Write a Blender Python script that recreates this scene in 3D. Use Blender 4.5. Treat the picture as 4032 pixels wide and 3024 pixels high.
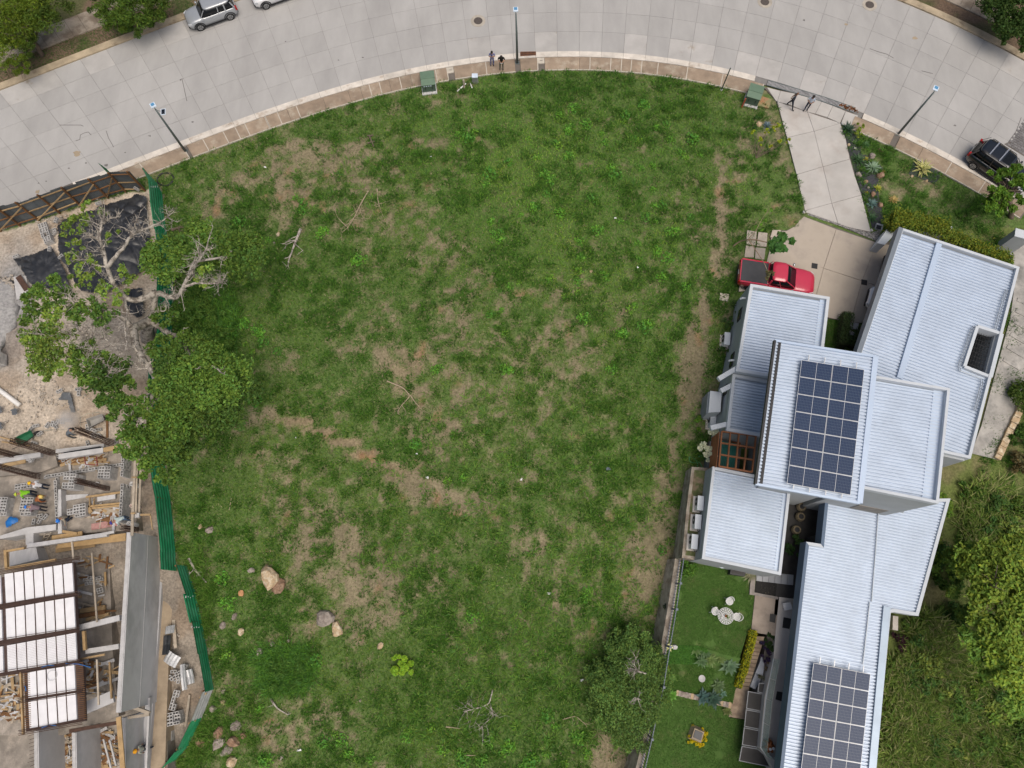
import bpy, math, random
import numpy as np
from mathutils import Vector, Matrix, Euler
random.seed(7); RNG = np.random.default_rng(7)
R = math.radians
scene = bpy.context.scene
for o in list(bpy.data.objects): bpy.data.objects.remove(o)
COL = scene.collection
# ------------------------------------------------------------ camera, sky, sun, exposure
F, TILT, H = 2800.0, R(16.68), 47.0
cam_d = bpy.data.cameras.new('camera'); cam = bpy.data.objects.new('camera', cam_d); COL.objects.link(cam)
cam.location = (0, 0, H); cam.rotation_euler = (TILT, 0, 0)
cam_d.sensor_width = 36; cam_d.lens = 36 * F / 4032; cam_d.clip_end = 6000; cam_d.clip_start = 0.5
scene.camera = cam
SUN_EL, SUN_AZ = 68, 150      # degrees; azimuth clockwise from +Y
w = bpy.data.worlds.new('World'); scene.world = w; w.use_nodes = True
nt = w.node_tree; bg = nt.nodes['Background']
sky = nt.nodes.new('ShaderNodeTexSky'); sky.sky_type = 'NISHITA'; sky.sun_disc = False
sky.sun_elevation = R(SUN_EL); sky.sun_rotation = R(SUN_AZ); sky.air_density = 1.0; sky.dust_density = 7.0; sky.ozone_density = 1.0; sky.altitude = 0
nt.links.new(sky.outputs[0], bg.inputs[0]); bg.inputs[1].default_value = 0.085
sl = bpy.data.lights.new('sun', 'SUN'); so = bpy.data.objects.new('sun', sl); COL.objects.link(so)
sl.energy = 1.8; sl.angle = R(50); sl.color = (1.0, 0.93, 0.84)
so.rotation_euler = Euler((R(90 - SUN_EL), 0, R(180 - SUN_AZ)), 'XYZ'); so.location = (0, 0, 80)
vs = scene.view_settings; vs.view_transform = 'Standard'; vs.look = 'None'; vs.exposure = 0.15; vs.gamma = 1; vs.use_curve_mapping = False
scene.cycles.volume_bounces = 3; scene.cycles.use_denoising = True; scene.cycles.max_bounces = 6; scene.cycles.transparent_max_bounces = 6

# ------------------------------------------------------------ picture point -> place on a level
ST, CT = math.sin(TILT), math.cos(TILT)
def un(uv, z=0.0):
    cx, cy = uv[0] - 2016, uv[1] - 1512
    rx, ry, rz = cx, -cy * CT + F * ST, -cy * ST - F * CT
    s = (z - H) / rz
    return Vector((rx * s, ry * s, z))
def crop(x0, y0, wd=1100, W=2212):
    k = wd / W
    return lambda x, y: (x0 + x * k, y0 + y * k)
D = crop(0, 0, 4032)
R1, R2, R3, R4 = crop(0, 0), crop(1000, 0), crop(2000, 0), crop(2932, 0)
R5, R6, R7, R8 = crop(0, 650), crop(0, 1350), crop(0, 2199), crop(2700, 800)
S1, S2, S3, S4 = crop(2700, 1500), crop(2300, 2199), crop(2932, 2199), crop(2932, 800)
S5, S6, S7, S8 = crop(1000, 2199, 1400), crop(1000, 1200, 1400), crop(600, 300, 1400), crop(1800, 250, 1400)
T1, T2, T3 = crop(0, 1750, 560), crop(0, 2080, 560), crop(0, 2604, 560)
T4, T5, T6, T7, T8 = crop(3500, 900, 532, 2206), crop(3300, 450, 500), crop(2600, 2500, 560), crop(1850, 150, 300), crop(3040, 300, 300)

def sstep(a, b, x):
    t = np.clip((x - a) / (b - a), 0, 1); return t * t * (3 - 2 * t)
GY = [-1500, -40, -10.7, -3.3, 8.6, 15.5, 19.0, 24, 2000]; GZ = [-9, -8, -4.8, -3.6, -1.4, -0.25, -0.03, 0, 0]
BA, BB = un(D(500, 880), -1), un(D(885, 1035), -1.4)
_bd = (BB - BA).to_2d(); _bl = _bd.length; _bd.normalize(); _bn = Vector((-_bd.y, _bd.x)) * -1   # towards lower left
def G(x, y):
    x = np.asarray(x, float); y = np.asarray(y, float)
    z = np.interp(y, GY, GZ)
    d = (x - BA.x) * _bn.x + (y - BA.y) * _bn.y; s = ((x - BA.x) * _bd.x + (y - BA.y) * _bd.y) / _bl
    z = z - 0.75 * sstep(-0.2, 1.0, d) * sstep(1.6, 0.9, s) * (1 - sstep(3, 9, d)) * sstep(-0.5, 0, s)
    z = z + 0.10 * (np.sin(x * .7 + y * .3) * np.sin(y * .55 - x * .2)) * sstep(36, 30, y)
    return z
def g1(x, y): return float(G(x, y))
def gp(uv, dz=0.0):
    z = 0.0
    for _ in range(8):
        p = un(uv, z); z = g1(p.x, p.y)
    p = un(uv, z); p.z += dz
    return p

def vnoise(x, y, sc, seed=0):
    x = np.asarray(x, float) / sc + 1000.3 + seed * 17.7; y = np.asarray(y, float) / sc + 1000.7 + seed * 9.1
    xi, yi = np.floor(x).astype(np.int64), np.floor(y).astype(np.int64); fx, fy = x - xi, y - yi
    fx = fx * fx * (3 - 2 * fx); fy = fy * fy * (3 - 2 * fy)
    def h(a, b):
        n = (a * 374761393 + b * 668265263 + seed * 1442695) & 0x7fffffff
        n = ((n ^ (n >> 13)) * 1274126177) & 0x7fffffff
        return ((n ^ (n >> 16)) & 0xffff) / 65535.0
    return (h(xi, yi) * (1 - fx) + h(xi + 1, yi) * fx) * (1 - fy) + (h(xi, yi + 1) * (1 - fx) + h(xi + 1, yi + 1) * fx) * fy
def fbm(x, y, sc, o=4, seed=0):
    t = 0; a = 1; n = 0
    for k in range(o): t = t + a * vnoise(x, y, sc / 2 ** k, seed + k); n += a; a *= .55
    return t / n
def inpoly(x, y, poly):
    x = np.asarray(x, float); y = np.asarray(y, float); r = np.zeros(x.shape, bool); n = len(poly)
    for i in range(n):
        (x1, y1), (x2, y2) = poly[i][:2], poly[(i + 1) % n][:2]
        if y1 == y2: continue
        c = ((y1 > y) != (y2 > y)) & (x < (x2 - x1) * (y - y1) / (y2 - y1) + x1); r ^= c
    return r
def xy(p): return (p.x, p.y)

# ------------------------------------------------------------ materials
MATS = {}
def mat(name, c, rough=.8, v=.18, sc=1.5, c2=None, sc2=.6, th=(.45, .62), bump=0., bs=25., metal=0., spec=.4, rnd=0., coat=0., stretch=None, alpha=1., trans=0., det=6):
    if name in MATS: return MATS[name]
    m = bpy.data.materials.new(name); m.use_nodes = True; t = m.node_tree; N = t.nodes; L = t.links; p = N['Principled BSDF']
    p.inputs['Roughness'].default_value = rough; p.inputs['Metallic'].default_value = metal
    p.inputs['Specular IOR Level'].default_value = spec; p.inputs['Coat Weight'].default_value = coat; p.inputs['Coat Roughness'].default_value = .08
    p.inputs['Alpha'].default_value = alpha; p.inputs['Transmission Weight'].default_value = trans
    geo = N.new('ShaderNodeNewGeometry'); src = geo.outputs['Position']
    if stretch:
        mp = N.new('ShaderNodeMapping'); mp.inputs['Scale'].default_value = stretch[:3]; mp.inputs['Rotation'].default_value = (0, 0, stretch[3]); L.new(src, mp.inputs[0]); src = mp.outputs[0]
    n1 = N.new('ShaderNodeTexNoise'); n1.inputs['Scale'].default_value = sc; n1.inputs['Detail'].default_value = det; n1.inputs['Roughness'].default_value = .62; L.new(src, n1.inputs['Vector'])
    mr = N.new('ShaderNodeMapRange'); mr.inputs[1].default_value = .28; mr.inputs[2].default_value = .72; mr.inputs[3].default_value = 1 - v; mr.inputs[4].default_value = 1 + v; L.new(n1.outputs[0], mr.inputs[0])
    val = mr.outputs[0]
    if rnd:
        oi = N.new('ShaderNodeObjectInfo'); m2 = N.new('ShaderNodeMapRange'); m2.inputs[3].default_value = 1 - rnd; m2.inputs[4].default_value = 1 + rnd; L.new(oi.outputs['Random'], m2.inputs[0])
        mu = N.new('ShaderNodeMath'); mu.operation = 'MULTIPLY'; L.new(val, mu.inputs[0]); L.new(m2.outputs[0], mu.inputs[1]); val = mu.outputs[0]
    base = N.new('ShaderNodeRGB'); base.outputs[0].default_value = (*c, 1); cs = base.outputs[0]
    if c2:
        n2 = N.new('ShaderNodeTexNoise'); n2.inputs['Scale'].default_value = sc2; n2.inputs['Detail'].default_value = 8; n2.inputs['Roughness'].default_value = .65; L.new(src, n2.inputs['Vector'])
        m3 = N.new('ShaderNodeMapRange'); m3.interpolation_type = 'SMOOTHSTEP'; m3.inputs[1].default_value = th[0]; m3.inputs[2].default_value = th[1]; L.new(n2.outputs[0], m3.inputs[0])
        mx = N.new('ShaderNodeMix'); mx.data_type = 'RGBA'; L.new(m3.outputs[0], mx.inputs[0]); L.new(cs, mx.inputs[6]); mx.inputs[7].default_value = (*c2, 1); cs = mx.outputs[2]
    vm = N.new('ShaderNodeVectorMath'); vm.operation = 'SCALE'; L.new(cs, vm.inputs[0]); L.new(val, vm.inputs['Scale']); L.new(vm.outputs[0], p.inputs['Base Color'])
    if bump:
        n4 = N.new('ShaderNodeTexNoise'); n4.inputs['Scale'].default_value = bs; n4.inputs['Detail'].default_value = 5; L.new(src, n4.inputs['Vector'])
        b = N.new('ShaderNodeBump'); b.inputs['Strength'].default_value = bump; b.inputs['Distance'].default_value = .05; L.new(n4.outputs[0], b.inputs['Height']); L.new(b.outputs[0], p.inputs['Normal'])
    MATS[name] = m; return m
def colmat(name, rough=.65, transl=.25, v=.15, sc=8):
    """colour from the mesh's own 'Col' attribute (the leaf's own colour)"""
    if name in MATS: return MATS[name]
    m = bpy.data.materials.new(name); m.use_nodes = True; t = m.node_tree; N = t.nodes; L = t.links; p = N['Principled BSDF']; out = N['Material Output']
    p.inputs['Roughness'].default_value = rough; p.inputs['Specular IOR Level'].default_value = .25
    a = N.new('ShaderNodeAttribute'); a.attribute_name = 'Col'
    L.new(a.outputs[0], p.inputs['Base Color'])
    if transl:
        tr = N.new('ShaderNodeBsdfTranslucent'); L.new(a.outputs[0], tr.inputs[0]); mx = N.new('ShaderNodeMixShader'); mx.inputs[0].default_value = transl
        L.new(p.outputs[0], mx.inputs[1]); L.new(tr.outputs[0], mx.inputs[2]); L.new(mx.outputs[0], out.inputs[0])
    MATS[name] = m; return m
LEAF = colmat('leaf'); PETAL = colmat('grass_blade', .7, .2)

# ------------------------------------------------------------ mesh builder
class MB:
    def __init__(s): s.v, s.f, s.m = [], [], []
    def add(s, vs_, fs, m=0):
        o = len(s.v); s.v += [tuple(q) for q in vs_]; s.f += [tuple(i + o for i in f) for f in fs]; s.m += [m] * len(fs); return s
    def box(s, c, size, rz=0, m=0, rot=None):
        hx, hy, hz = [q / 2 for q in size]; M = rot if rot is not None else Matrix.Rotation(rz, 3, 'Z'); c = Vector(c)
        vs_ = [c + M @ Vector((x, y, z)) for z in (-hz, hz) for (x, y) in ((-hx, -hy), (hx, -hy), (hx, hy), (-hx, hy))]
        return s.add(vs_, [(3, 2, 1, 0), (4, 5, 6, 7), (0, 1, 5, 4), (1, 2, 6, 5), (2, 3, 7, 6), (3, 0, 4, 7)], m)
    def beam(s, a, b, w_, h_=None, m=0):
        a, b = Vector(a), Vector(b); h_ = h_ or w_; d = b - a
        if d.length < 1e-5: return s
        q = d.to_track_quat('X', 'Z').to_matrix(); return s.box((a + b) / 2, (d.length, w_, h_), rot=q, m=m)
    def prism(s, poly, z0, z1, m=0, mt=None):
        n = len(poly); P = [(p[0], p[1]) for p in poly]
        ar = sum(P[i][0] * P[(i + 1) % n][1] - P[(i + 1) % n][0] * P[i][1] for i in range(n))
        if ar < 0: P = P[::-1]
        Z0 = z0 if callable(z0) else (lambda x, y: z0); Z1 = z1 if callable(z1) else (lambda x, y: z1)
        vs_ = [(x, y, Z0(x, y)) for x, y in P] + [(x, y, Z1(x, y)) for x, y in P]
        o = len(s.v); s.add(vs_, [tuple(range(n - 1, -1, -1))] + [(i, (i + 1) % n, (i + 1) % n + n, i + n) for i in range(n)], m)
        s.add([], []); s.f.append(tuple(range(o + n, o + 2 * n))); s.m.append(m if mt is None else mt); return s
    def tube(s, path, rad, n=6, m=0, cap=True):
        path = [Vector(p) for p in path]; k = len(path); rs = rad if isinstance(rad, (list, tuple)) else [rad] * k
        vs_ = []; up = Vector((0.13, 0.31, 0.94))
        for i, p in enumerate(path):
            d = (path[min(i + 1, k - 1)] - path[max(i - 1, 0)])
            if d.length < 1e-6: d = Vector((0, 0, 1))
            d.normalize(); a = d.cross(up if abs(d.dot(up)) < .95 else Vector((1, 0, 0))).normalized(); b = d.cross(a)
            vs_ += [p + (a * math.cos(2 * math.pi * j / n) + b * math.sin(2 * math.pi * j / n)) * rs[i] for j in range(n)]
        fs = [(i * n + j, i * n + (j + 1) % n, (i + 1) * n + (j + 1) % n, (i + 1) * n + j) for i in range(k - 1) for j in range(n)]
        if cap: fs += [tuple(range(n - 1, -1, -1)), tuple((k - 1) * n + j for j in range(n))]
        return s.add(vs_, fs, m)
    def ball(s, c, r, n=8, k=5, m=0):
        r = r if isinstance(r, (tuple, list)) else (r, r, r); c = Vector(c); vs_ = [c + Vector((0, 0, -r[2]))]
        for i in range(1, k):
            a = -math.pi / 2 + math.pi * i / k
            vs_ += [c + Vector((r[0] * math.cos(a) * math.cos(2 * math.pi * j / n), r[1] * math.cos(a) * math.sin(2 * math.pi * j / n), r[2] * math.sin(a))) for j in range(n)]
        vs_.append(c + Vector((0, 0, r[2]))); L = len(vs_) - 1
        fs = [(0, 1 + (j + 1) % n, 1 + j) for j in range(n)]
        for i in range(k - 2): fs += [(1 + i * n + j, 1 + i * n + (j + 1) % n, 1 + (i + 1) * n + (j + 1) % n, 1 + (i + 1) * n + j) for j in range(n)]
        fs += [(L, 1 + (k - 2) * n + j, 1 + (k - 2) * n + (j + 1) % n) for j in range(n)]
        return s.add(vs_, fs, m)
    def loft(s, rings, m=0, caps=True):
        n = len(rings[0]); vs_ = [p for r_ in rings for p in r_]
        fs = [(i * n + j, i * n + (j + 1) % n, (i + 1) * n + (j + 1) % n, (i + 1) * n + j) for i in range(len(rings) - 1) for j in range(n)]
        if caps: fs += [tuple(range(n - 1, -1, -1)), tuple((len(rings) - 1) * n + j for j in range(n))]
        return s.add(vs_, fs, m)
    def build(s, name, mats, parent=None, smooth=False):
        if not isinstance(mats, (list, tuple)): mats = [mats]
        me = bpy.data.meshes.new(name); off = parent_off(parent)
        me.from_pydata([(x - off[0], y - off[1], z - off[2]) for x, y, z in s.v], [], s.f)
        for q in mats: me.materials.append(q)
        if len(mats) > 1: me.polygons.foreach_set('material_index', s.m)
        if smooth: me.polygons.foreach_set('use_smooth', [True] * len(s.f))
        me.update(); o = bpy.data.objects.new(name, me); COL.objects.link(o)
        if parent: o.parent = parent
        return o
def parent_off(p):
    off = Vector((0, 0, 0))
    while p: off += p.location; p = p.parent
    return off
def tag(o, label=None, cat=None, group=None, kind=None):
    if label: o['label'] = label
    if cat: o['category'] = cat
    if group: o['group'] = group
    if kind: o['kind'] = kind
    return o
def thing(name, label, cat, loc=(0, 0, 0), group=None):
    o = bpy.data.objects.new(name, None); o.empty_display_size = .2; COL.objects.link(o); o.location = loc
    return tag(o, label, cat, group)
def struct(name, o_=None): return tag(o_, kind='structure')
def copy_tree(o, parent=None):
    c = o.copy(); COL.objects.link(c); c.parent = parent
    for ch in o.children: copy_tree(ch, c)
    return c
def raw_mesh(name, V, Fc, mats, col=None, parent=None, nper=4):
    """V (N,3), faces as (M,nper) array, col (N,3)"""
    me = bpy.data.meshes.new(name); V = np.asarray(V, np.float32) - np.array(parent_off(parent), np.float32); Fc = np.asarray(Fc, np.int32)
    me.vertices.add(len(V)); me.vertices.foreach_set('co', V.ravel())
    me.loops.add(Fc.size); me.loops.foreach_set('vertex_index', Fc.ravel())
    me.polygons.add(len(Fc)); me.polygons.foreach_set('loop_start', np.arange(0, Fc.size, nper, dtype=np.int32))
    if col is not None:
        a = me.attributes.new('Col', 'FLOAT_COLOR', 'POINT'); c4 = np.ones((len(V), 4), np.float32); c4[:, :3] = col; a.data.foreach_set('color', c4.ravel())
    for q in (mats if isinstance(mats, (list, tuple)) else [mats]): me.materials.append(q)
    me.update(calc_edges=True); me.validate(); o = bpy.data.objects.new(name, me); COL.objects.link(o)
    if parent: o.parent = parent
    return o
def unit(a): return a / (np.linalg.norm(a, axis=1, keepdims=True) + 1e-9)
def leaf_obj(name, P, size, col, parent=None, up=.6, aspect=.45, m=None, rng=RNG, point=None):
    """diamond leaf faces, one per row of P; point: preferred direction of the leaf's long axis"""
    n = len(P); d = unit(rng.normal(size=(n, 3)) + (0 if point is None else point)); nn = unit(rng.normal(size=(n, 3)) * (1 - up) + np.array([0, 0, 1.0]) * up)
    d = unit(d - nn * (d * nn).sum(1, keepdims=True)); s = np.cross(nn, d); L = np.asarray(size).reshape(-1, 1) * np.ones((n, 1))
    V = np.stack([P - d * L * .5, P + s * L * aspect * .5 - d * L * .05, P + d * L * .5 + nn * L * -.12, P - s * L * aspect * .5 - d * L * .05], 1).reshape(-1, 3)
    return raw_mesh(name, V, np.arange(4 * n).reshape(-1, 4), m or LEAF, np.repeat(col, 4, 0), parent)
def lcol(n, c, v=.25, hue=.12, rng=RNG):
    b = 1 + (rng.random((n, 1)) - .5) * 2 * v; h = (rng.random((n, 1)) - .5) * 2 * hue
    return np.clip(np.array(c) * b * np.concatenate([1 + h * 1.6, 1 + h * .2, 1 - h], 1), 0, 1)
def clumps(blobs, leaf=.2, k=9, dens=1.0, rng=RNG, flat=.75):
    """leaf positions spread through sub-clumps near the surface of each blob (x,y,z,r,n)"""
    out = []
    for (x, y, z, r, n) in blobs:
        n = int(n * dens); kk = max(4, int(k * r * r)); dv = unit(rng.normal(size=(kk, 3))); dv[:, 2] = np.abs(dv[:, 2]) * 1.0 - .25
        cc = np.array([x, y, z]) + dv * r * (.55 + .45 * rng.random((kk, 1))) * np.array([1, 1, flat]); rr = r * (.22 + .2 * rng.random(kk))
        i = rng.integers(0, kk, n); q = unit(rng.normal(size=(n, 3))) * (rng.random((n, 1)) ** .4)
        out.append(cc[i] + q * rr[i][:, None] * np.array([1, 1, .6]))
    return np.concatenate(out)
# ------------------------------------------------------------ road curve (kerb line and far edge as radius over angle)
RC = Vector((3.406, -11.35))
def pol(p): return math.atan2(p.x - RC.x, p.y - RC.y), math.hypot(p.x - RC.x, p.y - RC.y)   # angle clockwise from +Y
def rp(th, r): return (RC.x + r * math.sin(th), RC.y + r * math.cos(th))
_near = [R1(1120,1290),R1(1460,1185),R1(2100,935),R2(100,935),R2(760,705),R2(1310,570),R2(1570,520),R2(2065,467),R3(95,465),R3(560,460),R3(900,478),R3(1240,525),R3(1600,600),R3(2025,670),R4(870,900),R4(1230,1060),R4(1700,1330),R4(1950,1480)]
_far = [R1(0,690),R1(520,500),R1(900,340),R1(1440,110),R4(1290,10),R4(1560,95),R4(1900,240),R4(2100,370)]
_n = [pol(un(p)) for p in _near] + [pol(Vector(q)) for q in ((-34, 28.9), (-40, 26.2), (-50, 21.6), (41, 25.4), (48, 19))]
_f = [pol(un(p)) for p in _far] + [pol(Vector(q)) for q in ((3.4, 53.8), (-10, 52.5), (16, 52.6), (-50, 34.0), (-60, 29.4), (47, 35.7), (56, 27))]
_pn = np.polyfit([a for a, b in _n], [b for a, b in _n], 6); _pf = np.polyfit([a for a, b in _f], [b for a, b in _f], 4)
def rn(th): return float(np.polyval(_pn, th))
def rf(th): return float(np.polyval(_pf, th))
TH = lambda uv, z=0.1: pol(un(uv, z))[0]
KW, SW = 0.62, 1.25          # kerb width, sidewalk width

# ------------------------------------------------------------ outlines on the ground
def GPL(pts): return [xy(gp(p)) for p in pts]
FENCE_UV = [R5(1245,150),R5(1285,230),R5(1300,400),R5(1330,610),R5(1352,800),R5(1378,970),R5(1372,1150),R5(1362,1350),R6(1300,250),R6(1296,600),R6(1300,900),R6(1325,1100),R6(1352,1250),R6(1372,1450),R6(1390,1659),R7(1396,95)]
FENCE2_UV = [R7(1482,62),R7(1552,285),R7(1600,500),R7(1642,740),R7(1690,1030),R7(1600,1255),R7(1490,1480),R7(1350,1650),R7(1250,1760)]
FRONT_UV = [R5(-330,600),R5(-120,560),R5(10,525),R5(312,440),R5(640,325),R5(860,262),R5(1000,215),R5(1150,205)]
SITE = [(-70, 24)] + GPL(FRONT_UV) + GPL(FENCE_UV) + GPL(FENCE2_UV) + [(-34, -20), (-70, -20)]
DRIVE = GPL([R4(150,690),R4(250,800),R4(330,1085),R4(410,1380),R4(470,1659),S4(478,75),S4(520,90),S4(740,160),S4(800,190),S4(1000,235),R4(940,1659),R4(870,1390),R4(830,1230),R4(800,1100),R4(758,985),R4(880,905),R4(700,830),R4(400,740)])
COURT = GPL([S4(470,100),R8(905,150),R8(870,180),R8(800,215),R8(690,225),R8(655,440),R8(600,800),R8(900,1000),R8(1125,912),R8(1310,945),R8(1480,960),R8(2000,900),R8(2200,420),R8(1700,290),R8(1515,305)])
GSTRIP = GPL([S4(470,60),S4(740,140),S4(1005,215),S4(1110,190),S4(1050,320),S4(465,115)])
FGARD = GPL([R4(790,1010),R4(860,1010),R4(1230,1185),R4(1950,1555),D(2212,460),D(2212,470),S4(2100,380),S4(1600,290),S4(1300,75),S4(1100,160),S4(1010,165),R4(940,1659),R4(870,1390),R4(800,1110)])
WALL_UV = [S1(20,690),S1(-40,1050),S2(720,0),S2(690,200),S2(660,400),S2(610,690)]
WALL2_UV = [S2(610,690),S2(560,1000),S2(470,1400),S2(410,1659),S2(360,1850)]
GARDEN = [xy(un(p, -2)) for p in [S1(60,690)]] + [xy(un(p, -1.5)) for p in WALL_UV[1:]] + [xy(un(p, -3)) for p in WALL2_UV[1:]] + [(21, -16), (24, -12), (20, 8), (14, 10)]
HOUSEX = GPL([R8(440,700),R8(1150,900),D(2150,560),D(2110,1000),D(2000,1400),D(1900,1700),D(1680,1700),D(1700,1300),D(1500,1230),D(1520,1000)])

def blobw(x, y, lst):
    t = np.zeros_like(x)
    for (dx, dy, rx, ry, wt) in lst:
        p = gp(D(dx, dy)); sx = rx / 31.0; sy = ry / 29.0
        t += wt * np.exp(-((x - p.x) / sx) ** 2 - ((y - p.y) / sy) ** 2)
    return t
BL = [(1100,260,170,110,.35),(1320,300,200,150,.4),(1500,230,120,60,.35),(1150,180,420,26,.35),(700,270,200,28,.4),(480,350,90,30,.4),(520,500,130,60,.15),(620,640,110,110,.3),(600,880,110,60,.5),
      (760,950,130,50,.5),(470,700,70,110,.8),(1050,420,150,90,.3),(1380,560,140,120,.3),(1250,720,150,90,.15),(620,1450,75,65,.8),(870,1431,60,60,.4),(1000,1600,220,70,.6),(1240,1540,150,90,.4),
      (500,1030,60,90,.35),(800,1090,180,70,.25),(1120,1270,220,120,.15),(1400,900,100,80,.15),(470,1150,70,70,.3),(470,1330,70,110,.25),(1400,1000,70,120,.2),(720,1640,60,40,.5),(1330,1420,60,60,.4),
      (570,380,120,60,-.3),(720,330,120,40,-.35),(870,400,120,80,-.2),(640,440,60,30,-.35),(900,300,100,25,-.3),(960,230,70,40,-.2),(590,890,70,20,-.5),(655,910,40,9,-1.4),(700,932,38,9,-1.5),(745,956,38,9,-1.5),(790,981,38,9,-1.5),(830,1003,36,9,-1.4),(870,1028,36,12,-1.3),(910,1050,34,11,-1),(960,1075,34,11,-.8),(1020,1105,34,11,-.6),(1556,500,9,60,-.8),(1545,580,9,50,-.8),(1520,680,10,60,-.8),(1500,760,12,55,-.8),(1478,860,14,60,-.7),(1455,960,14,60,-.6),(1432,1070,16,60,-.6),(560,900,50,25,-.5),(920,1060,50,16,-.45),(990,1090,50,16,-.35),(950,1080,110,25,-.35),(1170,1160,80,40,-.3),
      (890,690,160,110,-.12),(880,800,60,60,-.3),(1010,820,110,110,-.08),(1040,640,90,50,-.2),(700,1130,150,90,-.3),(760,1280,130,80,-.35),(620,1390,60,40,-.3),(560,1560,70,60,-.45),(820,1330,60,50,-.3),(690,1560,60,60,-.25),
      (1415,1180,45,110,-.7),(1380,1300,40,60,-.5),(1320,1620,60,60,-.9),(1490,800,26,90,-.6),(1520,620,18,90,-.4),(1560,430,14,120,-.45),(450,450,70,30,-.35),(540,620,30,25,-.4),(500,640,40,30,-.3),(930,1230,60,40,-.2),(1250,1290,50,40,-.2),(1330,920,50,30,-.2)]
def green(x, y):
    n = fbm(x, y, 5.5, 3, 3); n1 = fbm(x, y, 1.7, 3, 7); n2 = fbm(x, y, .5, 3, 11)
    b = blobw(x, y, BL); b = np.where(b > 0, b * .55, b * 1.0)
    return np.clip(.70 + b + (n - .5) * .5 + (n1 - .5) * .6 + (n2 - .5) * 1.25, 0, 1)
def inlot(x, y):
    th = np.arctan2(x - RC.x, y - RC.y); r = np.hypot(x - RC.x, y - RC.y)
    m = (r < np.polyval(_pn, th) - SW - .02) & ~inpoly(x, y, SITE) & ~inpoly(x, y, DRIVE) & ~inpoly(x, y, COURT) & ~inpoly(x, y, GARDEN) & ~inpoly(x, y, HOUSEX) & ~inpoly(x, y, GSTRIP)
    return m

# ------------------------------------------------------------ terrain
xs = np.concatenate([[-1500, -300, -90, -60], np.arange(-48, 48.01, .2), [60, 90, 300, 1500]]); ys = np.concatenate([[-1500, -300, -60, -30], np.arange(-16, 60.01, .2), [75, 120, 400, 1800]])
X, Y = np.meshgrid(xs, ys); x, y = X.ravel(), Y.ravel(); gr = green(x, y)
th = np.arctan2(x - RC.x, y - RC.y); rr = np.hypot(x - RC.x, y - RC.y)
z = G(x, y) - .02
onroad = (rr > np.polyval(_pn, th) - .3) & (rr < np.polyval(_pf, th) + .3); z = np.where(onroad, z - .1, z)
insite = inpoly(x, y, SITE); z = z + np.where(insite, (fbm(x, y, 2.5, 4, 5) - .5) * .5 * sstep(30, 27, y), 0)
soft = inpoly(x, y, DRIVE) | inpoly(x, y, COURT); z = np.where(soft, z - .08, z)
c_d = np.array([.265, .215, .150]); c_r = np.array([.33, .195, .115]); c_t = np.array([.25, .215, .13]); c_g = np.array([.066, .168, .024]); c_l = np.array([.12, .17, .045])
q = fbm(x, y, 2.0, 3, 21)[:, None]; red = .7 * sstep(.66, .78, fbm(x, y, 1.3, 4, 31))[:, None]
red = np.clip(red + .3 * blobw(x, y, [(650,908,50,18,.7),(720,942,60,18,.9),(790,980,50,18,.9),(850,1015,40,16,.6),(640,440,40,20,.7),(880,800,40,40,.4),(1330,640,40,30,.3)])[:, None], 0, 1)
dirt = c_d * (1 - red) + c_r * red; dirt = dirt * (.8 + .45 * fbm(x, y, .6, 3, 8)[:, None])
t = sstep(.22, .80, gr)[:, None]
col = dirt * (1 - t) + (c_t * .30 + c_g * .70) * t
lite = blobw(x, y, [(1060,300,160,150,.8),(1200,480,240,160,.5),(1480,920,60,200,.5),(1420,1150,60,120,.4)])[:, None]
col = col * (1 - .35 * np.clip(lite, 0, 1)) + c_l * .35 * np.clip(lite, 0, 1) * (.6 + .6 * t)
# sand of the building site with grey gravel
sn = fbm(x, y, 1.3, 5, 41)[:, None]; sand = np.array([.47, .405, .33]) * (.62 + .7 * sn); grav = np.array([.27, .265, .26]) * (.7 + .6 * fbm(x, y, .35, 3, 2)[:, None])
gw = np.clip(blobw(x, y, [(18,640,55,110,1.3),(20,730,40,60,1)]), 0, 1)[:, None]; brn = sstep(.5, .68, fbm(x, y, 2.2, 4, 51))[:, None]
sand = sand * (1 - gw) + grav * gw; sg = sstep(11, 6, y)[:, None]; sand = sand * (1 - sg) + np.array([.27, .235, .195]) * (.55 + .9 * sn) * sg; sand = sand * (1 - .45 * brn) + np.array([.24, .17, .11]) * .45 * brn
col = col * np.array([.80, .84, .76])
col = np.where(insite[:, None], sand, col)
farside = (rr > np.polyval(_pf, th)); fs_ = np.array([.17, .12, .085]) * (.6 + .8 * q); fg = np.array([.05, .09, .02]); fm = sstep(.45, .6, fbm(x, y, 2.4, 3, 61))[:, None]
col = np.where(farside[:, None], fs_ * (1 - fm * .6) + fg * fm * .6, col)
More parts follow.
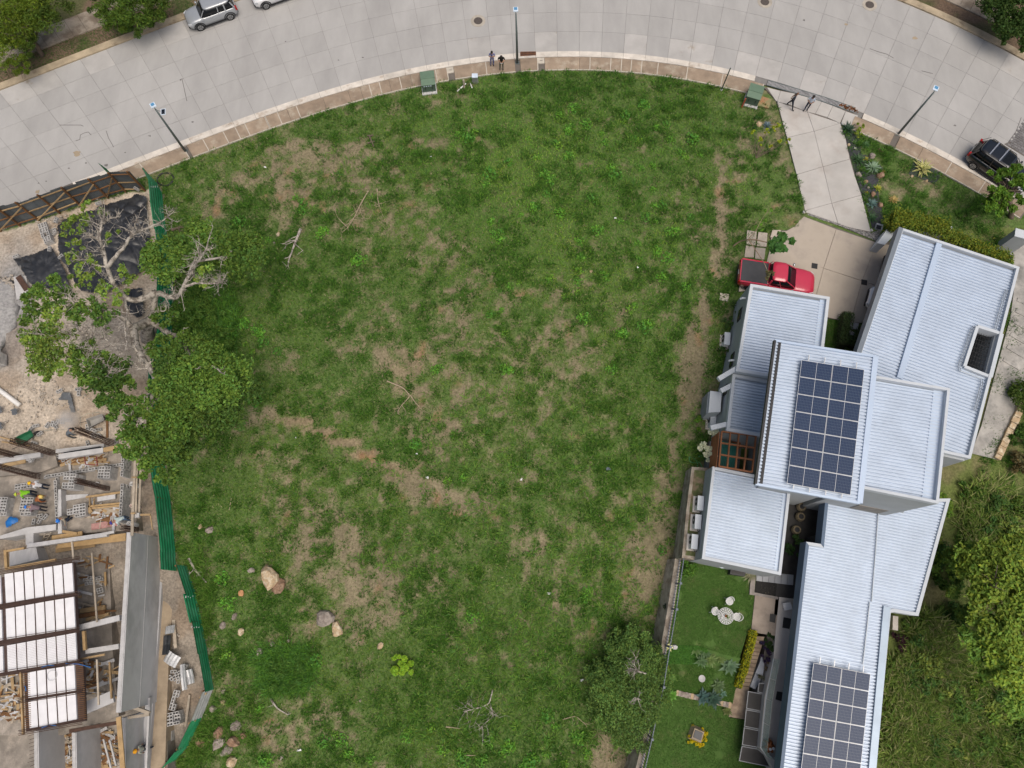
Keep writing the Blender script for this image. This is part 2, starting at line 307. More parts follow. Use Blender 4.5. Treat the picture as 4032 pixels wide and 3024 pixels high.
# brush land right of the house: dark green, brown trodden strip along the wall
rt = (x > np.interp(y, [-16, -5, 2, 10, 20], [17.5, 20, 23, 27, 31])) & (y < 26); bz = np.array([.12, .15, .045]) * (.6 + .8 * q); bp = np.array([.19, .15, .09])
pm = sstep(.48, .62, fbm(x, y, 2.0, 3, 71))[:, None]; col = np.where((rt & ~soft)[:, None], bz * (1 - .55 * pm) + bp * .55 * pm, col)
nx, ny = len(xs), len(ys); idx = np.arange(nx * ny).reshape(ny, nx)
Fc = np.stack([idx[:-1, :-1], idx[:-1, 1:], idx[1:, 1:], idx[1:, :-1]], -1).reshape(-1, 4)
def groundmat():
    m = bpy.data.materials.new('ground'); m.use_nodes = True; tt = m.node_tree; N = tt.nodes; L = tt.links; p = N['Principled BSDF']; p.inputs['Roughness'].default_value = .95; p.inputs['Specular IOR Level'].default_value = .15
    a = N.new('ShaderNodeAttribute'); a.attribute_name = 'Col'; ge = N.new('ShaderNodeNewGeometry'); n1 = N.new('ShaderNodeTexNoise'); n1.inputs['Scale'].default_value = 6; n1.inputs['Detail'].default_value = 9; n1.inputs['Roughness'].default_value = .7; L.new(ge.outputs['Position'], n1.inputs[0])
    mr = N.new('ShaderNodeMapRange'); mr.inputs[1].default_value = .3; mr.inputs[2].default_value = .7; mr.inputs[3].default_value = .55; mr.inputs[4].default_value = 1.4; L.new(n1.outputs[0], mr.inputs[0])
    vm = N.new('ShaderNodeVectorMath'); vm.operation = 'SCALE'; L.new(a.outputs[0], vm.inputs[0]); L.new(mr.outputs[0], vm.inputs['Scale']); L.new(vm.outputs[0], p.inputs['Base Color'])
    n2 = N.new('ShaderNodeTexNoise'); n2.inputs['Scale'].default_value = 14; n2.inputs['Detail'].default_value = 6; L.new(ge.outputs['Position'], n2.inputs[0]); b = N.new('ShaderNodeBump'); b.inputs['Strength'].default_value = .5; b.inputs['Distance'].default_value = .06; L.new(n2.outputs[0], b.inputs['Height']); L.new(b.outputs[0], p.inputs['Normal'])
    return m
GROUND = groundmat()
ground = raw_mesh('ground', np.stack([x, y, z], 1), Fc, GROUND, col); tag(ground, kind='structure')

# ------------------------------------------------------------ road of cast concrete slabs, kerb, sidewalks
CONC = mat('road_concrete', (.37, .365, .355), .85, .12, .5, c2=(.335, .33, .322), sc2=.2, th=(.48, .8), bump=.15, bs=18, rnd=.05, stretch=(1, .35, 1, .0))
CONC_T = mat('road_dusty_concrete', (.41, .40, .385), .9, .15, .5, c2=(.30, .26, .21), sc2=.7, th=(.56, .74), bump=.2, rnd=.06)
KERB = mat('kerb_concrete', (.60, .56, .50), .9, .2, 1.2, c2=(.38, .31, .24), sc2=.9, th=(.55, .72), bump=.2, rnd=.05)
WALK = mat('sidewalk_concrete', (.29, .225, .165), .9, .22, 1.4, c2=(.40, .345, .27), sc2=.9, th=(.5, .7), bump=.25, rnd=.10)
WALKE = mat('sidewalk_border', (.50, .46, .39), .9, .2, 2.0)
JOINT = mat('joint_soil', (.14, .125, .11), .95)
PALE = mat('driveway_concrete', (.445, .43, .405), .85, .12, .5, c2=(.37, .335, .305), sc2=.35, th=(.48, .74), bump=.12, rnd=.03)
COURTM = mat('court_concrete', (.43, .375, .31), .8, .14, .45, c2=(.29, .255, .22), sc2=.45, th=(.46, .74), bump=.1, rnd=.03)
def ring_slab(mb, t0, t1, r0f, r1f, z0, z1, gap=.012, k=2, bow=None):
    a = []; b = []
    for i in range(k + 1):
        t_ = t0 + (t1 - t0) * i / k; r0, r1 = r0f(t_) + gap, r1f(t_) - gap; e = gap / r0 * (1 if i == 0 else -1 if i == k else 0)
        a.append(rp(t_ + e, r0)); b.append(rp(t_ + e, r1))
    mb.prism(a + b[::-1], z0, z1)
_t0, _t4 = TH(R3(217,410), 0), TH(R3(915,425), 0); PITCH = (_t4 - _t0) / 4
road = MB(); nk = 60
A = [rp(-.98 + 1.96 * i / nk, rn(-.98 + 1.96 * i / nk) + .05) for i in range(nk + 1)]; B = [rp(-.98 + 1.96 * i / nk, rf(-.98 + 1.96 * i / nk)) for i in range(nk + 1)]
for i in range(nk): road.add([(*A[i], -.03), (*A[i + 1], -.03), (*B[i + 1], -.03), (*B[i], -.03)], [(3, 2, 1, 0)])
road = tag(road.build('road', mat('road_joint', (.20, .195, .185), .95)), kind='structure')
ks = range(int((-.86 - _t0) / PITCH), int((.80 - _t0) / PITCH) + 1); NR = 6
for k in ks:
    ta, tb = _t0 + k * PITCH, _t0 + (k + 1) * PITCH
    for j in range(NR):
        f0, f1 = j / NR, (j + 1) / NR
        mb = MB(); ring_slab(mb, ta, tb, lambda q: rn(q) + KW + (rf(q) - rn(q) - KW - .45) * f0, lambda q: rn(q) + KW + (rf(q) - rn(q) - KW - .45) * f1, -.15, .008 + random.random() * .008, gap=.008)
        dirty = j == 0 and -.15 < ta < .45 and random.random() < .55 or j == NR - 1 and random.random() < .5
        mb.build('road_slab', CONC_T if dirty else CONC, road)
DRV_T0, DRV_T1 = TH(R3(2025,670)), TH(R4(880,905))
TR_T0, TR_T1 = TH(R4(175,640), 0), TH(R4(872,890), 0)
kerb_mb = MB(); 
for i in range(nk):
    a0, a1 = -.86 + 1.66 * i / nk, -.86 + 1.66 * (i + 1) / nk
    if a1 > TR_T0 and a0 < TR_T1: continue
    ring_slab(kerb_mb, a0, a1, lambda q: rn(q) + .02, lambda q: rn(q) + KW - .02, -.2, .02, gap=0)
kerb = tag(kerb_mb.build('kerb', JOINT), kind='structure')
for k in ks:
    ta, tb = _t0 + k * PITCH, _t0 + (k + 1) * PITCH
    if tb < TH(R5(700,120), .1): continue
    if tb > TR_T0 and ta < TR_T1: continue
    mb = MB(); ring_slab(mb, ta, tb, lambda q: rn(q), lambda q: rn(q) + .20, -.1, .135, gap=.008); ring_slab(mb, ta, tb, lambda q: rn(q) + .19, lambda q: rn(q) + KW, -.1, .035, gap=.008)
    mb.build('kerb_stone', KERB, kerb)
farkerb_mb = MB()
for i in range(nk): 
    a0, a1 = -.9 + 1.75 * i / nk, -.9 + 1.75 * (i + 1) / nk
    ring_slab(farkerb_mb, a0, a1, lambda q: rf(q) - .43, lambda q: rf(q) + .2, -.2, .11, gap=0)
DKERB = mat('far_kerb_concrete', (.40, .33, .23), .95, .3, 1.0, c2=(.2, .15, .1), sc2=.8, th=(.5, .7), bump=.3)
farkerb = tag(farkerb_mb.build('far_kerb', DKERB), kind='structure')
# sidewalk of poured panels
swb = MB()
JT = [R1(-700,1900),R1(1110,1300),'g',R1(1466,1190),R1(1492,1178),R1(1622,1130),R1(1782,1070),R1(1876,1035),R1(1953,1010),R1(2108,950),R2(95,935),R2(190,900),R2(265,880),R2(340,850),R2(550,790),R2(745,722),R2(840,690),R2(910,665),R2(990,645),R2(1065,625),R2(1150,605),R2(1235,585),R2(1305,570),R2(1435,545),R2(1525,528),R2(1577,518),R2(1835,490),R2(2064,470),R2(2106,470),R3(235,462),R3(290,460),R3(568,462),R3(652,465),R3(817,470),R3(902,478),R3(980,488),R3(1062,500),R3(1190,518),R3(1420,570),R3(1700,610),R3(2025,672)]
JT = [TH(q) for q in JT if q != 'g']
GAPS = {2, 25, 28}
sidewalk_mb = MB()
for i in range(40):
    a0, a1 = -.86 + (DRV_T0 + .86) * i / 40, -.86 + (DRV_T0 + .86) * (i + 1) / 40
    ring_slab(sidewalk_mb, a0, a1, lambda q: rn(q) - SW + .03, lambda q: rn(q) - .01, -.15, .035, gap=0)
sidewalk = tag(sidewalk_mb.build('sidewalk', JOINT), kind='structure')
def walk_panel(t0, t1, parent):
    mb = MB(); ring_slab(mb, t0, t1, lambda q: rn(q) - SW + .055, lambda q: rn(q) - .012, 0, .105 + random.random() * .012, gap=.012); p_ = mb.build('sidewalk_panel', WALK, parent)
    e = MB(); ring_slab(e, t0, t1, lambda q: rn(q) - SW - .01, lambda q: rn(q) - SW + .06, 0, .122, gap=.004)
    if random.random() < .6: ring_slab(e, t1 - .045 / 50, t1 + .02 / 50, lambda q: rn(q) - SW + .06, lambda q: rn(q) - .015, 0, .121, gap=0)
    e.build('panel_edge', WALKE, p_)
gap_th = [(TH(R1(1466,1190)), TH(R1(1492,1178))), (TH(R2(2064,470)), TH(R2(2106,470)))]
for a, b in zip(JT[:-1], JT[1:]):
    if any(abs(a - u_) < 1e-6 for u_, _ in gap_th): continue
    if abs(a - TH(R2(1525,528))) < 1e-6 or abs(a - TH(R3(235,462))) < 1e-6:
        mb = MB(); ring_slab(mb, a, b, lambda q: rn(q) - .6, lambda q: rn(q) - .02, 0, .115, gap=.02); lid = mb.build('meter_box_lid', WALKE, sidewalk)
        mh = MB(); cc_ = rp((a + b) / 2, rn(a) - .3); mh.box((*cc_, .118), (.22, .04, .012)); mh.build('lid_slot', JOINT, lid); continue
    walk_panel(a, b, sidewalk)
sw2 = MB(); E1 = TH(R4(2212,1700))
for i in range(24): ring_slab(sw2, DRV_T1 + (E1 - DRV_T1) * i / 24, DRV_T1 + (E1 - DRV_T1) * (i + 1) / 24, lambda q: rn(q) - SW + .03, lambda q: rn(q) - .01, -.15, .035, gap=0)
sidewalk2 = tag(sw2.build('sidewalk', JOINT), kind='structure')
J2 = [DRV_T1, TH(R4(1195,1045)), TH(R4(1240,1068)), TH(R4(1420,1160)), TH(R4(1640,1290)), TH(R4(1900,1450)), TH(R4(2212,1680))]
for i, (a, b) in enumerate(zip(J2[:-1], J2[1:])):
    if i != 1: walk_panel(a, b, sidewalk2)
# pale walk on the far side of the road, top left
fw = MB(); q0, q1 = TH(R1(0,600), 0), TH(R1(1430,60), 0)
for i in range(14): ring_slab(fw, q0 + (q1 - q0) * i / 14, q0 + (q1 - q0) * (i + 1) / 14, lambda q: rf(q) + 1.9, lambda q: rf(q) + 3.9, -.1, .09, gap=.01)
tag(fw.build('far_path', mat('far_path_concrete', (.33, .285, .23), .9, .2, 1.0, c2=(.2, .16, .12), sc2=.7)), kind='structure')
fw = MB(); q0, q1 = TH(R4(1430,0), 0), TH(R4(2212,420), 0)
for i in range(10): ring_slab(fw, q0 + (q1 - q0) * i / 10, q0 + (q1 - q0) * (i + 1) / 10, lambda q: rf(q) + 1.5, lambda q: rf(q) + 3.2, -.1, .08, gap=.01)
tag(fw.build('far_path', MATS['far_path_concrete']), kind='structure')
# brick paved strip at the right edge of the road
BRK = mat('dark_paver', (.17, .165, .165), .9, .2, 3, rnd=.2)
bp_ = MB(); t0_, r0_ = pol(un(R4(2170,1230))); bp_.prism([rp(t0_ + a / 50, r0_ + b) for a, b in ((-1.2, .2), (3, .2), (3, 3.4), (.2, 3.4))], 0, .02); pav = tag(bp_.build('paver_strip', JOINT), kind='structure')
for i in range(14):
    for j in range(16):
        mb = MB(); a = t0_ + (-1.0 + .27 * i + .12 * (j % 2)) / 50; r_ = r0_ + .25 + j * .2
        ring_slab(mb, a, a + .25 / 50, lambda q: r_, lambda q: r_ + .19, 0, .045, gap=.006, k=1); mb.build('paver', BRK, pav)
# ------------------------------------------------------------ driveway and court
dmb = MB(); dmb.prism(DRIVE, -.2, .02); drive = tag(dmb.build('driveway', JOINT), kind='structure')
def panels(parent, name, polys, zt, m, shrink=.014):
    for pl in polys:
        P = [Vector((a, b)) for a, b in pl]; c = sum(P, Vector((0, 0))) / len(P); Q = [p + (c - p).normalized() * shrink * 1.4 for p in P]
        mb = MB(); mb.prism(Q, zt - .1, zt + random.random() * .004); mb.build(name, m, parent)
g0 = lambda *p: [xy(un(q, .06)) for q in p]
panels(drive, 'driveway_slab', [
  g0(R4(175,690),R4(285,720),R4(258,805),R4(245,795)), g0(R4(285,720),R4(400,742),R4(358,830),R4(258,805)), g0(R4(400,742),R4(500,770),R4(498,888),R4(358,830)), g0(R4(500,770),R4(610,805),R4(560,900),R4(498,888)), g0(R4(610,805),R4(700,838),R4(655,930),R4(560,900)), g0(R4(700,838),R4(800,880),R4(755,975),R4(655,930)), g0(R4(800,880),R4(900,915),R4(850,1000),R4(760,985)),
  g0(R4(258,805),R4(498,888),R4(550,1040),R4(335,1090)), g0(R4(498,888),R4(756,975),R4(550,1040)), g0(R4(335,1090),R4(550,1040),R4(620,1320),R4(412,1383)), g0(R4(550,1040),R4(756,975),R4(800,1100),R4(833,1260),R4(620,1320)),
  g0(R4(412,1383),R4(620,1320),R4(690,1610),R4(478,1668)), g0(R4(620,1320),R4(833,1260),R4(870,1385),R4(925,1545),R4(690,1610)),
  g0(R4(478,1668),R4(690,1610),S4(738,158),S4(520,85),S4(480,70)), g0(R4(690,1610),R4(925,1545),S4(1000,228),S4(810,188),S4(738,158))], .065, PALE)
# gravel strip between driveway and court
gs = MB(); gs.prism(g0(S4(485,85),S4(740,170),S4(1045,300),S4(1060,270),S4(1090,200),S4(1000,235),S4(800,180),S4(740,155),S4(500,78)), -.1, .03); gstr = tag(gs.build('gravel_strip', JOINT), kind='structure')
cmb = MB(); cmb.prism(COURT, -.2, .02); court = tag(cmb.build('court_paving', JOINT), kind='structure')
panels(court, 'court_slab', [g0(S4(470,105),S4(725,205),S4(625,515),S4(530,490),S4(200,360),S4(215,230),S4(330,220),S4(400,180),S4(430,140)), g0(S4(725,205),S4(1045,312),S4(1042,325),S4(930,615),S4(625,515)), g0(S4(1045,312),S4(1240,345),S4(1500,900),S4(1060,660),S4(930,615)),
  g0(S4(200,360),S4(625,515),S4(520,900),S4(100,760)), g0(S4(625,515),S4(930,615),S4(840,945),S4(660,905),S4(520,900)), g0(S4(930,615),S4(1060,660),S4(1400,900),S4(1000,950),S4(840,945))], .065, COURTM)
# ------------------------------------------------------------ house
WALLM = mat('grey_render', (.36, .385, .40), .85, .08, .8, bump=.05)
PARA = mat('parapet_render', (.52, .56, .60), .8, .07, .9)
ROOFM = mat('ribbed_roof_steel', (.485, .565, .675), .42, .09, .7, metal=.15, spec=.5)
FLASH = mat('roof_flashing', (.47, .57, .71), .4, .05, .5, metal=.15)
FASC = mat('blue_grey_fascia', (.085, .13, .20), .5, .08, .6)
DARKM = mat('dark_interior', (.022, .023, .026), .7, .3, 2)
BLACKT = mat('black_trim', (.03, .03, .032), .5)
GLASSD = mat('dark_window_glass', (.012, .016, .022), .06, 0, 1, spec=.7)
def ccw(P):
    a = sum(P[i][0] * P[(i + 1) % len(P)][1] - P[(i + 1) % len(P)][0] * P[i][1] for i in range(len(P)))
    return [Vector(p[:2]) for p in (P if a > 0 else P[::-1])]
def inset(P, d):
    P = ccw(P); n = len(P); ds = d if isinstance(d, (list, tuple)) else [d] * n; out = []
    for i in range(n):
        a, b, c = P[i - 1], P[i], P[(i + 1) % n]; e1 = (b - a).normalized(); e2 = (c - b).normalized(); n1 = Vector((-e1.y, e1.x)); n2 = Vector((-e2.y, e2.x))
        p1 = a + n1 * ds[i - 1]; p2 = b + n2 * ds[i]; cr = e1.x * e2.y - e1.y * e2.x
        if abs(cr) < 1e-4: out.append(b + n2 * ds[i]); continue
        t = ((p2 - p1).x * e2.y - (p2 - p1).y * e2.x) / cr; out.append(p1 + e1 * t)
    return out
def ribs(mb, poly, z, d, pitch=.2, dep=.088, holes=(), m=0):
    d = Vector(d[:2]).normalized(); n = Vector((-d.y, d.x)); rings = [[(Vector(p[:2]).dot(d), Vector(p[:2]).dot(n)) for p in q] for q in (poly, *holes)]
    ts = [q[1] for q in rings[0]]; t = min(ts) + .004; prof = [(0, 0), (.13, dep), (.62, dep), (.75, 0)]; prev = None
    while t < max(ts):
        for f, dz in prof:
            tt = t + f * pitch + 1e-5
            if tt > max(ts) - .003: break
            cut = []
            for rg in rings:
                for i in range(len(rg)):
                    (a1, t1), (a2, t2) = rg[i], rg[(i + 1) % len(rg)]
                    if (t1 > tt) != (t2 > tt): cut.append(a1 + (a2 - a1) * (tt - t1) / (t2 - t1))
            cut.sort(); cur = [(cut[i], cut[i + 1], tt, z + dz) for i in range(0, len(cut) - 1, 2)]
            pv, cu = prev, cur
            if prev and cur and len(prev) != len(cur):
                pv = [(prev[0][0], prev[-1][1], *prev[0][2:])]; cu = [(cur[0][0], cur[-1][1], *cur[0][2:])]
            if pv and cu:
                for (a0, a1, t0, z0), (b0, b1, t1, z1) in zip(pv, cu):
                    v = [d * a0 + n * t0, d * a1 + n * t0, d * b1 + n * t1, d * b0 + n * t1]; zz = [z0, z0, z1, z1]
                    mb.add([(p.x, p.y, q) for p, q in zip(v, zz)], [(0, 1, 2, 3)], m)
            prev = cur
        t += pitch
hc = un(D(1780, 900), 0); house = thing('modern_house', 'grey house of several blocks under ribbed pale blue metal roofs beside the lot', 'house', hc)
def U(z, *pts): return [xy(un(p, z)) for p in pts]
def block(outer, zt, zb, drop=.28, pw=.2, d=None, wall=True, holes=(), pitch=.2, wm=None, low=(), fl=()):
    P = ccw(outer); I = inset(P, pw); zr = zt - drop; d = d or (P[1] - P[0])
    if wall: mb = MB(); mb.prism(P, zb, zr - .06); mb.build('wall', wm or WALLM, house)
    mb = MB(); ribs(mb, I, zr, d, pitch, holes=holes); mb.build('roof', ROOFM, house)
    n = len(P)
    for i in range(n):
        if i in low: continue
        j = (i + 1) % n; mb = MB(); mb.prism([P[i], P[j], I[j], I[i]], zr - .12, zt + .002 * i); mb.build('parapet', PARA, house)
    for i, wd in fl:
        j = (i + 1) % n; I2 = inset(P, [wd if q == i else pw for q in range(n)]); mb = MB(); mb.prism([I[i], I[j], I2[j], I2[i]], zr - .02, zr + .07); mb.build('roof_flashing', FLASH, house)
    return P, I
# heights: garage block 3.7, north block 3.3, link 2.7, tall block 8.0, east block 7.2, south west block 2.0, long south wing 1.6
o6 = U(8.0, R8(705,1088), R8(1502,1215), S1(1376,966), S1(552,815)); d6 = Vector(o6[1]) - Vector(o6[0])
P6 = ccw(o6); ds6 = []
for i in range(4):
    e = P6[(i + 1) % 4] - P6[i]; ds6.append(1.95 if abs(e.y) > abs(e.x) and e.y < 0 else 1.05 if abs(e.x) > abs(e.y) and e.x > 0 else .12)
mb = MB(); mb.prism(inset(o6, ds6), -2.5, 7.7); mb.build('wall', WALLM, house)
mb = MB(); mb.prism(inset(o6, .03), 7.7, 7.9); mb.build('roof_slab', WALLM, house)
mb = MB(); ribs(mb, o6, 7.92, d6); mb.build('roof', ROOFM, house)
for k, (a, b, wd, m_, zz) in enumerate(((0, 3, .13, BLACKT, 8.05), (0, 1, .14, FLASH, 8.03), (1, 2, .30, FLASH, 8.04), (3, 2, .12, FLASH, 8.02))):
    mb = MB(); A_, B_ = Vector(o6[a]), Vector(o6[b]); mb.beam((*A_, zz - .1), (*B_, zz - .1), wd, .24); mb.build('roof_edge_trim', m_, house)
A_, B_ = [Vector(q) for q in (o6[0], o6[3])]; off = d6.normalized() * .3; mb = MB(); mb.beam((*(A_ + off), 7.97), (*(B_ + off), 7.97), .16, .1); mb.build('gutter', BLACKT, house)
o7 = U(7.3, R8(1488,1362), S1(2095,58), S1(2003,972), S1(1384,848)); d7 = Vector(o7[1]) - Vector(o7[0])
block(o7, 7.3, -2.5, .4, .16, d7, fl=((1, .75),) )
o1 = U(3.7, S4(1240,193), S4(2178,505), D(2097,991), D(1800,925)); d1 = Vector(o1[1]) - Vector(o1[0])
sk = U(3.4, S4(1825,985), S4(2018,1045), S4(1930,1385), S4(1722,1302))
P1, I1 = block(o1, 3.7, 0, .3, .18, d1, wall=False, holes=(sk,), pitch=.225)
# garage body: closed rear half, open car port towards the court
def lerp2(a, b, t): return Vector(a) * (1 - t) + Vector(b) * t
mid_t, mid_b = lerp2(o1[0], o1[1], .45), lerp2(o1[3], o1[2], .45); ins = inset([mid_t, o1[1], o1[2], mid_b], .25)
sk_in = ccw(sk)
mb = MB(); mb.prism([mid_t, lerp2(o1[0], o1[1], .97), lerp2(o1[3], o1[2], .97), mid_b], -.5, .9); mb.build('wall', WALLM, house)
for a, b in ((mid_t, lerp2(o1[0], o1[1], .98)), (lerp2(o1[0], o1[1], .98), lerp2(o1[3], o1[2], .98)), (lerp2(o1[3], o1[2], .98), mid_b), (mid_b, mid_t)):
    mb = MB(); mb.beam((a.x, a.y, 2.1), (b.x, b.y, 2.1), .22, 2.5); mb.build('wall', WALLM, house)
mb = MB(); mb.prism(inset(o1, .05), 3.05, 3.3); cel = mb  # slab under the roof with the light well cut out: four strips
for i in range(4):
    j = (i + 1) % 4; q = ccw(o1); s_ = [min(sk_in, key=lambda p: (p - q[i]).length), min(sk_in, key=lambda p: (p - q[j]).length)]
    mb = MB(); mb.prism([q[i] * .999 + q[j] * .001, q[j], s_[1], s_[0]], 3.0 + .004 * i, 3.3); mb.build('roof_slab', WALLM, house)
    mb = MB(); a, b = sk_in[i], sk_in[j]; mb.beam((a.x, a.y, 3.3), (b.x, b.y, 3.3 + .003 * i), .2, .75); mb.build('light_well_kerb', PARA, house)
mb = MB(); mb.prism(inset(sk, -.3), .92, .95); mb.build('light_well_floor', DARKM, house)
for i in range(9):
    for (a, b, c, e) in ((0, 1, 3, 2), (0, 3, 1, 2)):
        p, q = lerp2(sk_in[a], sk_in[b], (i + 1) / 10), lerp2(sk_in[c], sk_in[e], (i + 1) / 10); mb = MB(); mb.beam((*p, 3.1), (*q, 3.1), .018); mb.build('well_grille_bar', BLACKT, house)
mb = MB(); a, b = un(S4(1540,312), 3.55), un(S4(1224,1388), 3.55); mb.beam(a, b, .36, .16); mb.build('ridge_cover', FLASH, house)
mb = MB(); a, b = Vector(o1[0]), Vector(o1[3]); mb.beam((*a, 3.35), (*b, 3.35), .3, .72); mb.build('fascia', mat('grey_fascia', (.17, .20, .235), .6, .1, 1), house)
mb = MB(); mb.prism(U(1.3, S4(1050,315), S4(1110,330), S4(1190,245), S4(1140,190)), 0, 1.3); mb.build('port_wall', PARA, house)
# north block
o2 = U(3.3, R8(513,638), R8(1142,742), R8(1092,1150), R8(396,1330)); o2b = U(3.3, R8(513,638), R8(1142,742), R8(1060,1440), R8(396,1330)); d2 = Vector(o2[1]) - Vector(o2[0])
block(o2b, 3.3, -.6, .3, .2, d2, fl=((1, .55),))
# link roof between north block and pergola
o3 = U(2.7, R8(372,1350), R8(800,1425), S1(700,455), S1(322,392)); block(o3, 2.7, -1.2, .32, .2, Vector(o3[1]) - Vector(o3[0]))
# south west block
o5 = U(2.0, S1(213,676), S1(838,800), S1(755,1538), S1(128,1408)); d5 = Vector(o5[1]) - Vector(o5[0])
block(o5, 2.0, -3, .22, .18, d5, fl=((1, .4),), pitch=.19)
# long south wing
o8 = U(1.6, S1(1108,940), S1(2098,930), S3(1378,456), S3(1185,425), S3(1160,430), S3(1040,1690), S3(970,2300), S3(215,2300), S3(285,1640), S1(955,1272), S1(1072,1290)); d8 = Vector(o8[1]) - Vector(o8[0])
d8 = Vector(un(S3(1375,455), 1.6)[:2]) - Vector(un(S3(455,200), 1.6)[:2]); d8 = Vector(o5[1]) - Vector(o5[0])
P8 = ccw(o8); mb = MB(); mb.prism(inset(o8, .06), .75, 1.36); mb.build('roof_slab', FASC, house)
mb = MB(); ribs(mb, inset(o8, .12), 1.40, d8, .19); mb.build('roof', ROOFM, house)
for i in range(len(P8)):
    j = (i + 1) % len(P8); e = P8[j] - P8[i]; west = abs(e.y) > abs(e.x) and e.y < 0   # walls facing the garden are blue
    mb = MB(); I8 = inset(o8, .2); mb.prism([P8[i], P8[j], I8[j], I8[i]], .6, 1.56 + .002 * i); mb.build('parapet', FASC if west else PARA, house)
a, b = un(S3(1125,380), 1.55), un(S3(1010,1660), 1.55); mb = MB(); mb.beam(a, b + (b - a) * .35, .42, .12); mb.build('gutter', mat('zinc_gutter', (.30, .37, .45), .4, .1, 1, metal=.4), house)
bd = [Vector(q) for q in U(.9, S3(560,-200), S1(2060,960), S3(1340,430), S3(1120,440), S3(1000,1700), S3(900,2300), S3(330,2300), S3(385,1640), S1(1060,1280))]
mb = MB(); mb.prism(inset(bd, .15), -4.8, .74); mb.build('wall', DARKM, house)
for k_, pts in enumerate(((S1(1140,600), S1(1525,1035), S1(1500,1390), S3(1005,340)), (S3(990,345), S3(965,580), S3(935,840)))):
    mb = MB(); mb.tube([un(p, 1.56) for p in pts[(1 if k_ == 0 else 0):]], .035, 6); mb.build('roof_conduit', mat('conduit', (.40, .44, .48), .4, metal=.5), house)
mb = MB(); mb.tube([un(p, 1.9) for p in (S1(1610,1015), S1(1720,1040), S1(1740,1000))], .06, 6); mb.build('drain_pipe', MATS['conduit'], house)
mb = MB(); mb.prism(U(3.0, S1(1385,885), S1(1615,935), S1(1610,1030), S1(1375,985)), 1.7, 3.0); mb.build('concrete_canopy', mat('raw_concrete', (.23, .215, .19), .9, .2, 1.5), house)
# conduits along the garage roof edge
for pts in ((S4(2070,680), S4(2040,760), S4(1975,1000), S4(1815,975), S4(1790,1000), S4(1690,1290), S4(1700,1325), S4(1865,1385), S4(1870,1430), S4(1815,1640)),):
    for k in range(2):
        mb = MB(); mb.tube([un((p[0] + k * 7, p[1] + k * 3), 3.62) for p in pts], .028, 5); mb.build('roof_conduit', MATS['conduit'], house)
# windows on the visible west walls
def wall_quad(px, zt, hgt, name, wd, mats=(BLACKT, GLASSD)):
    pass
for (c, hh, ww) in ((R8(437,850), .8, .55), (R8(345,1220), .9, .5), (S1(322,15), .7, .45)):
    pass
def on_wall(edge, t, z, wd, hg, name='window'):
    a, b = Vector(edge[0]), Vector(edge[1]); p = a + (b - a) * t; e = (b - a).normalized(); n = Vector((-e.y, e.x)); n = n if n.x < 0 else -n
    rot = Matrix(((e.x, n.x, 0), (e.y, n.y, 0), (0, 0, 1))); c = p + n * .01
    mb = MB(); mb.box((c.x, c.y, z), (wd, .1, hg), rot=rot); f = mb.build(name, BLACKT, house)
    mb = MB(); c = p + n * .04; mb.box((c.x, c.y, z), (wd - .12, .1, hg - .12), rot=rot); mb.build('window_pane', GLASSD, f)
W2 = (o2b[0], o2b[3]); W3 = (o3[0], o3[3])
on_wall(W2, .27, 1.9, .9, .7); on_wall(W2, .80, 1.9, 1.0, .7); on_wall(W3, .2, 1.4, .7, .7)
for t_, zz in ((.12, 2.6), (.83, 2.4)):
    p = lerp2(W2[0], W2[1], t_); mb = MB(); mb.tube([(p.x, p.y, zz), (p.x - .22, p.y, zz), (p.x - .3, p.y, zz - .12)], .07, 8); mb.build('wall_lamp', PARA, house)
# meter closet on the west wall, ledges
cl = U(1.2, S1(195,78), S1(285,90), S1(275,245), S1(180,250)); mb = MB(); mb.prism(cl, -1.2, 1.2); mb.build('service_closet', PARA, house)
mb = MB(); q = ccw(cl); a, b = min(q, key=lambda p: p.x), sorted(q, key=lambda p: p.x)[1]; mb.beam((a.x - .04, a.y, 0), (b.x - .04, b.y, 0), .05, 1.8); mb.build('closet_door', mat('grey_door', (.25, .28, .31), .5), house)
for p0, p1_, zz in ((R8(258,1395), R8(400,1310), 2.9), (R8(275,1490), R8(370,1440), 2.4), (S1(195,375), S1(320,345), 2.4)):
    a, b = un(p0, zz), un(p1_, zz); mb = MB(); mb.beam(a, b, .3, .3); mb.build('wall_ledge', PARA, house)
# pergola over the service yard
WOODP = mat('pergola_timber', (.26, .105, .045), .7, .2, 3)
pg = [un(p, 2.45) for p in (S1(285,400), S1(556,436), S1(524,722), S1(262,676))]; perg = thing('pergola', 'orange brown timber pergola grid over the small service yard of the house', 'pergola', (pg[0].x, pg[0].y, -.5))
for i in range(4):
    t_ = i / 3; mb = MB(); mb.beam(pg[0].lerp(pg[3], t_) + Vector((0, 0, .003)), pg[1].lerp(pg[2], t_) + Vector((0, 0, .003)), .09, .16); mb.build('rafter', WOODP, perg)
for i in range(5):
    t_ = i / 4; mb = MB(); mb.beam(pg[0].lerp(pg[1], t_), pg[3].lerp(pg[2], t_), .09, .16); mb.build('beam', WOODP, perg)
for i in range(11):
    zz = 2.3 - i * .17; a, b = pg[0] - Vector((.12, 0, 0)), pg[3] - Vector((.12, 0, 0)); mb = MB(); mb.beam((a.x, a.y, zz), (b.x, b.y, zz), .04, .1); mb.build('side_slat', WOODP, perg)
yf = MB(); yf.prism([(p.x, p.y) for p in pg], -1.6, -.5); yf.build('yard_floor', mat('yard_tile', (.16, .165, .17), .7), house)
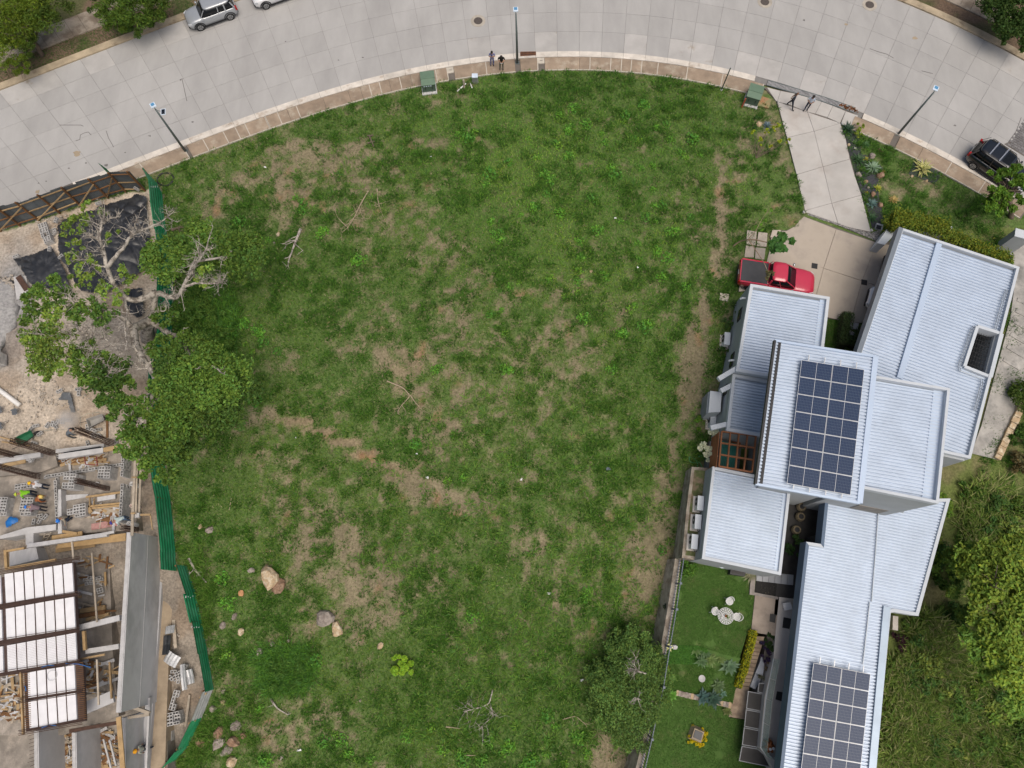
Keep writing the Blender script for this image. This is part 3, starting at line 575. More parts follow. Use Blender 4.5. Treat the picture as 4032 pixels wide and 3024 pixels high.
for i in range(2):
    mb = MB(); mb.prism(U(.9, *( (S1(285,475), S1(350,487), S1(320,690), S1(262,680)) if i == 0 else (S1(356,488), S1(412,500), S1(385,697), S1(330,690)))), .8, .92); o_ = mb.build('teal_awning', mat('teal_sheet', (.015, .12, .10), .5), None); o_.name = 'awning_panel'; tag(o_, 'dark teal awning panel nearest the timber slats below the pergola' if i == 0 else 'dark teal awning panel below the middle of the pergola', 'awning')
mb = MB(); mb.prism(U(0.3, S1(370,450), S1(440,462), S1(430,530), S1(365,520)), -.5, .3); o_ = mb.build('cabinet', mat('orange_wood', (.25, .09, .03), .6), None); tag(o_, 'orange brown cabinet in the yard below the pergola', 'cabinet')
# inner courtyard between the blocks
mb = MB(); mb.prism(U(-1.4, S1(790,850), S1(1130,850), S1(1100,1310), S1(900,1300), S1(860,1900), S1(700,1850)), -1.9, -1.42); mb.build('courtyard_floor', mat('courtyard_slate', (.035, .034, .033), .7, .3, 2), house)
# solar arrays
def solarmat():
    m = bpy.data.materials.new('solar_cells'); m.use_nodes = True; t = m.node_tree; N = t.nodes; L = t.links; p = N['Principled BSDF']; uv = N.new('ShaderNodeUVMap'); sp = N.new('ShaderNodeSeparateXYZ'); L.new(uv.outputs[0], sp.inputs[0])
    acc = None
    for o_, k, wd in (('X', 20, .055), ('Y', 6, .035)):
        a = N.new('ShaderNodeMath'); a.operation = 'MULTIPLY'; a.inputs[1].default_value = k; L.new(sp.outputs[o_], a.inputs[0]); f = N.new('ShaderNodeMath'); f.operation = 'FRACT'; L.new(a.outputs[0], f.inputs[0])
        l = N.new('ShaderNodeMath'); l.operation = 'LESS_THAN'; l.inputs[1].default_value = wd * 1.2; L.new(f.outputs[0], l.inputs[0])
        if acc: mx = N.new('ShaderNodeMath'); mx.operation = 'MAXIMUM'; L.new(acc, mx.inputs[0]); L.new(l.outputs[0], mx.inputs[1]); acc = mx.outputs[0]
        else: acc = l.outputs[0]
    mi = N.new('ShaderNodeMix'); mi.data_type = 'RGBA'; L.new(acc, mi.inputs[0]); mi.inputs[6].default_value = (.018, .036, .085, 1); mi.inputs[7].default_value = (.15, .18, .22, 1); L.new(mi.outputs[2], p.inputs['Base Color'])
    p.inputs['Roughness'].default_value = .3; p.inputs['Specular IOR Level'].default_value = .28; return m
SOLAR = solarmat(); ALU = mat('aluminium_frame', (.62, .64, .66), .4, .05, 2, metal=.3)
def solar(corners, z, rows, label, rails=True):
    c = [un(p, z) for p in corners]; ar = thing('solar_array', label, 'solar panels', (c[0] + c[2]) / 2, 'solar arrays on the roofs')
    W_ = lambda u, v: c[0].lerp(c[1], u).lerp(c[3].lerp(c[2], u), v)
    for i in range(4):
        u = .12 + .253 * i; a, b = W_(u, -.055), W_(u, 1.03); mb = MB(); mb.beam(a - Vector((0, 0, .1)), b - Vector((0, 0, .1)), .05, .06); mb.build('mounting_rail', ALU, ar)
    for j in range(rows):
        for i in range(2):
            u0, u1, v0, v1 = i / 2 + .003, (i + 1) / 2 - .003, j / rows + .0012, (j + 1) / rows - .0012; q = [W_(u0, v0), W_(u1, v0), W_(u1, v1), W_(u0, v1)]; cc = sum(q, Vector()) / 4
            mb = MB(); mb.prism([(p.x, p.y) for p in q], z - .04, z); pn = mb.build('solar_panel', ALU, ar)
            for s_ in (0, 1):
                ua, ub = (u0 + (u1 - u0) * (.010 + .496 * s_)), (u0 + (u1 - u0) * (.494 + .496 * s_)); e = .02 * (v1 - v0); qq = [W_(ua, v1 - e), W_(ub, v1 - e), W_(ub, v0 + e), W_(ua, v0 + e)]
                o_ = raw_mesh('cell_sheet', [(p.x, p.y, z + .006) for p in qq], [[0, 1, 2, 3]], SOLAR, None, pn); uvl = o_.data.uv_layers.new(name='UVMap'); uvl.data.foreach_set('uv', [0, 0, .5, 0, .5, 1, 0, 1])
    return ar
solar((R8(917,1240), R8(1416,1318), S1(1305,906), S1(800,812)), 8.28, 7, 'solar array of fourteen panels on the tall middle roof of the house')
cA, cB = S3(545,825), S3(998,915); cC, cD = S3(922,1640), S3(460,1552); k_ = 7 / 5
_e = lambda a, b, t: (a[0] + (b[0] - a[0]) * t, a[1] + (b[1] - a[1]) * t)
solar((cA, cB, _e(cB, cC, 7 / 5.05), _e(cA, cD, 7 / 5.0)), 1.85, 7, 'solar array on the long low roof at the bottom edge of the photo')
# ------------------------------------------------------------ grass of the lot (uncountable: stuff)
def blades(name, Px, Py, Pz, length, width, lean, cols, rng, m=None, parent=None, az=None):
    n = len(Px); az = rng.random(n) * 2 * np.pi if az is None else az; dx, dy = np.cos(az), np.sin(az); L = length; w2 = width / 2
    hx = L * np.sin(lean); hz = L * np.cos(lean); B = np.stack([Px, Py, Pz], 1)
    side = np.stack([-dy, dx, np.zeros(n)], 1) * w2[:, None]
    mid = B + np.stack([dx * hx * .45, dy * hx * .45, hz * .7], 1); tip = B + np.stack([dx * hx, dy * hx, hz], 1)
    V = np.stack([B - side * .7, mid - side, tip, mid + side, ], 1)
    V[:, 0] = B - side * .2
    return raw_mesh(name, V.reshape(-1, 3), np.arange(4 * n).reshape(-1, 4), m or PETAL, np.repeat(cols, 4, 0), parent)
rng = np.random.default_rng(3)
GREENS = np.array([[.078, .195, .022], [.105, .225, .028], [.150, .250, .044], [.058, .155, .024], [.078, .185, .042]])
DRY = np.array([[.32, .28, .15], [.25, .23, .11], [.38, .34, .20]])
def lot_grass(N, tufts=False):
    x = rng.uniform(-36, 36, N); y = rng.uniform(-13, 43, N); k = inlot(x, y) & (y < 42); x, y = x[k], y[k]; g = green(x, y)
    keep = rng.random(len(x)) < np.clip((g - .12) * 1.7, .10, 1); return x[keep], y[keep], g[keep]
x, y, g = lot_grass(560000); n = len(x)
right = sstep(-6, 12, x)[:, None]; nz = fbm(x, y, 4.0, 3, 77)
ci = rng.integers(0, 5, n); c = GREENS[ci] * (1.0 + .5 * np.clip(blobw(x, y, [(1060,300,190,190,1.0),(1250,480,280,200,.8),(1480,880,80,300,.8),(1300,1250,200,200,.5),(1420,300,150,120,.5),(1640,400,60,150,.8)]), 0, 1)[:, None])
c = c * (.85 + .5 * nz[:, None]) * (.85 + .3 * rng.random((n, 1)))
c[:, 0] *= .9 + .45 * nz; c *= np.array([.80, .86, .72])
dry = rng.random(n) < np.clip(.30 - g * .28, .03, .3); c[dry] = DRY[rng.integers(0, 3, dry.sum())] * (.7 + .4 * rng.random((dry.sum(), 1)))
mow = x > np.interp(y, [9, 16, 24, 30, 36, 42], [13.5, 14.5, 16.5, 18.3, 19.5, 20]); Ln = np.where(mow, .08, .12 + .16 * rng.random(n) * (.4 + g)); 
tag(blades('lot_grass', x, y, G(x, y) - .02, Ln, .022 + .026 * rng.random(n), rng.uniform(.4, 1.3, n), c, rng), 'rough green grass with dry blades covering the empty lot', 'grass', kind='stuff')
# tufts of taller grass
def tuftfield(name, cx, cy, nb, L, spread, colr, label, lean=(.35, 1.1), wd=.035, zfun=G):
    k = len(cx); i = np.repeat(np.arange(k), nb); n = len(i); az = rng.random(n) * 2 * np.pi; r = spread * np.sqrt(rng.random(n))
    x = cx[i] + r * np.cos(az); y = cy[i] + r * np.sin(az); c = np.asarray(colr)[rng.integers(0, len(colr), n)] * (.75 + .5 * rng.random((n, 1))) * (.8 + .4 * rng.random((k, 1)))[i]
    Ln = L * (.5 + .6 * rng.random(n)) * (.7 + .6 * rng.random(k))[i]
    o = blades(name, x, y, zfun(x, y) - .02, Ln, wd * (.6 + .7 * rng.random(n)), rng.uniform(*lean, n), c, rng, az=az + rng.normal(0, .5, n)); return tag(o, label, 'grass', kind='stuff')
x, y, g = lot_grass(60000); k = fbm(x, y, .9, 3, 15) > .47 + .12 * rng.random(len(x)); x, y = x[k], y[k]
tuftfield('grass_tufts', x, y, 20, .30, .17, np.array([[.046, .135, .015], [.066, .175, .018], [.036, .108, .013], [.10, .215, .026]]), 'small grass tufts scattered over the empty lot')
# long blade tufts in the south east of the lot and by the rows of weeds
def uv_scatter(regions, dens):
    xs_, ys_ = [], []
    for (dx, dy, rx, ry, n) in regions:
        a = rng.random(n) * 6.283; r = np.sqrt(rng.random(n)); 
        for q, t in zip(dx + rx * r * np.cos(a), dy + ry * r * np.sin(a)):
            p = gp(D(q, t)); xs_.append(p.x); ys_.append(p.y)
    xs_, ys_ = np.array(xs_), np.array(ys_); k = inlot(xs_, ys_); return xs_[k], ys_[k]
x, y = uv_scatter([(1150,1150,330,330,420),(1250,1450,280,180,300),(1400,320,170,90,50),(800,1120,200,120,60),(780,400,160,80,45),(950,1580,160,80,60)], 1)
tuftfield('long_grass_tufts', x, y, 26, .62, .10, GREENS[[1, 2, 2, 0, 4]] * 1.15, 'long bladed grass tufts in the lower half of the lot', (.5, 1.25), .03)
x, y = uv_scatter([(455,700,62,95,420),(470,800,60,40,80)], 1)
tuftfield('tall_dark_grass', x, y, 20, .6, .28, GREENS[[3, 0, 1, 4]] * 1.25, 'tall dark green grass beside the green sheet fence under the tree', (.3, 1.2), .035)
x, y = uv_scatter([(610,1440,44,50,150),(645,1465,36,34,90),(590,1480,34,26,70),(650,1420,26,24,40),(570,1420,20,30,30)], 1)
tuftfield('tall_grass_clump', x, y, 20, .6, .26, GREENS[[3, 0, 4, 1]] * 1.3, 'large round clump of tall grass near the scattered rocks', (.3, 1.2), .035)
x, y = uv_scatter([(430,1300,30,120,150),(400,1600,60,60,120),(510,1560,60,80,60)], 1)
tuftfield('fence_line_grass', x, y, 26, .6, .2, GREENS[[1, 0, 2]], 'tall grass growing along the lower green sheet fence', (.3, 1.2), .03)
# grass outside the lot: far verge, front garden, brush on the right
def region_grass(name, poly, N, L, wd, cl, label, zf=G, cond=None, thr=None):
    P = np.array([p[:2] for p in poly]); x = rng.uniform(P[:, 0].min(), P[:, 0].max(), N); y = rng.uniform(P[:, 1].min(), P[:, 1].max(), N); k = inpoly(x, y, poly)
    if thr is not None: k &= fbm(x, y, 1.2, 4, 91) > thr + (rng.random(N) - .5) * .1
    if cond is not None: k &= cond(x, y)
    x, y = x[k], y[k]; n = len(x); c = np.asarray(cl)[rng.integers(0, len(cl), n)] * (.7 + .6 * rng.random((n, 1)))
    return tag(blades(name, x, y, zf(x, y) - .01, L * (.6 + .8 * rng.random(n)), wd * (.6 + .8 * rng.random(n)), rng.uniform(.3, 1.2, n), c, rng), label, 'grass', kind='stuff')
region_grass('front_garden_grass', FGARD, 60000, .08, .03, GREENS[[0, 1, 4]], 'short patchy grass of the front garden beside the driveway', thr=.44)
VERGE = [rp(a, rf(a) + .25) for a in np.linspace(-.80, -.40, 12)] + [rp(a, rf(a) + 1.85) for a in np.linspace(-.40, -.80, 12)]
region_grass('verge_grass', VERGE, 60000, .12, .03, GREENS[[0, 3, 3]] * .8, 'strip of dark grass beyond the road at the upper left')
# ------------------------------------------------------------ weeds and shrubs
def weed_mesh(seed, n, r, h, leaf, c):
    rg = np.random.default_rng(seed); a = rg.random(n) * 6.283; q = r * np.sqrt(rg.random(n)); P = np.stack([q * np.cos(a), q * np.sin(a), h * (.35 + .65 * rg.random(n)) * (1 - .5 * (q / r) ** 2)], 1)
    return P, leaf * (.6 + .8 * rg.random(n)), lcol(n, c, .3, .15, rg)
protos = []
for s_, (n_, r_, h_, lf, c_) in enumerate([(60, .40, .34, .19, (.15, .36, .04)), (80, .50, .40, .19, (.12, .31, .04)), (45, .32, .28, .17, (.21, .42, .05)), (95, .56, .45, .2, (.11, .29, .04))]):
    P, sz, c_ = weed_mesh(50 + s_, n_, r_, h_, lf, c_); o = leaf_obj('broadleaf_weed', P, sz, c_, up=.55, aspect=.55); tag(o, 'bright green broadleaf weed growing among the lot grass', 'weed', 'broadleaf weeds in the lot'); protos.append(o)
WS = [(1160,340),(1190,390),(1100,352),(1410,410),(1430,445),(1395,470),(1370,300),(1300,290),(1265,270),(1240,330),(1080,520),(1245,520),(1210,470),(1280,430),(1330,380),(1350,250),(1500,300),(1470,330),(1480,340),(1410,360),(1340,480),(1420,540),(1290,500),(1260,560),(1150,450),(1180,420),(1010,300),(990,290),(1000,300),(1060,370),(1050,400),(1250,610),(1100,620),(1430,600),(1400,700),(1440,560),(1370,660),(1340,720),(1480,620),(940,800),(1100,800),(1220,640),(1260,690),(1210,250),(1390,230),(1440,270),(1450,300),(1490,470),(1460,500),(1380,560),(1310,600),(1190,600),(1060,480),(1120,440),(1140,300),(1200,310),(1230,280),(655,440),(640,430),(780,560),(700,500),(560,560),(580,520),(520,480),(495,560),(1000,1030),(1270,1275),(1265,1290),(1020,1330),(1430,1190),(900,960),(1060,680),(1090,720),(1320,800),(560,720),(570,740),(545,760),(530,700),(600,760),(520,830),(545,860),(500,720),(620,1430),(680,1425),(1060,1590),(1110,1570),(1090,1620),(1180,1600),(1150,1640),(1000,1640),(1040,1640),(1240,1590),(1270,1630),(1220,1650),(960,1620),(1330,1510),(1300,1560),(880,1590),(930,1570),(1130,1650),(1200,1570),(1300,1480),(560,1530),(570,1640),(700,1600),(770,1640),(740,1600),(480,1300),(490,1410),(470,1250)]
# more weeds in the same spots, in small drifts
extra = [(a + random.gauss(0, 14), b + random.gauss(0, 12)) for a, b in WS if random.random() < .75]
first = [True] * 4
for i, (a, b) in enumerate(WS + extra):
    p = gp(D(a, b)); k = random.randrange(4)
    if not bool(inlot(np.array([p.x]), np.array([p.y]))[0]): continue
    o = protos[k] if first[k] else protos[k].copy()
    if not first[k]: COL.objects.link(o)
    first[k] = False; wz = 'just below the road sidewalk' if b < 330 else 'beside the tall dark grass under the big tree' if a < 700 and b < 900 else 'in the upper right part of the lot' if a > 1150 and b < 900 else 'in the upper middle of the lot' if b < 900 else 'near the bottom edge of the lot' if b > 1480 else 'in the lower half of the lot'; tag(o, 'bright green broadleaf weed ' + wz, 'weed', 'broadleaf weeds ' + wz); o.location = p; o.rotation_euler = (0, 0, random.random() * 6.28); s_ = random.uniform(.55, 1.05); o.scale = (s_, s_, s_)
BARK = mat('grey_bark', (.42, .385, .335), .95, .35, 4, c2=(.15, .13, .11), sc2=3, bump=.4, bs=12)
BARKD = mat('brown_bark', (.13, .10, .075), .95, .3, 4, bump=.4)
def limb(mb, pts, r0, r1, n=7, wob=.0):
    P = [Vector(p) for p in pts]; Q = []
    for i in range(len(P) - 1):
        for k in range(4): Q.append(P[i].lerp(P[i + 1], k / 4))
    Q.append(P[-1]); S = [Q[0]] + [(Q[i - 1] + Q[i] * 2 + Q[i + 1]) / 4 + Vector((random.gauss(0, wob), random.gauss(0, wob), random.gauss(0, wob))) for i in range(1, len(Q) - 1)] + [Q[-1]]
    m_ = len(S); mb.tube(S, [r0 + (r1 - r0) * i / (m_ - 1) for i in range(m_)], n); return S
def twigs(mb, S, r, L, n, depth=2, rg=random, lift=.25):
    """bare side twigs along a limb"""
    for _ in range(n):
        i = rg.randrange(max(1, len(S) // 4), len(S)); p = S[i]; d = (S[i] - S[i - 1]).normalized(); v = (d * rg.uniform(.1, .9) + Vector((rg.gauss(0, .7), rg.gauss(0, .7), rg.gauss(lift, .35)))).normalized(); l = L * rg.uniform(.5, 1.1)
        q = [p, p + v * l * .5 + Vector((rg.gauss(0, .06 * L), rg.gauss(0, .06 * L), 0)), p + v * l + Vector((rg.gauss(0, .15 * L), rg.gauss(0, .15 * L), rg.gauss(.05, .1 * L)))]
        T_ = limb(mb, q, r, r * .3, 4); 
        if depth > 1: twigs(mb, T_, r * .5, L * .55, 3, depth - 1, rg, lift)
def tree(name, label, base, limbs, blobs, leaf, col, bark=None, k=9, group=None, cat='tree', up=.5, aspect=.5, twig=0):
    t = thing(name, label, cat, base, group); mb = MB()
    for (pts, r0, r1, nt_) in limbs:
        S = limb(mb, pts, r0, r1, 7, .02 if len(pts) > 2 else .0)
        if nt_: twigs(mb, S, max(r1, .03), nt_[1], nt_[0], nt_[2] if len(nt_) > 2 else 2)
    mb.build('trunk', bark or BARK, t, True)
    if blobs:
        cl = col if isinstance(col, list) else [col]; Ps = []; Cs = []
        for i, b in enumerate(blobs):
            P = clumps([b[:5]], leaf, k); c = np.array(cl[b[5] if len(b) > 5 else 0]) * random.uniform(.72, 1.25); Ps.append(P); Cs.append(lcol(len(P), c, .3, .14))
        P = np.concatenate(Ps); leaf_obj('crown', P, leaf * (.6 + .8 * RNG.random(len(P))), np.concatenate(Cs), t, up, aspect)
    return t
def Z(c, x, y, z): return un(c(x, y), z)
def B(c, x, y, z, r, n, ci=0): p = un(c(x, y), z); return (p.x, p.y, p.z, r, n, ci)
# the big half bare tree over the sheet fence
tb = gp(R5(1150,1370)); fork = Z(R5,1190,1230,2.6); f2 = Z(R5,1000,1060,5.0)
L1 = [(tb - Vector((0, 0, .4)), .55), (fork, .45)]
big_limbs = [
 ([tb - Vector((0, 0, .4)), Z(R5,1165,1320,1.4), fork], .60, .42, None),
 ([fork, Z(R5,1220,1180,3.4), Z(R5,1215,1100,4.0), Z(R5,1240,1010,4.8), Z(R5,1330,1040,5.2), Z(R5,1400,1050,5.6), Z(R5,1450,970,6.2), Z(R5,1500,870,6.8), Z(R5,1560,770,7.4), Z(R5,1600,720,7.6), Z(R5,1640,640,8)], .30, .05, (16, .9)),
 ([Z(R5,1240,1010,4.8), Z(R5,1100,1070,5.2), Z(R5,1000,1060,5.6), Z(R5,900,950,6.2), Z(R5,845,810,7.0), Z(R5,820,680,7.6), Z(R5,790,590,8.0), Z(R5,800,480,8.4), Z(R5,830,400,8.8)], .26, .05, (18, .9)),
 ([Z(R5,845,810,7.0), Z(R5,920,720,7.4), Z(R5,990,640,7.7), Z(R5,1030,560,8.0), Z(R5,1100,520,8.2), Z(R5,1200,490,8.5), Z(R5,1290,440,8.8), Z(R5,1330,410,9)], .17, .03, (16, .8)),
 ([Z(R5,790,590,8.0), Z(R5,740,570,8.2), Z(R5,680,560,8.4)], .08, .03, (6, .7)),
 ([Z(R5,1030,560,8.0), Z(R5,1060,500,8.3), Z(R5,1080,430,8.6)], .07, .02, (6, .6)),
 ([Z(R5,800,480,8.4), Z(R5,880,420,8.7), Z(R5,960,400,8.9)], .06, .02, (6, .6)),
 ([Z(R5,845,810,7.0), Z(R5,780,800,7.2), Z(R5,700,760,7.4), Z(R5,640,740,7.5)], .08, .02, (8, .7)),
 ([fork, Z(R5,1120,1270,3.4), Z(R5,1050,1290,4.2), Z(R5,1070,1400,4.6), Z(R5,1110,1500,5.0), Z(R5,1170,1580,5.3), Z(R6,1235,290,5.8), Z(R6,1215,420,6.2), Z(R6,1180,560,6.6), Z(R6,1150,640,6.8)], .40, .12, (8, .8)),
 ([Z(R5,1050,1290,4.2), Z(R5,960,1200,4.8), Z(R5,860,1150,5.4), Z(R5,760,1240,5.8), Z(R5,740,1320,6.0), Z(R5,700,1400,6.2), Z(R5,740,1480,6.3), Z(R5,730,1560,6.4)], .22, .05, (18, .9)),
 ([Z(R5,860,1150,5.4), Z(R5,830,1250,5.8), Z(R5,820,1360,6.0), Z(R5,900,1430,6.2), Z(R5,970,1500,6.4)], .12, .03, (12, .7)),
 ([Z(R5,960,1200,4.8), Z(R5,720,1130,5.5), Z(R5,600,1110,6.0), Z(R5,560,1060,6.4), Z(R5,500,1050,6.6)], .18, .05, (10, .9)),
 ([Z(R5,600,1110,6.0), Z(R5,600,1240,6.3), Z(R5,620,1330,6.5), Z(R5,560,1330,6.6), Z(R5,400,1350,6.8), Z(R5,280,1330,7.0)], .12, .04, (12, .8)),
 ([Z(R5,760,1240,5.8), Z(R5,640,1400,6.0), Z(R5,760,1520,6.0), Z(R5,860,1640,6.0), Z(R6,880,240,6.0)], .16, .05, (10, .8)),
 ([Z(R5,990,1060,5.6), Z(R5,1010,1180,5.9), Z(R5,980,1280,6.2), Z(R5,1010,1400,6.4), Z(R5,980,1510,6.5)], .10, .03, (10, .7)),
 ([Z(R5,1450,970,6.2), Z(R5,1560,930,6.6), Z(R5,1680,940,6.8), Z(R5,1760,920,7.0)], .12, .04, (14, .7)),
 ([Z(R5,1215,1100,4.0), Z(R5,1160,1130,4.4), Z(R5,1220,1170,4.8), Z(R5,1320,1150,5.0), Z(R5,1300,1090,5.2)], .07, .02, (6, .6)),
 ([Z(R5,1500,870,6.8), Z(R5,1540,760,6.8), Z(R5,1700,740,6.4), Z(R5,1800,720,6.0)], .16, .05, (6, .6)),
 ([fork, Z(R5,1330,1330,3.4), Z(R5,1450,1380,4.6), Z(R6,1500,120,5.6), Z(R6,1720,200,6.5)], .26, .08, (8, .8)),
]
gA, gB, gC = (.125, .225, .036), (.195, .30, .05), (.09, .175, .032)
big_blobs = [B(R5,1330,740,6.0,1.75,3600,0), B(R5,1210,700,5.8,1.0,1200,0), B(R5,1500,690,5.5,1.3,1500,2), B(R5,1850,700,5.2,2.0,4400,0), B(R5,1980,760,5.0,1.3,1800,2), B(R5,1620,560,5.2,1.3,1600,0), B(R5,1560,480,4.8,.9,800,0), B(R5,1420,860,5.2,.8,700,2),
 B(R5,1640,880,6.6,.9,500,1), B(R5,560,500,8,.8,280,1), B(R5,640,450,8.2,.9,330,1), B(R5,700,330,8.4,.6,160,1), B(R5,770,400,8.3,.6,160,1), B(R5,590,660,7.6,.8,330,1), B(R5,560,730,7.4,.5,140,1), B(R5,680,820,7.2,.9,380,1), B(R5,610,890,7,.6,200,1), B(R5,720,930,6.8,.8,300,1), B(R5,980,840,7,.5,150,1), B(R5,850,1000,6.4,.8,350,1), B(R5,1010,930,6.6,.7,220,1), B(R5,880,560,7.9,.6,120,1),
 B(R5,380,1010,6.6,1.3,2000,0), B(R5,260,1080,6.6,.9,900,0), B(R5,480,1090,6.2,1.1,1500,2), B(R5,680,1110,6.0,.9,900,0), B(R5,780,1180,6.0,.9,800,2), B(R5,300,1250,6.8,1.2,1500,0), B(R5,250,1400,6.6,1.0,1000,1), B(R5,420,1220,6.6,1.0,1000,1), B(R5,480,1440,6.6,1.4,1500,1), B(R5,330,1500,6.6,1.1,1100,1), B(R5,620,1180,6.2,.8,700,0), B(R5,850,1230,5.8,.9,700,2), B(R5,640,1560,6.3,1.0,900,0), B(R5,700,1450,6.2,.7,400,0), B(R5,930,1060,6.2,.6,350,1),
 B(R6,380,160,6.4,1.2,1200,1), B(R6,500,180,6.2,.9,900,1), B(R6,390,270,6,.5,300,1), B(R6,700,150,6.0,1.2,1500,0), B(R6,820,250,5.8,1.3,2000,2), B(R6,700,280,5.6,.9,900,0), B(R6,930,270,5.6,1.2,1700,2), B(R6,850,420,5.4,1.1,1700,2), B(R6,1000,360,5.4,.9,1100,0), B(R6,950,520,5.2,1.0,1500,2), B(R6,880,100,5.8,.7,500,0),
 B(R6,1280,70,5.6,1.1,1400,0), B(R6,1480,60,5.8,1.4,2400,0), B(R6,1640,140,6.0,1.5,2800,0), B(R6,1820,270,5.8,1.5,2800,0), B(R6,1950,400,5.4,1.2,2000,2), B(R6,1350,200,5.8,1.1,1300,2), B(R6,1500,260,6.2,1.5,2800,0), B(R6,1320,370,6.4,1.4,2400,0), B(R6,1650,400,6.0,1.6,3000,0), B(R6,1450,480,6.4,1.5,2800,0), B(R6,1800,560,5.4,1.3,2100,2), B(R6,1620,620,5.8,1.5,2600,0), B(R6,1200,520,6.6,1.2,1900,0), B(R6,1120,640,6.8,1.2,2000,0), B(R6,1340,640,6.6,1.4,2600,0), B(R6,1280,780,6.6,1.4,2600,0), B(R6,1060,780,6.6,1.1,1700,0), B(R6,1160,860,6.4,1.2,2000,0), B(R6,1400,820,6.2,1.2,1900,2), B(R6,1330,940,6.0,1.2,1900,0), B(R6,1220,1000,5.8,1.0,1400,0), B(R6,1370,1060,5.4,.7,700,2), B(R6,1500,850,5.6,.8,800,2), B(R5,1300,1220,4.5,.9,800,0), B(R5,1360,1200,4.4,.7,500,2), B(R5,1480,1340,4.6,.6,400,0)]
big_limbs = [(a_, b_ * .82, c_ * .8, None if d_ is None else (int(d_[0] * 1.7), d_[1] * 1.1, 3 if d_[0] > 11 else 2)) for a_, b_, c_, d_ in big_limbs]
tree('big_tree', 'large old tree with bare grey limbs and green foliage over the sheet fence', tb, big_limbs, [(b_[0], b_[1], b_[2], b_[3] * .92, int(b_[4] * (.5 if i_ in range(22, 36) else .62)), b_[5]) for i_, b_ in enumerate(big_blobs)], .21, [gA, gB, gC], k=16)
# bushy tree by the garden fence
b0 = gp(S2(370,1000)); q = lambda x, y, z, r, n, c=0: B(S2, x, y, z, r, n, c)
tree('bushy_tree', 'dense dark green bushy tree beside the garden fence in the lower lot', b0,
 [([b0 - Vector((0, 0, .3)), Z(S2,400,960,-2.2), Z(S2,400,920,-1.4)], .28, .12, None), ([Z(S2,400,960,-2.2), Z(S2,350,820,-1.6)], .14, .05, None), ([Z(S2,400,960,-2.2), Z(S2,400,1150,-1.6)], .14, .05, None), ([Z(S2,490,910,.6), Z(S2,430,890,.9), Z(S2,380,870,1.0), Z(S2,340,880,1.1)], .045, .02, (12, .7)), ([Z(S2,450,1120,.2), Z(S2,400,1100,.4)], .04, .02, (6, .5)), ([Z(S2,380,830,.2), Z(S2,410,790,.6)], .04, .02, (6, .5))],
 [q(380,620,-2.2,1.1,2000), q(300,720,-1.8,1.2,2300), q(440,700,-1.6,1.3,2600), q(540,780,-1.4,1.1,2100), q(330,820,-1.2,1.2,1800), q(470,830,-.9,1.0,1500), q(190,960,-1.8,1.2,2300), q(110,940,-2.4,.9,1500), q(260,1000,-1.1,1.4,2800), q(400,1010,-.7,1.4,2800), q(540,990,-1.1,1.2,2300), q(600,960,-1.6,.9,1500), q(160,1110,-2.2,1.2,2300), q(300,1160,-1.2,1.4,2900), q(450,1170,-.9,1.4,2900), q(560,1160,-1.4,1.1,2100), q(230,1270,-2.0,1.0,1800), q(350,1330,-1.6,1.2,2400), q(440,1390,-2.0,1.0,1800), q(330,1430,-2.4,.8,1200), q(250,620,-2.8,.7,900), q(90,1180,-3,.7,900)], .15, [(.15, .26, .06)], BARK, k=16, up=.4, aspect=.35)
# big yellow green tree on the right edge
b0 = gp(D(2150,1400)); q = lambda x, y, z, r, n, c=0: B(D, x, y, z, r, n, c)
tree('broad_tree', 'broad yellow green tree at the right edge beside the long roof', b0, [([b0 - Vector((0, 0, .4)), Z(D,2165,1380,-.5), Z(D,2180,1330,2)], .4, .18, (6, 1.6)), ([Z(D,2165,1380,-.5), Z(D,2150,1280,2), Z(D,2140,1250,3.2)], .2, .07, (6, 1.4)), ([Z(D,2165,1380,-.5), Z(D,2190,1400,2)], .2, .08, (6, 1.4))],
 [q(2120,1230,2,1.7,2700,0), q(2170,1220,2.6,1.6,2500,0), q(2200,1280,3.4,1.9,3300,0), q(2150,1310,3.0,1.8,3000,0), q(2200,1360,3.4,1.7,2700,0), q(2130,1370,2.2,1.4,1900,1), q(2190,1430,2.8,1.7,2700,0), q(2150,1430,2.0,1.1,1300,1), q(2090,1290,1.4,1.1,1300,1), q(2210,1200,2.6,1.4,1900,0), q(2205,1500,2,1.3,1600,1), q(2100,1200,.8,1.0,1000,1), q(2070,1210,.0,.9,900,1)], .24, [(.22, .32, .04), (.14, .24, .035)], BARKD, k=9, up=.72)
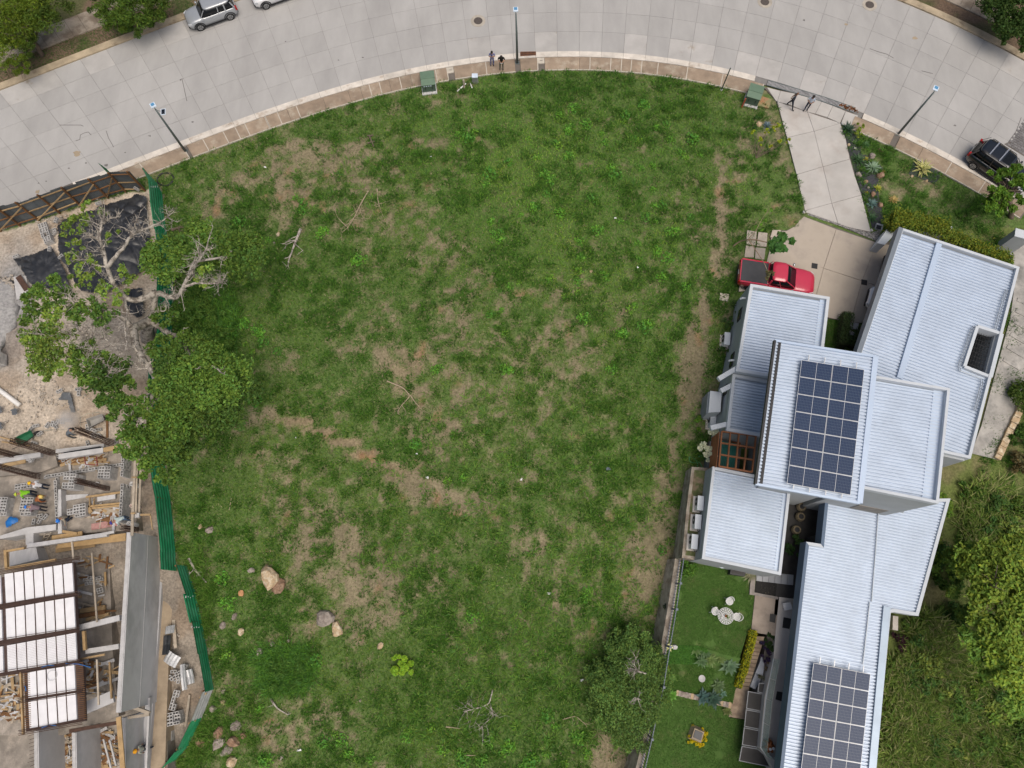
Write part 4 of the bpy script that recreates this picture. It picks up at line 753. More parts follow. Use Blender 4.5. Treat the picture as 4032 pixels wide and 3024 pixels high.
# trees across the road and at the corners
def simple_tree(name, label, c, ground_uv, blobs, leaf, cols, hz, k=8, aspect=.4, up=.5, point=None, group=None):
    b = gp(ground_uv); top = Vector((sum(p[0] for p in blobs) / len(blobs), sum(p[1] for p in blobs) / len(blobs), hz)); lm = [([b - Vector((0, 0, .3)), b.lerp(top, .5) + Vector((.2, .1, .3)), top], .22, .08, (8, 1.2))]
    for q_ in blobs: lm.append(([b.lerp(top, .55), Vector(q_[:3]) * .6 + b.lerp(top, .6) * .4, Vector(q_[:3])], .08, .03, (3, .8, 1)))
    return tree(name, label, b, lm, blobs, leaf, cols, BARKD, k, group, aspect=aspect, up=up)
q = lambda x, y, z, r, n, c=0: B(R1, x, y, z * .5, r, n, c)
simple_tree('feathery_tree', 'feathery bright green tree in the top left corner beyond the road', R1, R1(330,440), [q(60,80,5.5,1.8,2500), q(200,120,5.5,1.8,2500), q(350,170,5,1.5,1700,1), q(90,260,5,1.7,2200), q(60,400,4.4,1.5,1700), q(200,350,4.4,1.2,1100,1), q(140,480,3.6,1.0,900), q(180,570,3,.6,450), q(420,60,5.5,1.6,1500,1), q(300,20,6,1.6,2000), q(30,180,5,1.3,1200,1)], .26, [(.15, .225, .02), (.075, .125, .016)], 2.3, aspect=.2, up=.4)
simple_tree('feathery_tree', 'feathery dark green tree left of the silver car beyond the road', R1, R1(1120,150), [q(900,60,4.8,1.5,2000), q(1050,90,4.8,1.6,2300), q(1200,70,4.6,1.4,1700), q(930,170,4,1.2,1400), q(1080,190,3.6,1.2,1400,1), q(1000,240,3,.8,700), q(1220,160,3.8,1.0,900,1), q(800,30,4.8,1.1,900,1), q(1250,10,5,1.2,1200), q(1000,-60,5,1.7,1900)], .25, [(.085, .15, .018), (.055, .105, .014)], 2.0, aspect=.22, up=.4)
simple_tree('corner_tree', 'dark green leafy tree in the top right corner beyond the road', R4, R4(2180,250), [B(R4,2020,60,2.4,1.6,2000), B(R4,2150,90,2.6,1.7,2300), B(R4,2100,200,2.2,1.4,1700), B(R4,2200,220,2.4,1.4,1600), B(R4,2170,330,1.8,.9,800), B(R4,2060,330,1.6,.5,300), B(R4,2100,-50,2.8,1.6,1700), B(R4,1950,-10,2.4,1.0,700)], .24, [(.055, .11, .02)], 2.2)
simple_tree('street_tree', 'light green small tree beside the black car on the right', R4, D(2190,470), [B(R4,2080,1420,3.6,1.0,900), B(R4,2000,1400,3.2,.7,500), B(R4,2120,1360,3.8,.8,600), B(R4,2010,1560,3.0,1.0,900), B(R4,1930,1580,2.6,.7,500), B(R4,2100,1600,3.2,.9,700), B(D,2150,450,2.8,.9,800), B(D,2120,440,2.4,.7,500), B(D,2200,400,3.6,.9,700)], .24, [(.12, .235, .025)], 2.8, k=7)
# ------------------------------------------------------------ building site
FLOORM = mat('dusty_site_floor', (.235, .21, .18), .95, .3, 1.2, c2=(.34, .30, .255), sc2=1.0, bump=.4, bs=9)
RAWC = mat('cast_concrete', (.50, .50, .505), .85, .16, .8, c2=(.40, .40, .405), sc2=.7, bump=.12, stretch=(1.6, .35, .6, 0))
RAWL = mat('pale_cast_concrete', (.46, .455, .45), .9, .2, 1.5)
WOOD = mat('formwork_timber', (.36, .25, .13), .85, .25, 3, rnd=.25)
WOODO = mat('orange_timber', (.40, .27, .13), .8, .2, 3, rnd=.15)
WOODG = mat('weathered_timber', (.36, .31, .245), .9, .25, 3, rnd=.2)
WOODB = mat('brown_timber', (.17, .085, .035), .85, .25, 3, rnd=.2)
RUST = mat('rusty_rebar', (.075, .042, .03), .9, .3, 6)
BLK = mat('concrete_block', (.43, .425, .415), .95, .14, 5, rnd=.16)
EPS = mat('white_deck_panel', (.74, .74, .76), .9, .07, 2, rnd=.03)
POLY = mat('black_plastic_sheet', (.025, .027, .031), .3, .25, 2.5, c2=(.05, .052, .056), sc2=1.4, spec=.5)
GREENS_M = mat('green_painted_sheet', (.016, .20, .085), .42, .22, .8, c2=(.05, .25, .13), sc2=.7, rnd=.12, spec=.45)
DGREY = mat('dark_galvanised_sheet', (.10, .115, .125), .55, .22, 1.5, rnd=.22)
TINM = mat('bare_galvanised_sheet', (.50, .51, .52), .4, .2, 3, metal=.3)
BLUE = mat('blue_plastic', (.012, .13, .40), .5, .25, 3)
def sheet_flat(mb, a, b, h, tilt):
    a, b = Vector(a), Vector(b); d = (b - a).normalized(); n = Vector((-d.y, d.x, 0)).normalized(); k = max(4, int(h / .09)); vs_ = []
    for i in range(k + 1):
        o = n * (.045 if (i % 4) in (1, 2) else 0) + Vector((0, 0, h * i / k)) + tilt * (i / k); vs_ += [a + o, b + o]
    mb.add(vs_, [(2 * i, 2 * i + 1, 2 * i + 3, 2 * i + 2) for i in range(k)])
def sheet_ribbed(mb, a, b, h, pitch=.2, dep=.035, tilt=Vector((0, 0, 0)), m=0):
    """upright ribbed sheet from a to b (ground points), height h"""
    a, b = Vector(a), Vector(b); d = (b - a); L = d.length; d.normalize(); n = Vector((-d.y, d.x, 0)).normalized(); k = max(2, int(L / (pitch / 4))); vs_ = []
    for i in range(k + 1):
        o = n * (dep * (1 if (i % 4) in (1, 2) else 0)); p = a + d * (L * i / k) + o; vs_ += [p, p + Vector((0, 0, h)) + tilt]
    mb.add(vs_, [(2 * i, 2 * i + 2, 2 * i + 3, 2 * i + 1) for i in range(k)], m)
def along(pts, step):
    out = [pts[0]]; 
    for a, b in zip(pts[:-1], pts[1:]):
        n = max(1, round((b - a).length / step))
        for i in range(n): out.append(a.lerp(b, (i + 1) / n))
    return out
def sheet_fence(name, label, uvs, h, m, post=True, step=2.2, bare=()):
    P = along([gp(q) for q in uvs], step); f = thing(name, label, 'fence', P[0])
    for i, (a, b) in enumerate(zip(P[:-1], P[1:])):
        mb = MB(); e = (b - a).normalized() * .05; sheet_flat(mb, a + Vector((0, 0, random.uniform(0, .06))), b + e, h + random.uniform(-.07, .07), Vector((random.gauss(-.03, .06), random.gauss(0, .03), 0))); mb.build('fence_sheet', TINM if i in bare else m, f)
        if post and i % 2 == 0: mb = MB(); n = Vector((-(b - a).y, (b - a).x, 0)).normalized() * -.07; mb.beam(a + n, a + n + Vector((0, 0, h - .1)), .09); mb.build('post', WOODB, f)
    return f
sheet_fence('sheet_fence', 'green ribbed metal sheet fence running down from the tarp past the big tree', FENCE_UV, 2.15, GREENS_M)
sheet_fence('sheet_fence', 'green ribbed sheet fence bending around the stacked blocks at lower left', FENCE2_UV, 1.7, GREENS_M, bare=(4,))
# sheets lashed with foil over the joints
for i, (c, x, y, z) in enumerate(((R5,1222,178,1.9), (R5,1290,950,1.9), (R5,1345,1210,1.9), (R7,1500,310,-1.2), (R7,1548,545,-1.4))):
    p = un(c(x, y), z); mb = MB()
    for k in range(4): mb.beam(p + Vector((-.24 + .15 * k, random.gauss(0, .03), 0)), p + Vector((-.18 + .15 * k, .05 + random.gauss(0, .04), .12)), .06, .02)
    tag(mb.build('foil_strip', TINM), 'shiny foil strip over the green fence joint, number %s from the road' % ('one', 'two', 'three', 'four', 'five')[i] if False else ['shiny foil strip on the green fence nearest the road', 'shiny foil strip on the green fence below the tree limb', 'shiny foil strip on the green fence beside the tree trunk', 'shiny foil strip on the upper bend of the lower green fence', 'shiny foil strip halfway down the lower green fence'][i], 'foil', kind='stuff')
# front fence of dark sheets on a timber frame seen from inside
P = [gp(q) for q in FRONT_UV]; ff = thing('hoarding', 'dark metal sheet hoarding with brown timber frame along the road', 'fence', P[3]); HF = 2.4; PP = along(P, .85)
for a, b in zip(PP[:-1], PP[1:]):
    mb = MB(); n = Vector((-(b - a).y, (b - a).x, 0)).normalized() * .1; sheet_ribbed(mb, a + n, b + n + (b - a).normalized() * .05, HF + random.uniform(-.12, .12), pitch=.12, dep=.02); mb.build('fence_sheet', DGREY, ff)
for i, a in enumerate(along(P, 1.75)):
    mb = MB(); mb.beam(a, a + Vector((random.gauss(0, .05), 0, HF + .15)), .11); mb.build('post', WOODB, ff)
for a, b in zip(P[:-1], P[1:]):
    for hh in (.35, 1.2, 2.1):
        mb = MB(); n = Vector((-(b - a).y, (b - a).x, 0)).normalized() * .03; mb.beam(a + n + Vector((0, 0, hh + random.gauss(0, .08))), b + n + Vector((0, 0, hh + random.gauss(0, .08))), .05, .09); mb.build('rail', WOODB if random.random() < .6 else WOOD, ff)
for k_ in range(5):
    i = random.randrange(2, 6); a, b = P[i], P[i + 1]; mb = MB(); mb.beam(a + Vector((0, -.1, .2)), b + Vector((0, -.1, 2.0)), .05, .08); mb.build('brace', WOOD, ff)
a, b = un(R5(812,32), 1.2), gp(R5(890,95)); mb = MB(); sheet_ribbed(mb, gp(R5(1000,215)) + Vector((-.3, .5, 0)), gp(R5(1000,215)) + Vector((-.95, .95, 0)), 2.4); mb.build('fence_sheet', GREENS_M, ff)
# ---- plastic tarps
def tarp(name, label, uvs, z0, mound, seed, m=POLY, amp=.13):
    poly = [xy(un(q, z0)) for q in uvs]; A_ = np.array(poly); st = .07; gx = np.arange(A_[:, 0].min(), A_[:, 0].max(), st); gy = np.arange(A_[:, 1].min(), A_[:, 1].max(), st); X_, Y_ = np.meshgrid(gx, gy); x_, y_ = X_.ravel(), Y_.ravel()
    ins = inpoly(x_, y_, poly); cx_, cy_ = A_[:, 0].mean(), A_[:, 1].mean(); rr_ = np.hypot((x_ - cx_) / (np.ptp(A_[:, 0]) / 2), (y_ - cy_) / (np.ptp(A_[:, 1]) / 2)); an = np.arctan2(y_ - cy_, x_ - cx_)
    w1 = fbm(x_, y_, 2.2, 3, seed); u_ = (x_ * .8 + y_ * .6) + 1.6 * w1; fold = np.abs(np.sin(u_ * 4.2 + 3 * fbm(x_, y_, 1.5, 2, seed + 5))) ** .6; f2 = np.abs(np.sin(an * 9 + 4 * w1)) ** .5 * np.clip(rr_, 0, 1)
    z_ = G(x_, y_) + .05 + mound * np.clip(1 - rr_ ** 2, 0, 1) + amp * fold + amp * 1.1 * f2 + .12 * fbm(x_, y_, .9, 3, seed + 2)
    nx_, ny_ = len(gx), len(gy); id_ = np.arange(nx_ * ny_).reshape(ny_, nx_); F_ = np.stack([id_[:-1, :-1], id_[:-1, 1:], id_[1:, 1:], id_[1:, :-1]], -1).reshape(-1, 4); F_ = F_[ins[F_].all(1)]
    us, inv = np.unique(F_, return_inverse=True); V = np.stack([x_, y_, z_], 1)[us]; o = raw_mesh(name, V, inv.reshape(-1, 4), m); o.data.polygons.foreach_set('use_smooth', [True] * len(o.data.polygons)); return tag(o, label, 'tarp')
tarp('plastic_tarp', 'large wrinkled black plastic tarp against the green fence', [R5(*q) for q in ((800,330),(960,290),(1090,225),(1165,250),(1195,590),(1140,830),(1000,930),(860,1010),(740,1020),(640,1000),(590,930),(540,820),(480,740),(450,480),(500,425),(640,395),(760,360))], .3, .55, 1)
tarp('plastic_tarp', 'smaller black plastic tarp left of the large one', [R5(*q) for q in ((105,748),(260,720),(420,655),(480,740),(540,850),(580,1040),(540,1060),(430,1000),(260,960),(200,860))], .2, .35, 2)
tarp('plastic_tarp', 'narrow black plastic tarp beside the tree trunk', [R5(*q) for q in ((980,1010),(1135,970),(1160,1180),(1100,1225),(1040,1180),(990,1100))], .1, .2, 3)
tarp('plastic_sheet', 'crumpled grey plastic sheet on the sand above the drilling worker', [R6(*q) for q in ((490,480),(540,410),(610,410),(625,560),(590,570),(570,470))], -.9, .12, 4, mat('grey_plastic', (.11, .12, .13), .5))
tarp('blue_tarp', 'crumpled bright blue tarp beside the block stacks', [T1(*q) for q in ((90,1310),(120,1200),(200,1115),(330,1150),(300,1230),(190,1290))], -1.2, .25, 5, BLUE, .05).location.z = .85
for c, x, y, nm in ((R6,20,540,'left edge'), (R6,140,555,'white pipe'), (R6,10,660,'left edge lower')):
    p = gp(c(x, y)); tarp('plastic_scrap', 'dark plastic scrap on the sand %s' % {'left edge': 'at the left edge below the white pipe', 'white pipe': 'just below the end of the white pipe', 'left edge lower': 'at the left edge above the timber'}[nm], [c(x - 30, y - 25), c(x + 25, y - 30), c(x + 30, y + 25), c(x - 20, y + 35)], -.9, .1, 6, MATS['grey_plastic'])
# ---- hollow blocks
def block_proto():
    mb = MB(); L, W_, Hh = .40, .19, .19; w_ = .034; xs_ = [-L / 2, -L / 2 + w_, -w_ / 2, w_ / 2, L / 2 - w_, L / 2]; ys_ = [-W_ / 2, -W_ / 2 + w_, W_ / 2 - w_, W_ / 2]
    for zz, up_ in ((0, 0), (Hh, 1)):
        for i in range(5):
            for j in range(3):
                if j == 1 and i in (1, 3): continue
                q = [(xs_[i], ys_[j], zz), (xs_[i + 1], ys_[j], zz), (xs_[i + 1], ys_[j + 1], zz), (xs_[i], ys_[j + 1], zz)]; mb.add(q, [(0, 1, 2, 3) if up_ else (3, 2, 1, 0)])
    def ring(x0, x1, y0, y1, out):
        q = [(x0, y0), (x1, y0), (x1, y1), (x0, y1)]
        for i in range(4):
            a, b = q[i], q[(i + 1) % 4]; f = [(*a, 0), (*b, 0), (*b, Hh), (*a, Hh)]; mb.add(f, [(0, 1, 2, 3) if out else (3, 2, 1, 0)])
    ring(-L / 2, L / 2, -W_ / 2, W_ / 2, True); ring(xs_[1], xs_[2], ys_[1], ys_[2], False); ring(xs_[3], xs_[4], ys_[1], ys_[2], False)
    return mb
_bm = block_proto().build('concrete_block', BLK); BMESH = _bm.data; bpy.data.objects.remove(_bm)
def blk(p, rz=0, label=None, group=None, parent=None, rx=0, name='concrete_block'):
    o = bpy.data.objects.new(name, BMESH); COL.objects.link(o)
    if parent: o.parent = parent; p = Vector(p) - parent_off(parent)
    o.location = p; o.rotation_euler = (rx, 0, rz)
    if label: tag(o, label, 'concrete block', group)
    return o
def stack(uv, zg, rz, nx, ny, nz, where):
    """heap of blocks on its ground point; only blocks that can be seen are laid"""
    c = un(uv, zg); R_ = Matrix.Rotation(rz, 3, 'Z'); grp = 'blocks in the stack ' + where
    for k in range(nz):
        for i in range(nx):
            for j in range(ny):
                top = k == nz - 1; sidee = i == nx - 1 or (j in (0, ny - 1))
                if not (top or (sidee and i >= nx - 2)): continue
                if top and random.random() < .12: continue
                p = c + R_ @ Vector(((i - (nx - 1) / 2) * .405 + random.gauss(0, .004), (j - (ny - 1) / 2) * .2, k * .195)); blk(p, rz + random.gauss(0, .01), ('top' if top else 'lower') + ' layer hollow block, stack ' + where, grp + (' top' if top else ' lower'))
stack(T1(1230,610), -1.3, R(0), 2, 5, 6, 'left of the two big ones behind the brown cage')
stack(T1(1740,470), -1.3, R(0), 2, 4, 5, 'nearest the finished block wall')
stack(T1(1290,1050), -1.3, R(10), 3, 4, 4, 'beside the blue helmet')
stack(T1(520,980), -1.3, R(0), 2, 6, 4, 'beside the blue tarp')
stack(T1(120,980), -1.3, R(0), 2, 6, 4, 'at the left edge of the photo')
stack(T1(400,650), -1.3, R(10), 3, 2, 1, 'low behind the worker in white')
stack(R5(390,560), 0, R(-66), 4, 3, 3, 'beside the hoarding at upper left')
stack(R7(1440,1010), g1(*xy(gp(R7(1440,1010)))), R(80), 7, 2, 3, 'inside the bend of the green fence')
stack(R7(1420,1250), g1(*xy(gp(R7(1420,1250)))), R(12), 2, 4, 5, 'at the lower end of the fence line')
stack(R7(1340,1400), g1(*xy(gp(R7(1340,1400)))), R(8), 2, 3, 3, 'nearest the worker at the bottom')
stack(R5(20,1530), 0, R(-80), 3, 3, 4, 'on the sand at the left edge above the pipe')
stack(T1(780,500), -1.35, 0, 1, 1, 1, 'single one at the wall corner')
for i, (c, x, y, dz, w_) in enumerate(((R5,1105,215,.35,'top corner of the large tarp'), (R5,810,330,.4,'upper edge of the large tarp'), (R5,478,462,.4,'upper left corner of the large tarp'), (R5,440,545,.05,'sand left of the large tarp'), (R5,420,685,.3,'top of the small tarp'), (R5,512,748,.35,'gap between the two tarps'), (R5,150,738,.2,'left corner of the small tarp'), (R5,430,520,.0,'rubble by the hoarding stack'),
   (R6,480,385,0,'bare sand above the drilling worker'), (R6,628,372,.0,'sand beside the foliage'), (R6,632,402,.0,'sand just below the foliage'), (R6,295,660,0,'sand left of the block row'), (R6,255,685,0,'sand beside the hose'), (R6,325,722,0,'sand right of the green wheelbarrow'), (R6,280,795,0,'sand below the green wheelbarrow'),
   (R6,385,655,0,'left end of the loose row'), (R6,425,645,0,'second of the loose row'), (R6,465,630,.02,'third of the loose row'), (R6,505,622,.02,'fourth of the loose row'), (R6,550,615,.02,'right end of the loose row'), (R6,445,662,0,'front of the loose row'),
   (R6,700,670,0,'left of the small pile behind the drill'), (R6,712,692,0,'lower left of the small pile'), (R6,760,700,.19,'top of the small pile'), (R6,745,740,0,'front of the small pile'), (R6,790,690,0,'right of the small pile'), (R6,800,740,0,'right front of the small pile'), (R6,770,730,0,'middle of the small pile'), (R6,930,780,0,'foot of the brown steel cage'), (R6,705,800,0,'edge of the white beam'))):
    p = gp(c(x, y), dz + (.0)); blk(p, random.random() * 3, 'loose grey concrete block on the ' + w_ if 'of the' not in w_[:12] or True else '', 'loose blocks on the site')
for i, (x, y, w_) in enumerate(((245,385,'beside the long cage'), (340,390,'left of the pair below the plank'), (370,400,'right of the pair below the plank'), (480,420,'tilted beside the timber'), (520,400,'beside the tilted one'), (590,370,'against the small wall'), (640,350,'right of the small wall'), (640,1110,'below the people'), (720,1130,'right of the one below the people'), (635,1190,'lower one below the people'), (545,1205,'near the blue tarp'), (1410,620,'left end of the dark row'), (1470,625,'middle of the dark row'), (1520,635,'right end of the dark row'), (1000,235,'in the rubble by the red frame'), (1080,290,'in the rubble left of the red frame'), (1620,1110,'by the pink board'), (1760,1165,'right of the pink board'), (940,200,'at the end of the white beam'), (480,240,'on the upper plank'), (440,235,'left on the upper plank'), (520,225,'right on the upper plank'))):
    blk(un(T1(x, y), -1.28 + (1.1 if y < 260 and x < 600 else 0)), random.random() * 3, 'loose grey concrete block on the dusty floor ' + w_, 'loose blocks on the site floor')
for i, (x, y) in enumerate(((1360,800),(1420,830),(1480,790),(1540,770),(1580,800),(1500,850),(1430,770),(1390,860),(1570,950),(1580,985))):
    blk(un(T2(x, y), -2.58 + .19 * (i in (2, 6))), random.random() * .4, 'grey concrete block in the small heap on the lower floor', 'heap of blocks on the lower floor')
for i, (x, y) in enumerate(((1400,890),(1440,900),(1395,940),(1430,945),(1360,940))): p = gp(R7(x, y), .3 + .1 * (i % 2)); blk(p, random.random(), 'loose concrete block on top of the heap beside the bent tin sheet', 'loose blocks beside the bent tin')
# laid block walls
def blockwall(label, a, b, z0, courses, name='block_wall'):
    A_, B_ = Vector(a), Vector(b); d = (B_ - A_); n = max(1, int(d.length / .41)); rz = math.atan2(d.y, d.x); wl = thing(name, label, 'wall', A_)
    for k in range(courses):
        for i in range(n):
            t_ = (i + .5 + (.5 if k % 2 and i < n - 1 else 0)) / n; p = A_.lerp(B_, min(t_, 1)); p = Vector((p.x, p.y, z0 + k * .202)); blk(p, rz, parent=wl, name='block')
    return wl
blockwall('long low wall of hollow grey blocks across the site floor', un(T1(650,505), -.9), un(T1(1900,305), -.9), -1.3, 2)
blockwall('low block wall running down beside the four workers', un(T1(852,500), -.9), un(T1(885,1220), -.9), -1.3, 2)
blockwall('finished hollow block wall with visible courses, upper piece beside the planks', un(T1(2030,215), -1.3), un(T1(2010,540), -1.3), -1.3, 5)
blockwall('finished hollow block wall with visible courses, lower piece beside the leaning worker', un(T1(2020,640), -1.3), un(T1(1985,1240), -1.3), -1.3, 5)
# ---- floors and cast walls
def slab(name, label, pts, z0, z1, m, cat='slab'): mb = MB(); mb.prism([xy(un(q, z1)) for q in pts], z0, z1); return tag(mb.build(name, m), label, cat)
fl = MB(); fl.prism([xy(un(q, -1.3)) for q in (T1(-600,560), T1(640,430), T1(900,330), T1(1900,130), T1(2130,150), T1(2120,1330), T1(900,1400), T1(-600,1500))], -3, -1.3); tag(fl.build('site_floor', FLOORM), kind='structure')
fl = MB(); fl.prism([xy(un(q, -1.0)) for q in (T1(-600,200), T1(850,130), T1(900,330), T1(640,430), T1(-600,560))], -3, -1.0); tag(fl.build('site_floor', FLOORM), kind='structure')
fl = MB(); fl.prism([xy(un(q, -2.6)) for q in (T2(-600,200), T2(1990,60), T2(1990,200), T2(1690,215), R7(890,700), R7(940,1250), R7(500,1400), R7(-300,1400))], -4, -2.6); tag(fl.build('site_floor', FLOORM), kind='structure')
fl = MB(); fl.prism([xy(un(q, -3.4)) for q in (R7(-300,1300), R7(960,1180), R7(1320,1020), R7(1330,2000), R7(-300,2000))], -6, -3.4); tag(fl.build('site_floor', FLOORM), kind='structure')
fl = MB(); fl.prism([xy(un(q, -3.2)) for q in (R6(1110,1100), R6(1250,1050), R6(1290,1659), R7(1370,300), R7(1340,700), R7(1320,1200), R7(1300,1900), R7(1150,1900), R7(1190,1000), R7(1240,0))], -5, -3.2); tag(fl.build('site_path', mat('tan_site_path', (.34, .27, .19), .95, .25, 1.4)), kind='structure')
# tall cast wall facing the lot
wa, wb_ = un(R6(1006,1500), 1.2), un(R7(922,1220), 1.2); wm_ = un(R7(996,0), 1.2)
cw = thing('cast_wall', 'tall grey cast concrete wall with pale top edge facing the lot', 'wall', (wa.x, wa.y, -3.2))
top = [wa, wm_, wb_]; mb = MB(); q = [xy(p) for p in top]; th_ = .26; qq = [(p[0] + th_, p[1]) for p in q]
for i in range(2): mb.prism([q[i], q[i + 1], qq[i + 1], qq[i]], -4.2, 1.17); mb2 = MB(); mb2.prism([(q[i][0] - .02, q[i][1]), (q[i + 1][0] - .02, q[i + 1][1]), (qq[i + 1][0] - .05, qq[i + 1][1]), (qq[i][0] - .05, qq[i][1])], 1.17, 1.205 + .003 * i); mb2.build('wall_cap', RAWL, cw)
mb.build('wall_face', RAWC, cw)
mb = MB()
for i in range(2): mb.beam((qq[i][0] + .005, qq[i][1], -1.0), (qq[i + 1][0] + .005, qq[i + 1][1], -1.0), .02, .04)
mb.build('pour_joint', RAWL, cw)
mb = MB(); mb.beam((qq[0][0] + .01, qq[0][1], -3.1), (qq[2][0] + .05, qq[2][1] - 6, -3.1), .5, .4); mb.build('wall_footing', RAWC, cw)
for i, (x0, x1, y0, lab) in enumerate(((530,880,1080,'short cast concrete wall under the white deck at the bottom edge'), (1120,1460,1110,'middle cast concrete wall at the bottom edge'), (1880,2180,880,'cast concrete wall behind the worker at the bottom edge'))):
    a, b = un(T3(x0, y0), -.6), un(T3(x0 + 10, 1900), -.6); w3 = thing('cast_wall', lab, 'wall', (a.x, a.y, -3.4)); mb = MB(); mb.prism([(a.x, a.y), (b.x, b.y), (b.x + .25, b.y), (a.x + .25, a.y)], -3.6, -.63); mb.build('wall_face', RAWC, w3); mb = MB(); mb.prism([(a.x - .01, a.y), (b.x - .01, b.y), (b.x + .2, b.y), (a.x + .2, a.y)], -.63, -.59); mb.build('wall_cap', RAWL, w3)
    for k in range(14):
        p = a.lerp(b, k / 14); mb = MB(); mb.tube([p, p + Vector((random.gauss(0, .05), 0, .5))], .012, 4); mb.build('starter_bar', RUST, w3)
# ---- white deck
deck = thing('deck_formwork', 'white panelled deck with dark steel ribs on the building site', 'deck', un(R7(300,400), .6))
DK = mat('deck_underlay', (.075, .05, .045), .9, .3, 4)
mb = MB(); mb.prism([xy(un(q, .9)) for q in (R7(-200,175), R7(0,150), R7(578,28), R7(612,820), R7(650,830), R7(665,1290), R7(200,1375), R7(185,910), R7(-200,960))], .55, .82); mb.build('deck_board', DK, deck)
def bay(c, n, z=.95):
    p = [un(R7(*q), z) for q in c]; W_ = lambda u, v: p[0].lerp(p[1], u).lerp(p[3].lerp(p[2], u), v)
    for i in range(n):
        u0, u1 = (i + .045) / n, (i + .955) / n; mb = MB(); mb.prism([xy(W_(u0, .0)), xy(W_(u1, .0)), xy(W_(u1, 1)), xy(W_(u0, 1))], z - .12, z + random.uniform(-.01, .01)); mb.build('deck_panel', EPS, deck)
        for du in (-.02, .02):
            if i: mb = MB(); mb.tube([W_(i / n + du / n, -.02) + Vector((0, 0, .03)), W_(i / n + du / n, 1.02) + Vector((0, 0, .03))], .012, 4); mb.build('rib_bar', RUST, deck)
    return W_
bays = [((32,125),(572,36),(586,268),(44,355)), ((42,400),(586,300),(599,552),(50,640)), ((52,690),(600,588),(611,805),(58,895))]
for k, c in enumerate(bays):
    W_ = bay(c, 7); e = [(c[0][0] - 190, c[0][1] + 32), (c[0][0] - 28, c[0][1] + 5), (c[3][0] - 28, c[3][1] + 5), (c[3][0] - 190, c[3][1] + 32)]; bay(e, 2)
    if k == 2:
        for i in range(16): mb = MB(); mb.tube([W_(0.01, i / 16), W_(.99, i / 16)], .0035, 3); [setattr(mb, 'v', [(x_, y_, z_ + .03) for x_, y_, z_ in mb.v])]; mb.build('mesh_wire', RUST, deck)
bay(((216,905),(590,835),(601,1045),(221,1105)), 5); bay(((219,1130),(601,1065),(612,1272),(231,1350)), 5)
for (a, b) in (((0,110),(640,0)), ((0,385),(640,275)), ((0,660),(640,560)), ((0,915),(640,815)), ((210,1118),(660,1045)), ((215,1372),(660,1290))):
    for k in range(4):
        mb = MB(); o_ = Vector((0, (k - 1.5) * .09, .05 + .1 * (k % 2))); mb.tube([un(R7(a[0] - 60, a[1] + 8), .92) + o_, un(R7(*b), .92) + o_], .02, 4); mb.build('beam_bar', RUST, deck)
for (x0, y0, x1, y1) in ((612,830,640,1290), (190,915,200,1370)):
    for k in range(30): a = un(R7(x0 + (x1 - x0) * k / 30 - 14, y0 + (y1 - y0) * k / 30), .95); mb = MB(); mb.beam(a, a + Vector((.45, .06, 0)), .03); mb.build('edge_tie', WOODB, deck)
for i, (x0, y0, x1, y1) in enumerate(((720,862,520,832), (430,850,330,862), (445,1322,330,1340), (195,1010,205,1050))):
    mb = MB(); a, b = un(R7(x0, y0), 1.0), un(R7(x1, y1), 1.0); mb.tube([a, a.lerp(b, .5) + Vector((0, .08, 0)), b], .025, 5); mb.build('cable', BLUE, deck)
mb = MB(); c = un(R7(412,925), 1.0); mb.tube([c + Vector((.3 * math.cos(t / 10 * 6.283), .3 * math.sin(t / 10 * 6.283), 0)) for t in range(11)], .012, 4); mb.build('wire_ring', TINM, deck)
# ---- upright steel cages
def cage(uv, zb, h, w_, label, n=4):
    b = un(uv, zb); c = thing('rebar_cage', label, 'steel cage', b, 'upright rebar cages'); mb = MB()
    for i in range(n):
        for j in range(2): p = b + Vector(((j - .5) * .25, (i - (n - 1) / 2) * w_ / n, 0)); mb.tube([p, p + Vector((random.gauss(0, .03), random.gauss(0, .03), h))], .022, 4)
    mb.build('bar', RUST, c)
    for k in range(int(h / .16)):
        mb = MB(); zz = b.z + .1 + k * .16; q = [b + Vector((sx * .15, sy * (w_ / 2), 0)) for sx, sy in ((-1, -1), (1, -1), (1, 1), (-1, 1), (-1, -1))]; mb.tube([(p.x, p.y, zz) for p in q], .012, 4, cap=False); mb.build('tie', RUST, c)
cage(T1(1680,690), -1.3, 3.7, .28, 'upright brown steel cage in front of the two big block stacks'); cage(T1(825,135), -1.0, 4.2, .36, 'upright brown steel cage left of the white beam'); cage(T1(330,200), -1.0, 4.0, .36, 'upright brown steel cage at the upper left edge'); cage(T1(600,500), -1.0, 4.4, .34, 'upright brown steel cage along the long block wall'); cage(R6(890,795), -.9, 4.2, .4, 'upright brown steel cage beside the drilling worker'); cage(T1(2130,1330), -1.3, 1.9, .3, 'short steel cage above the tall cast wall')
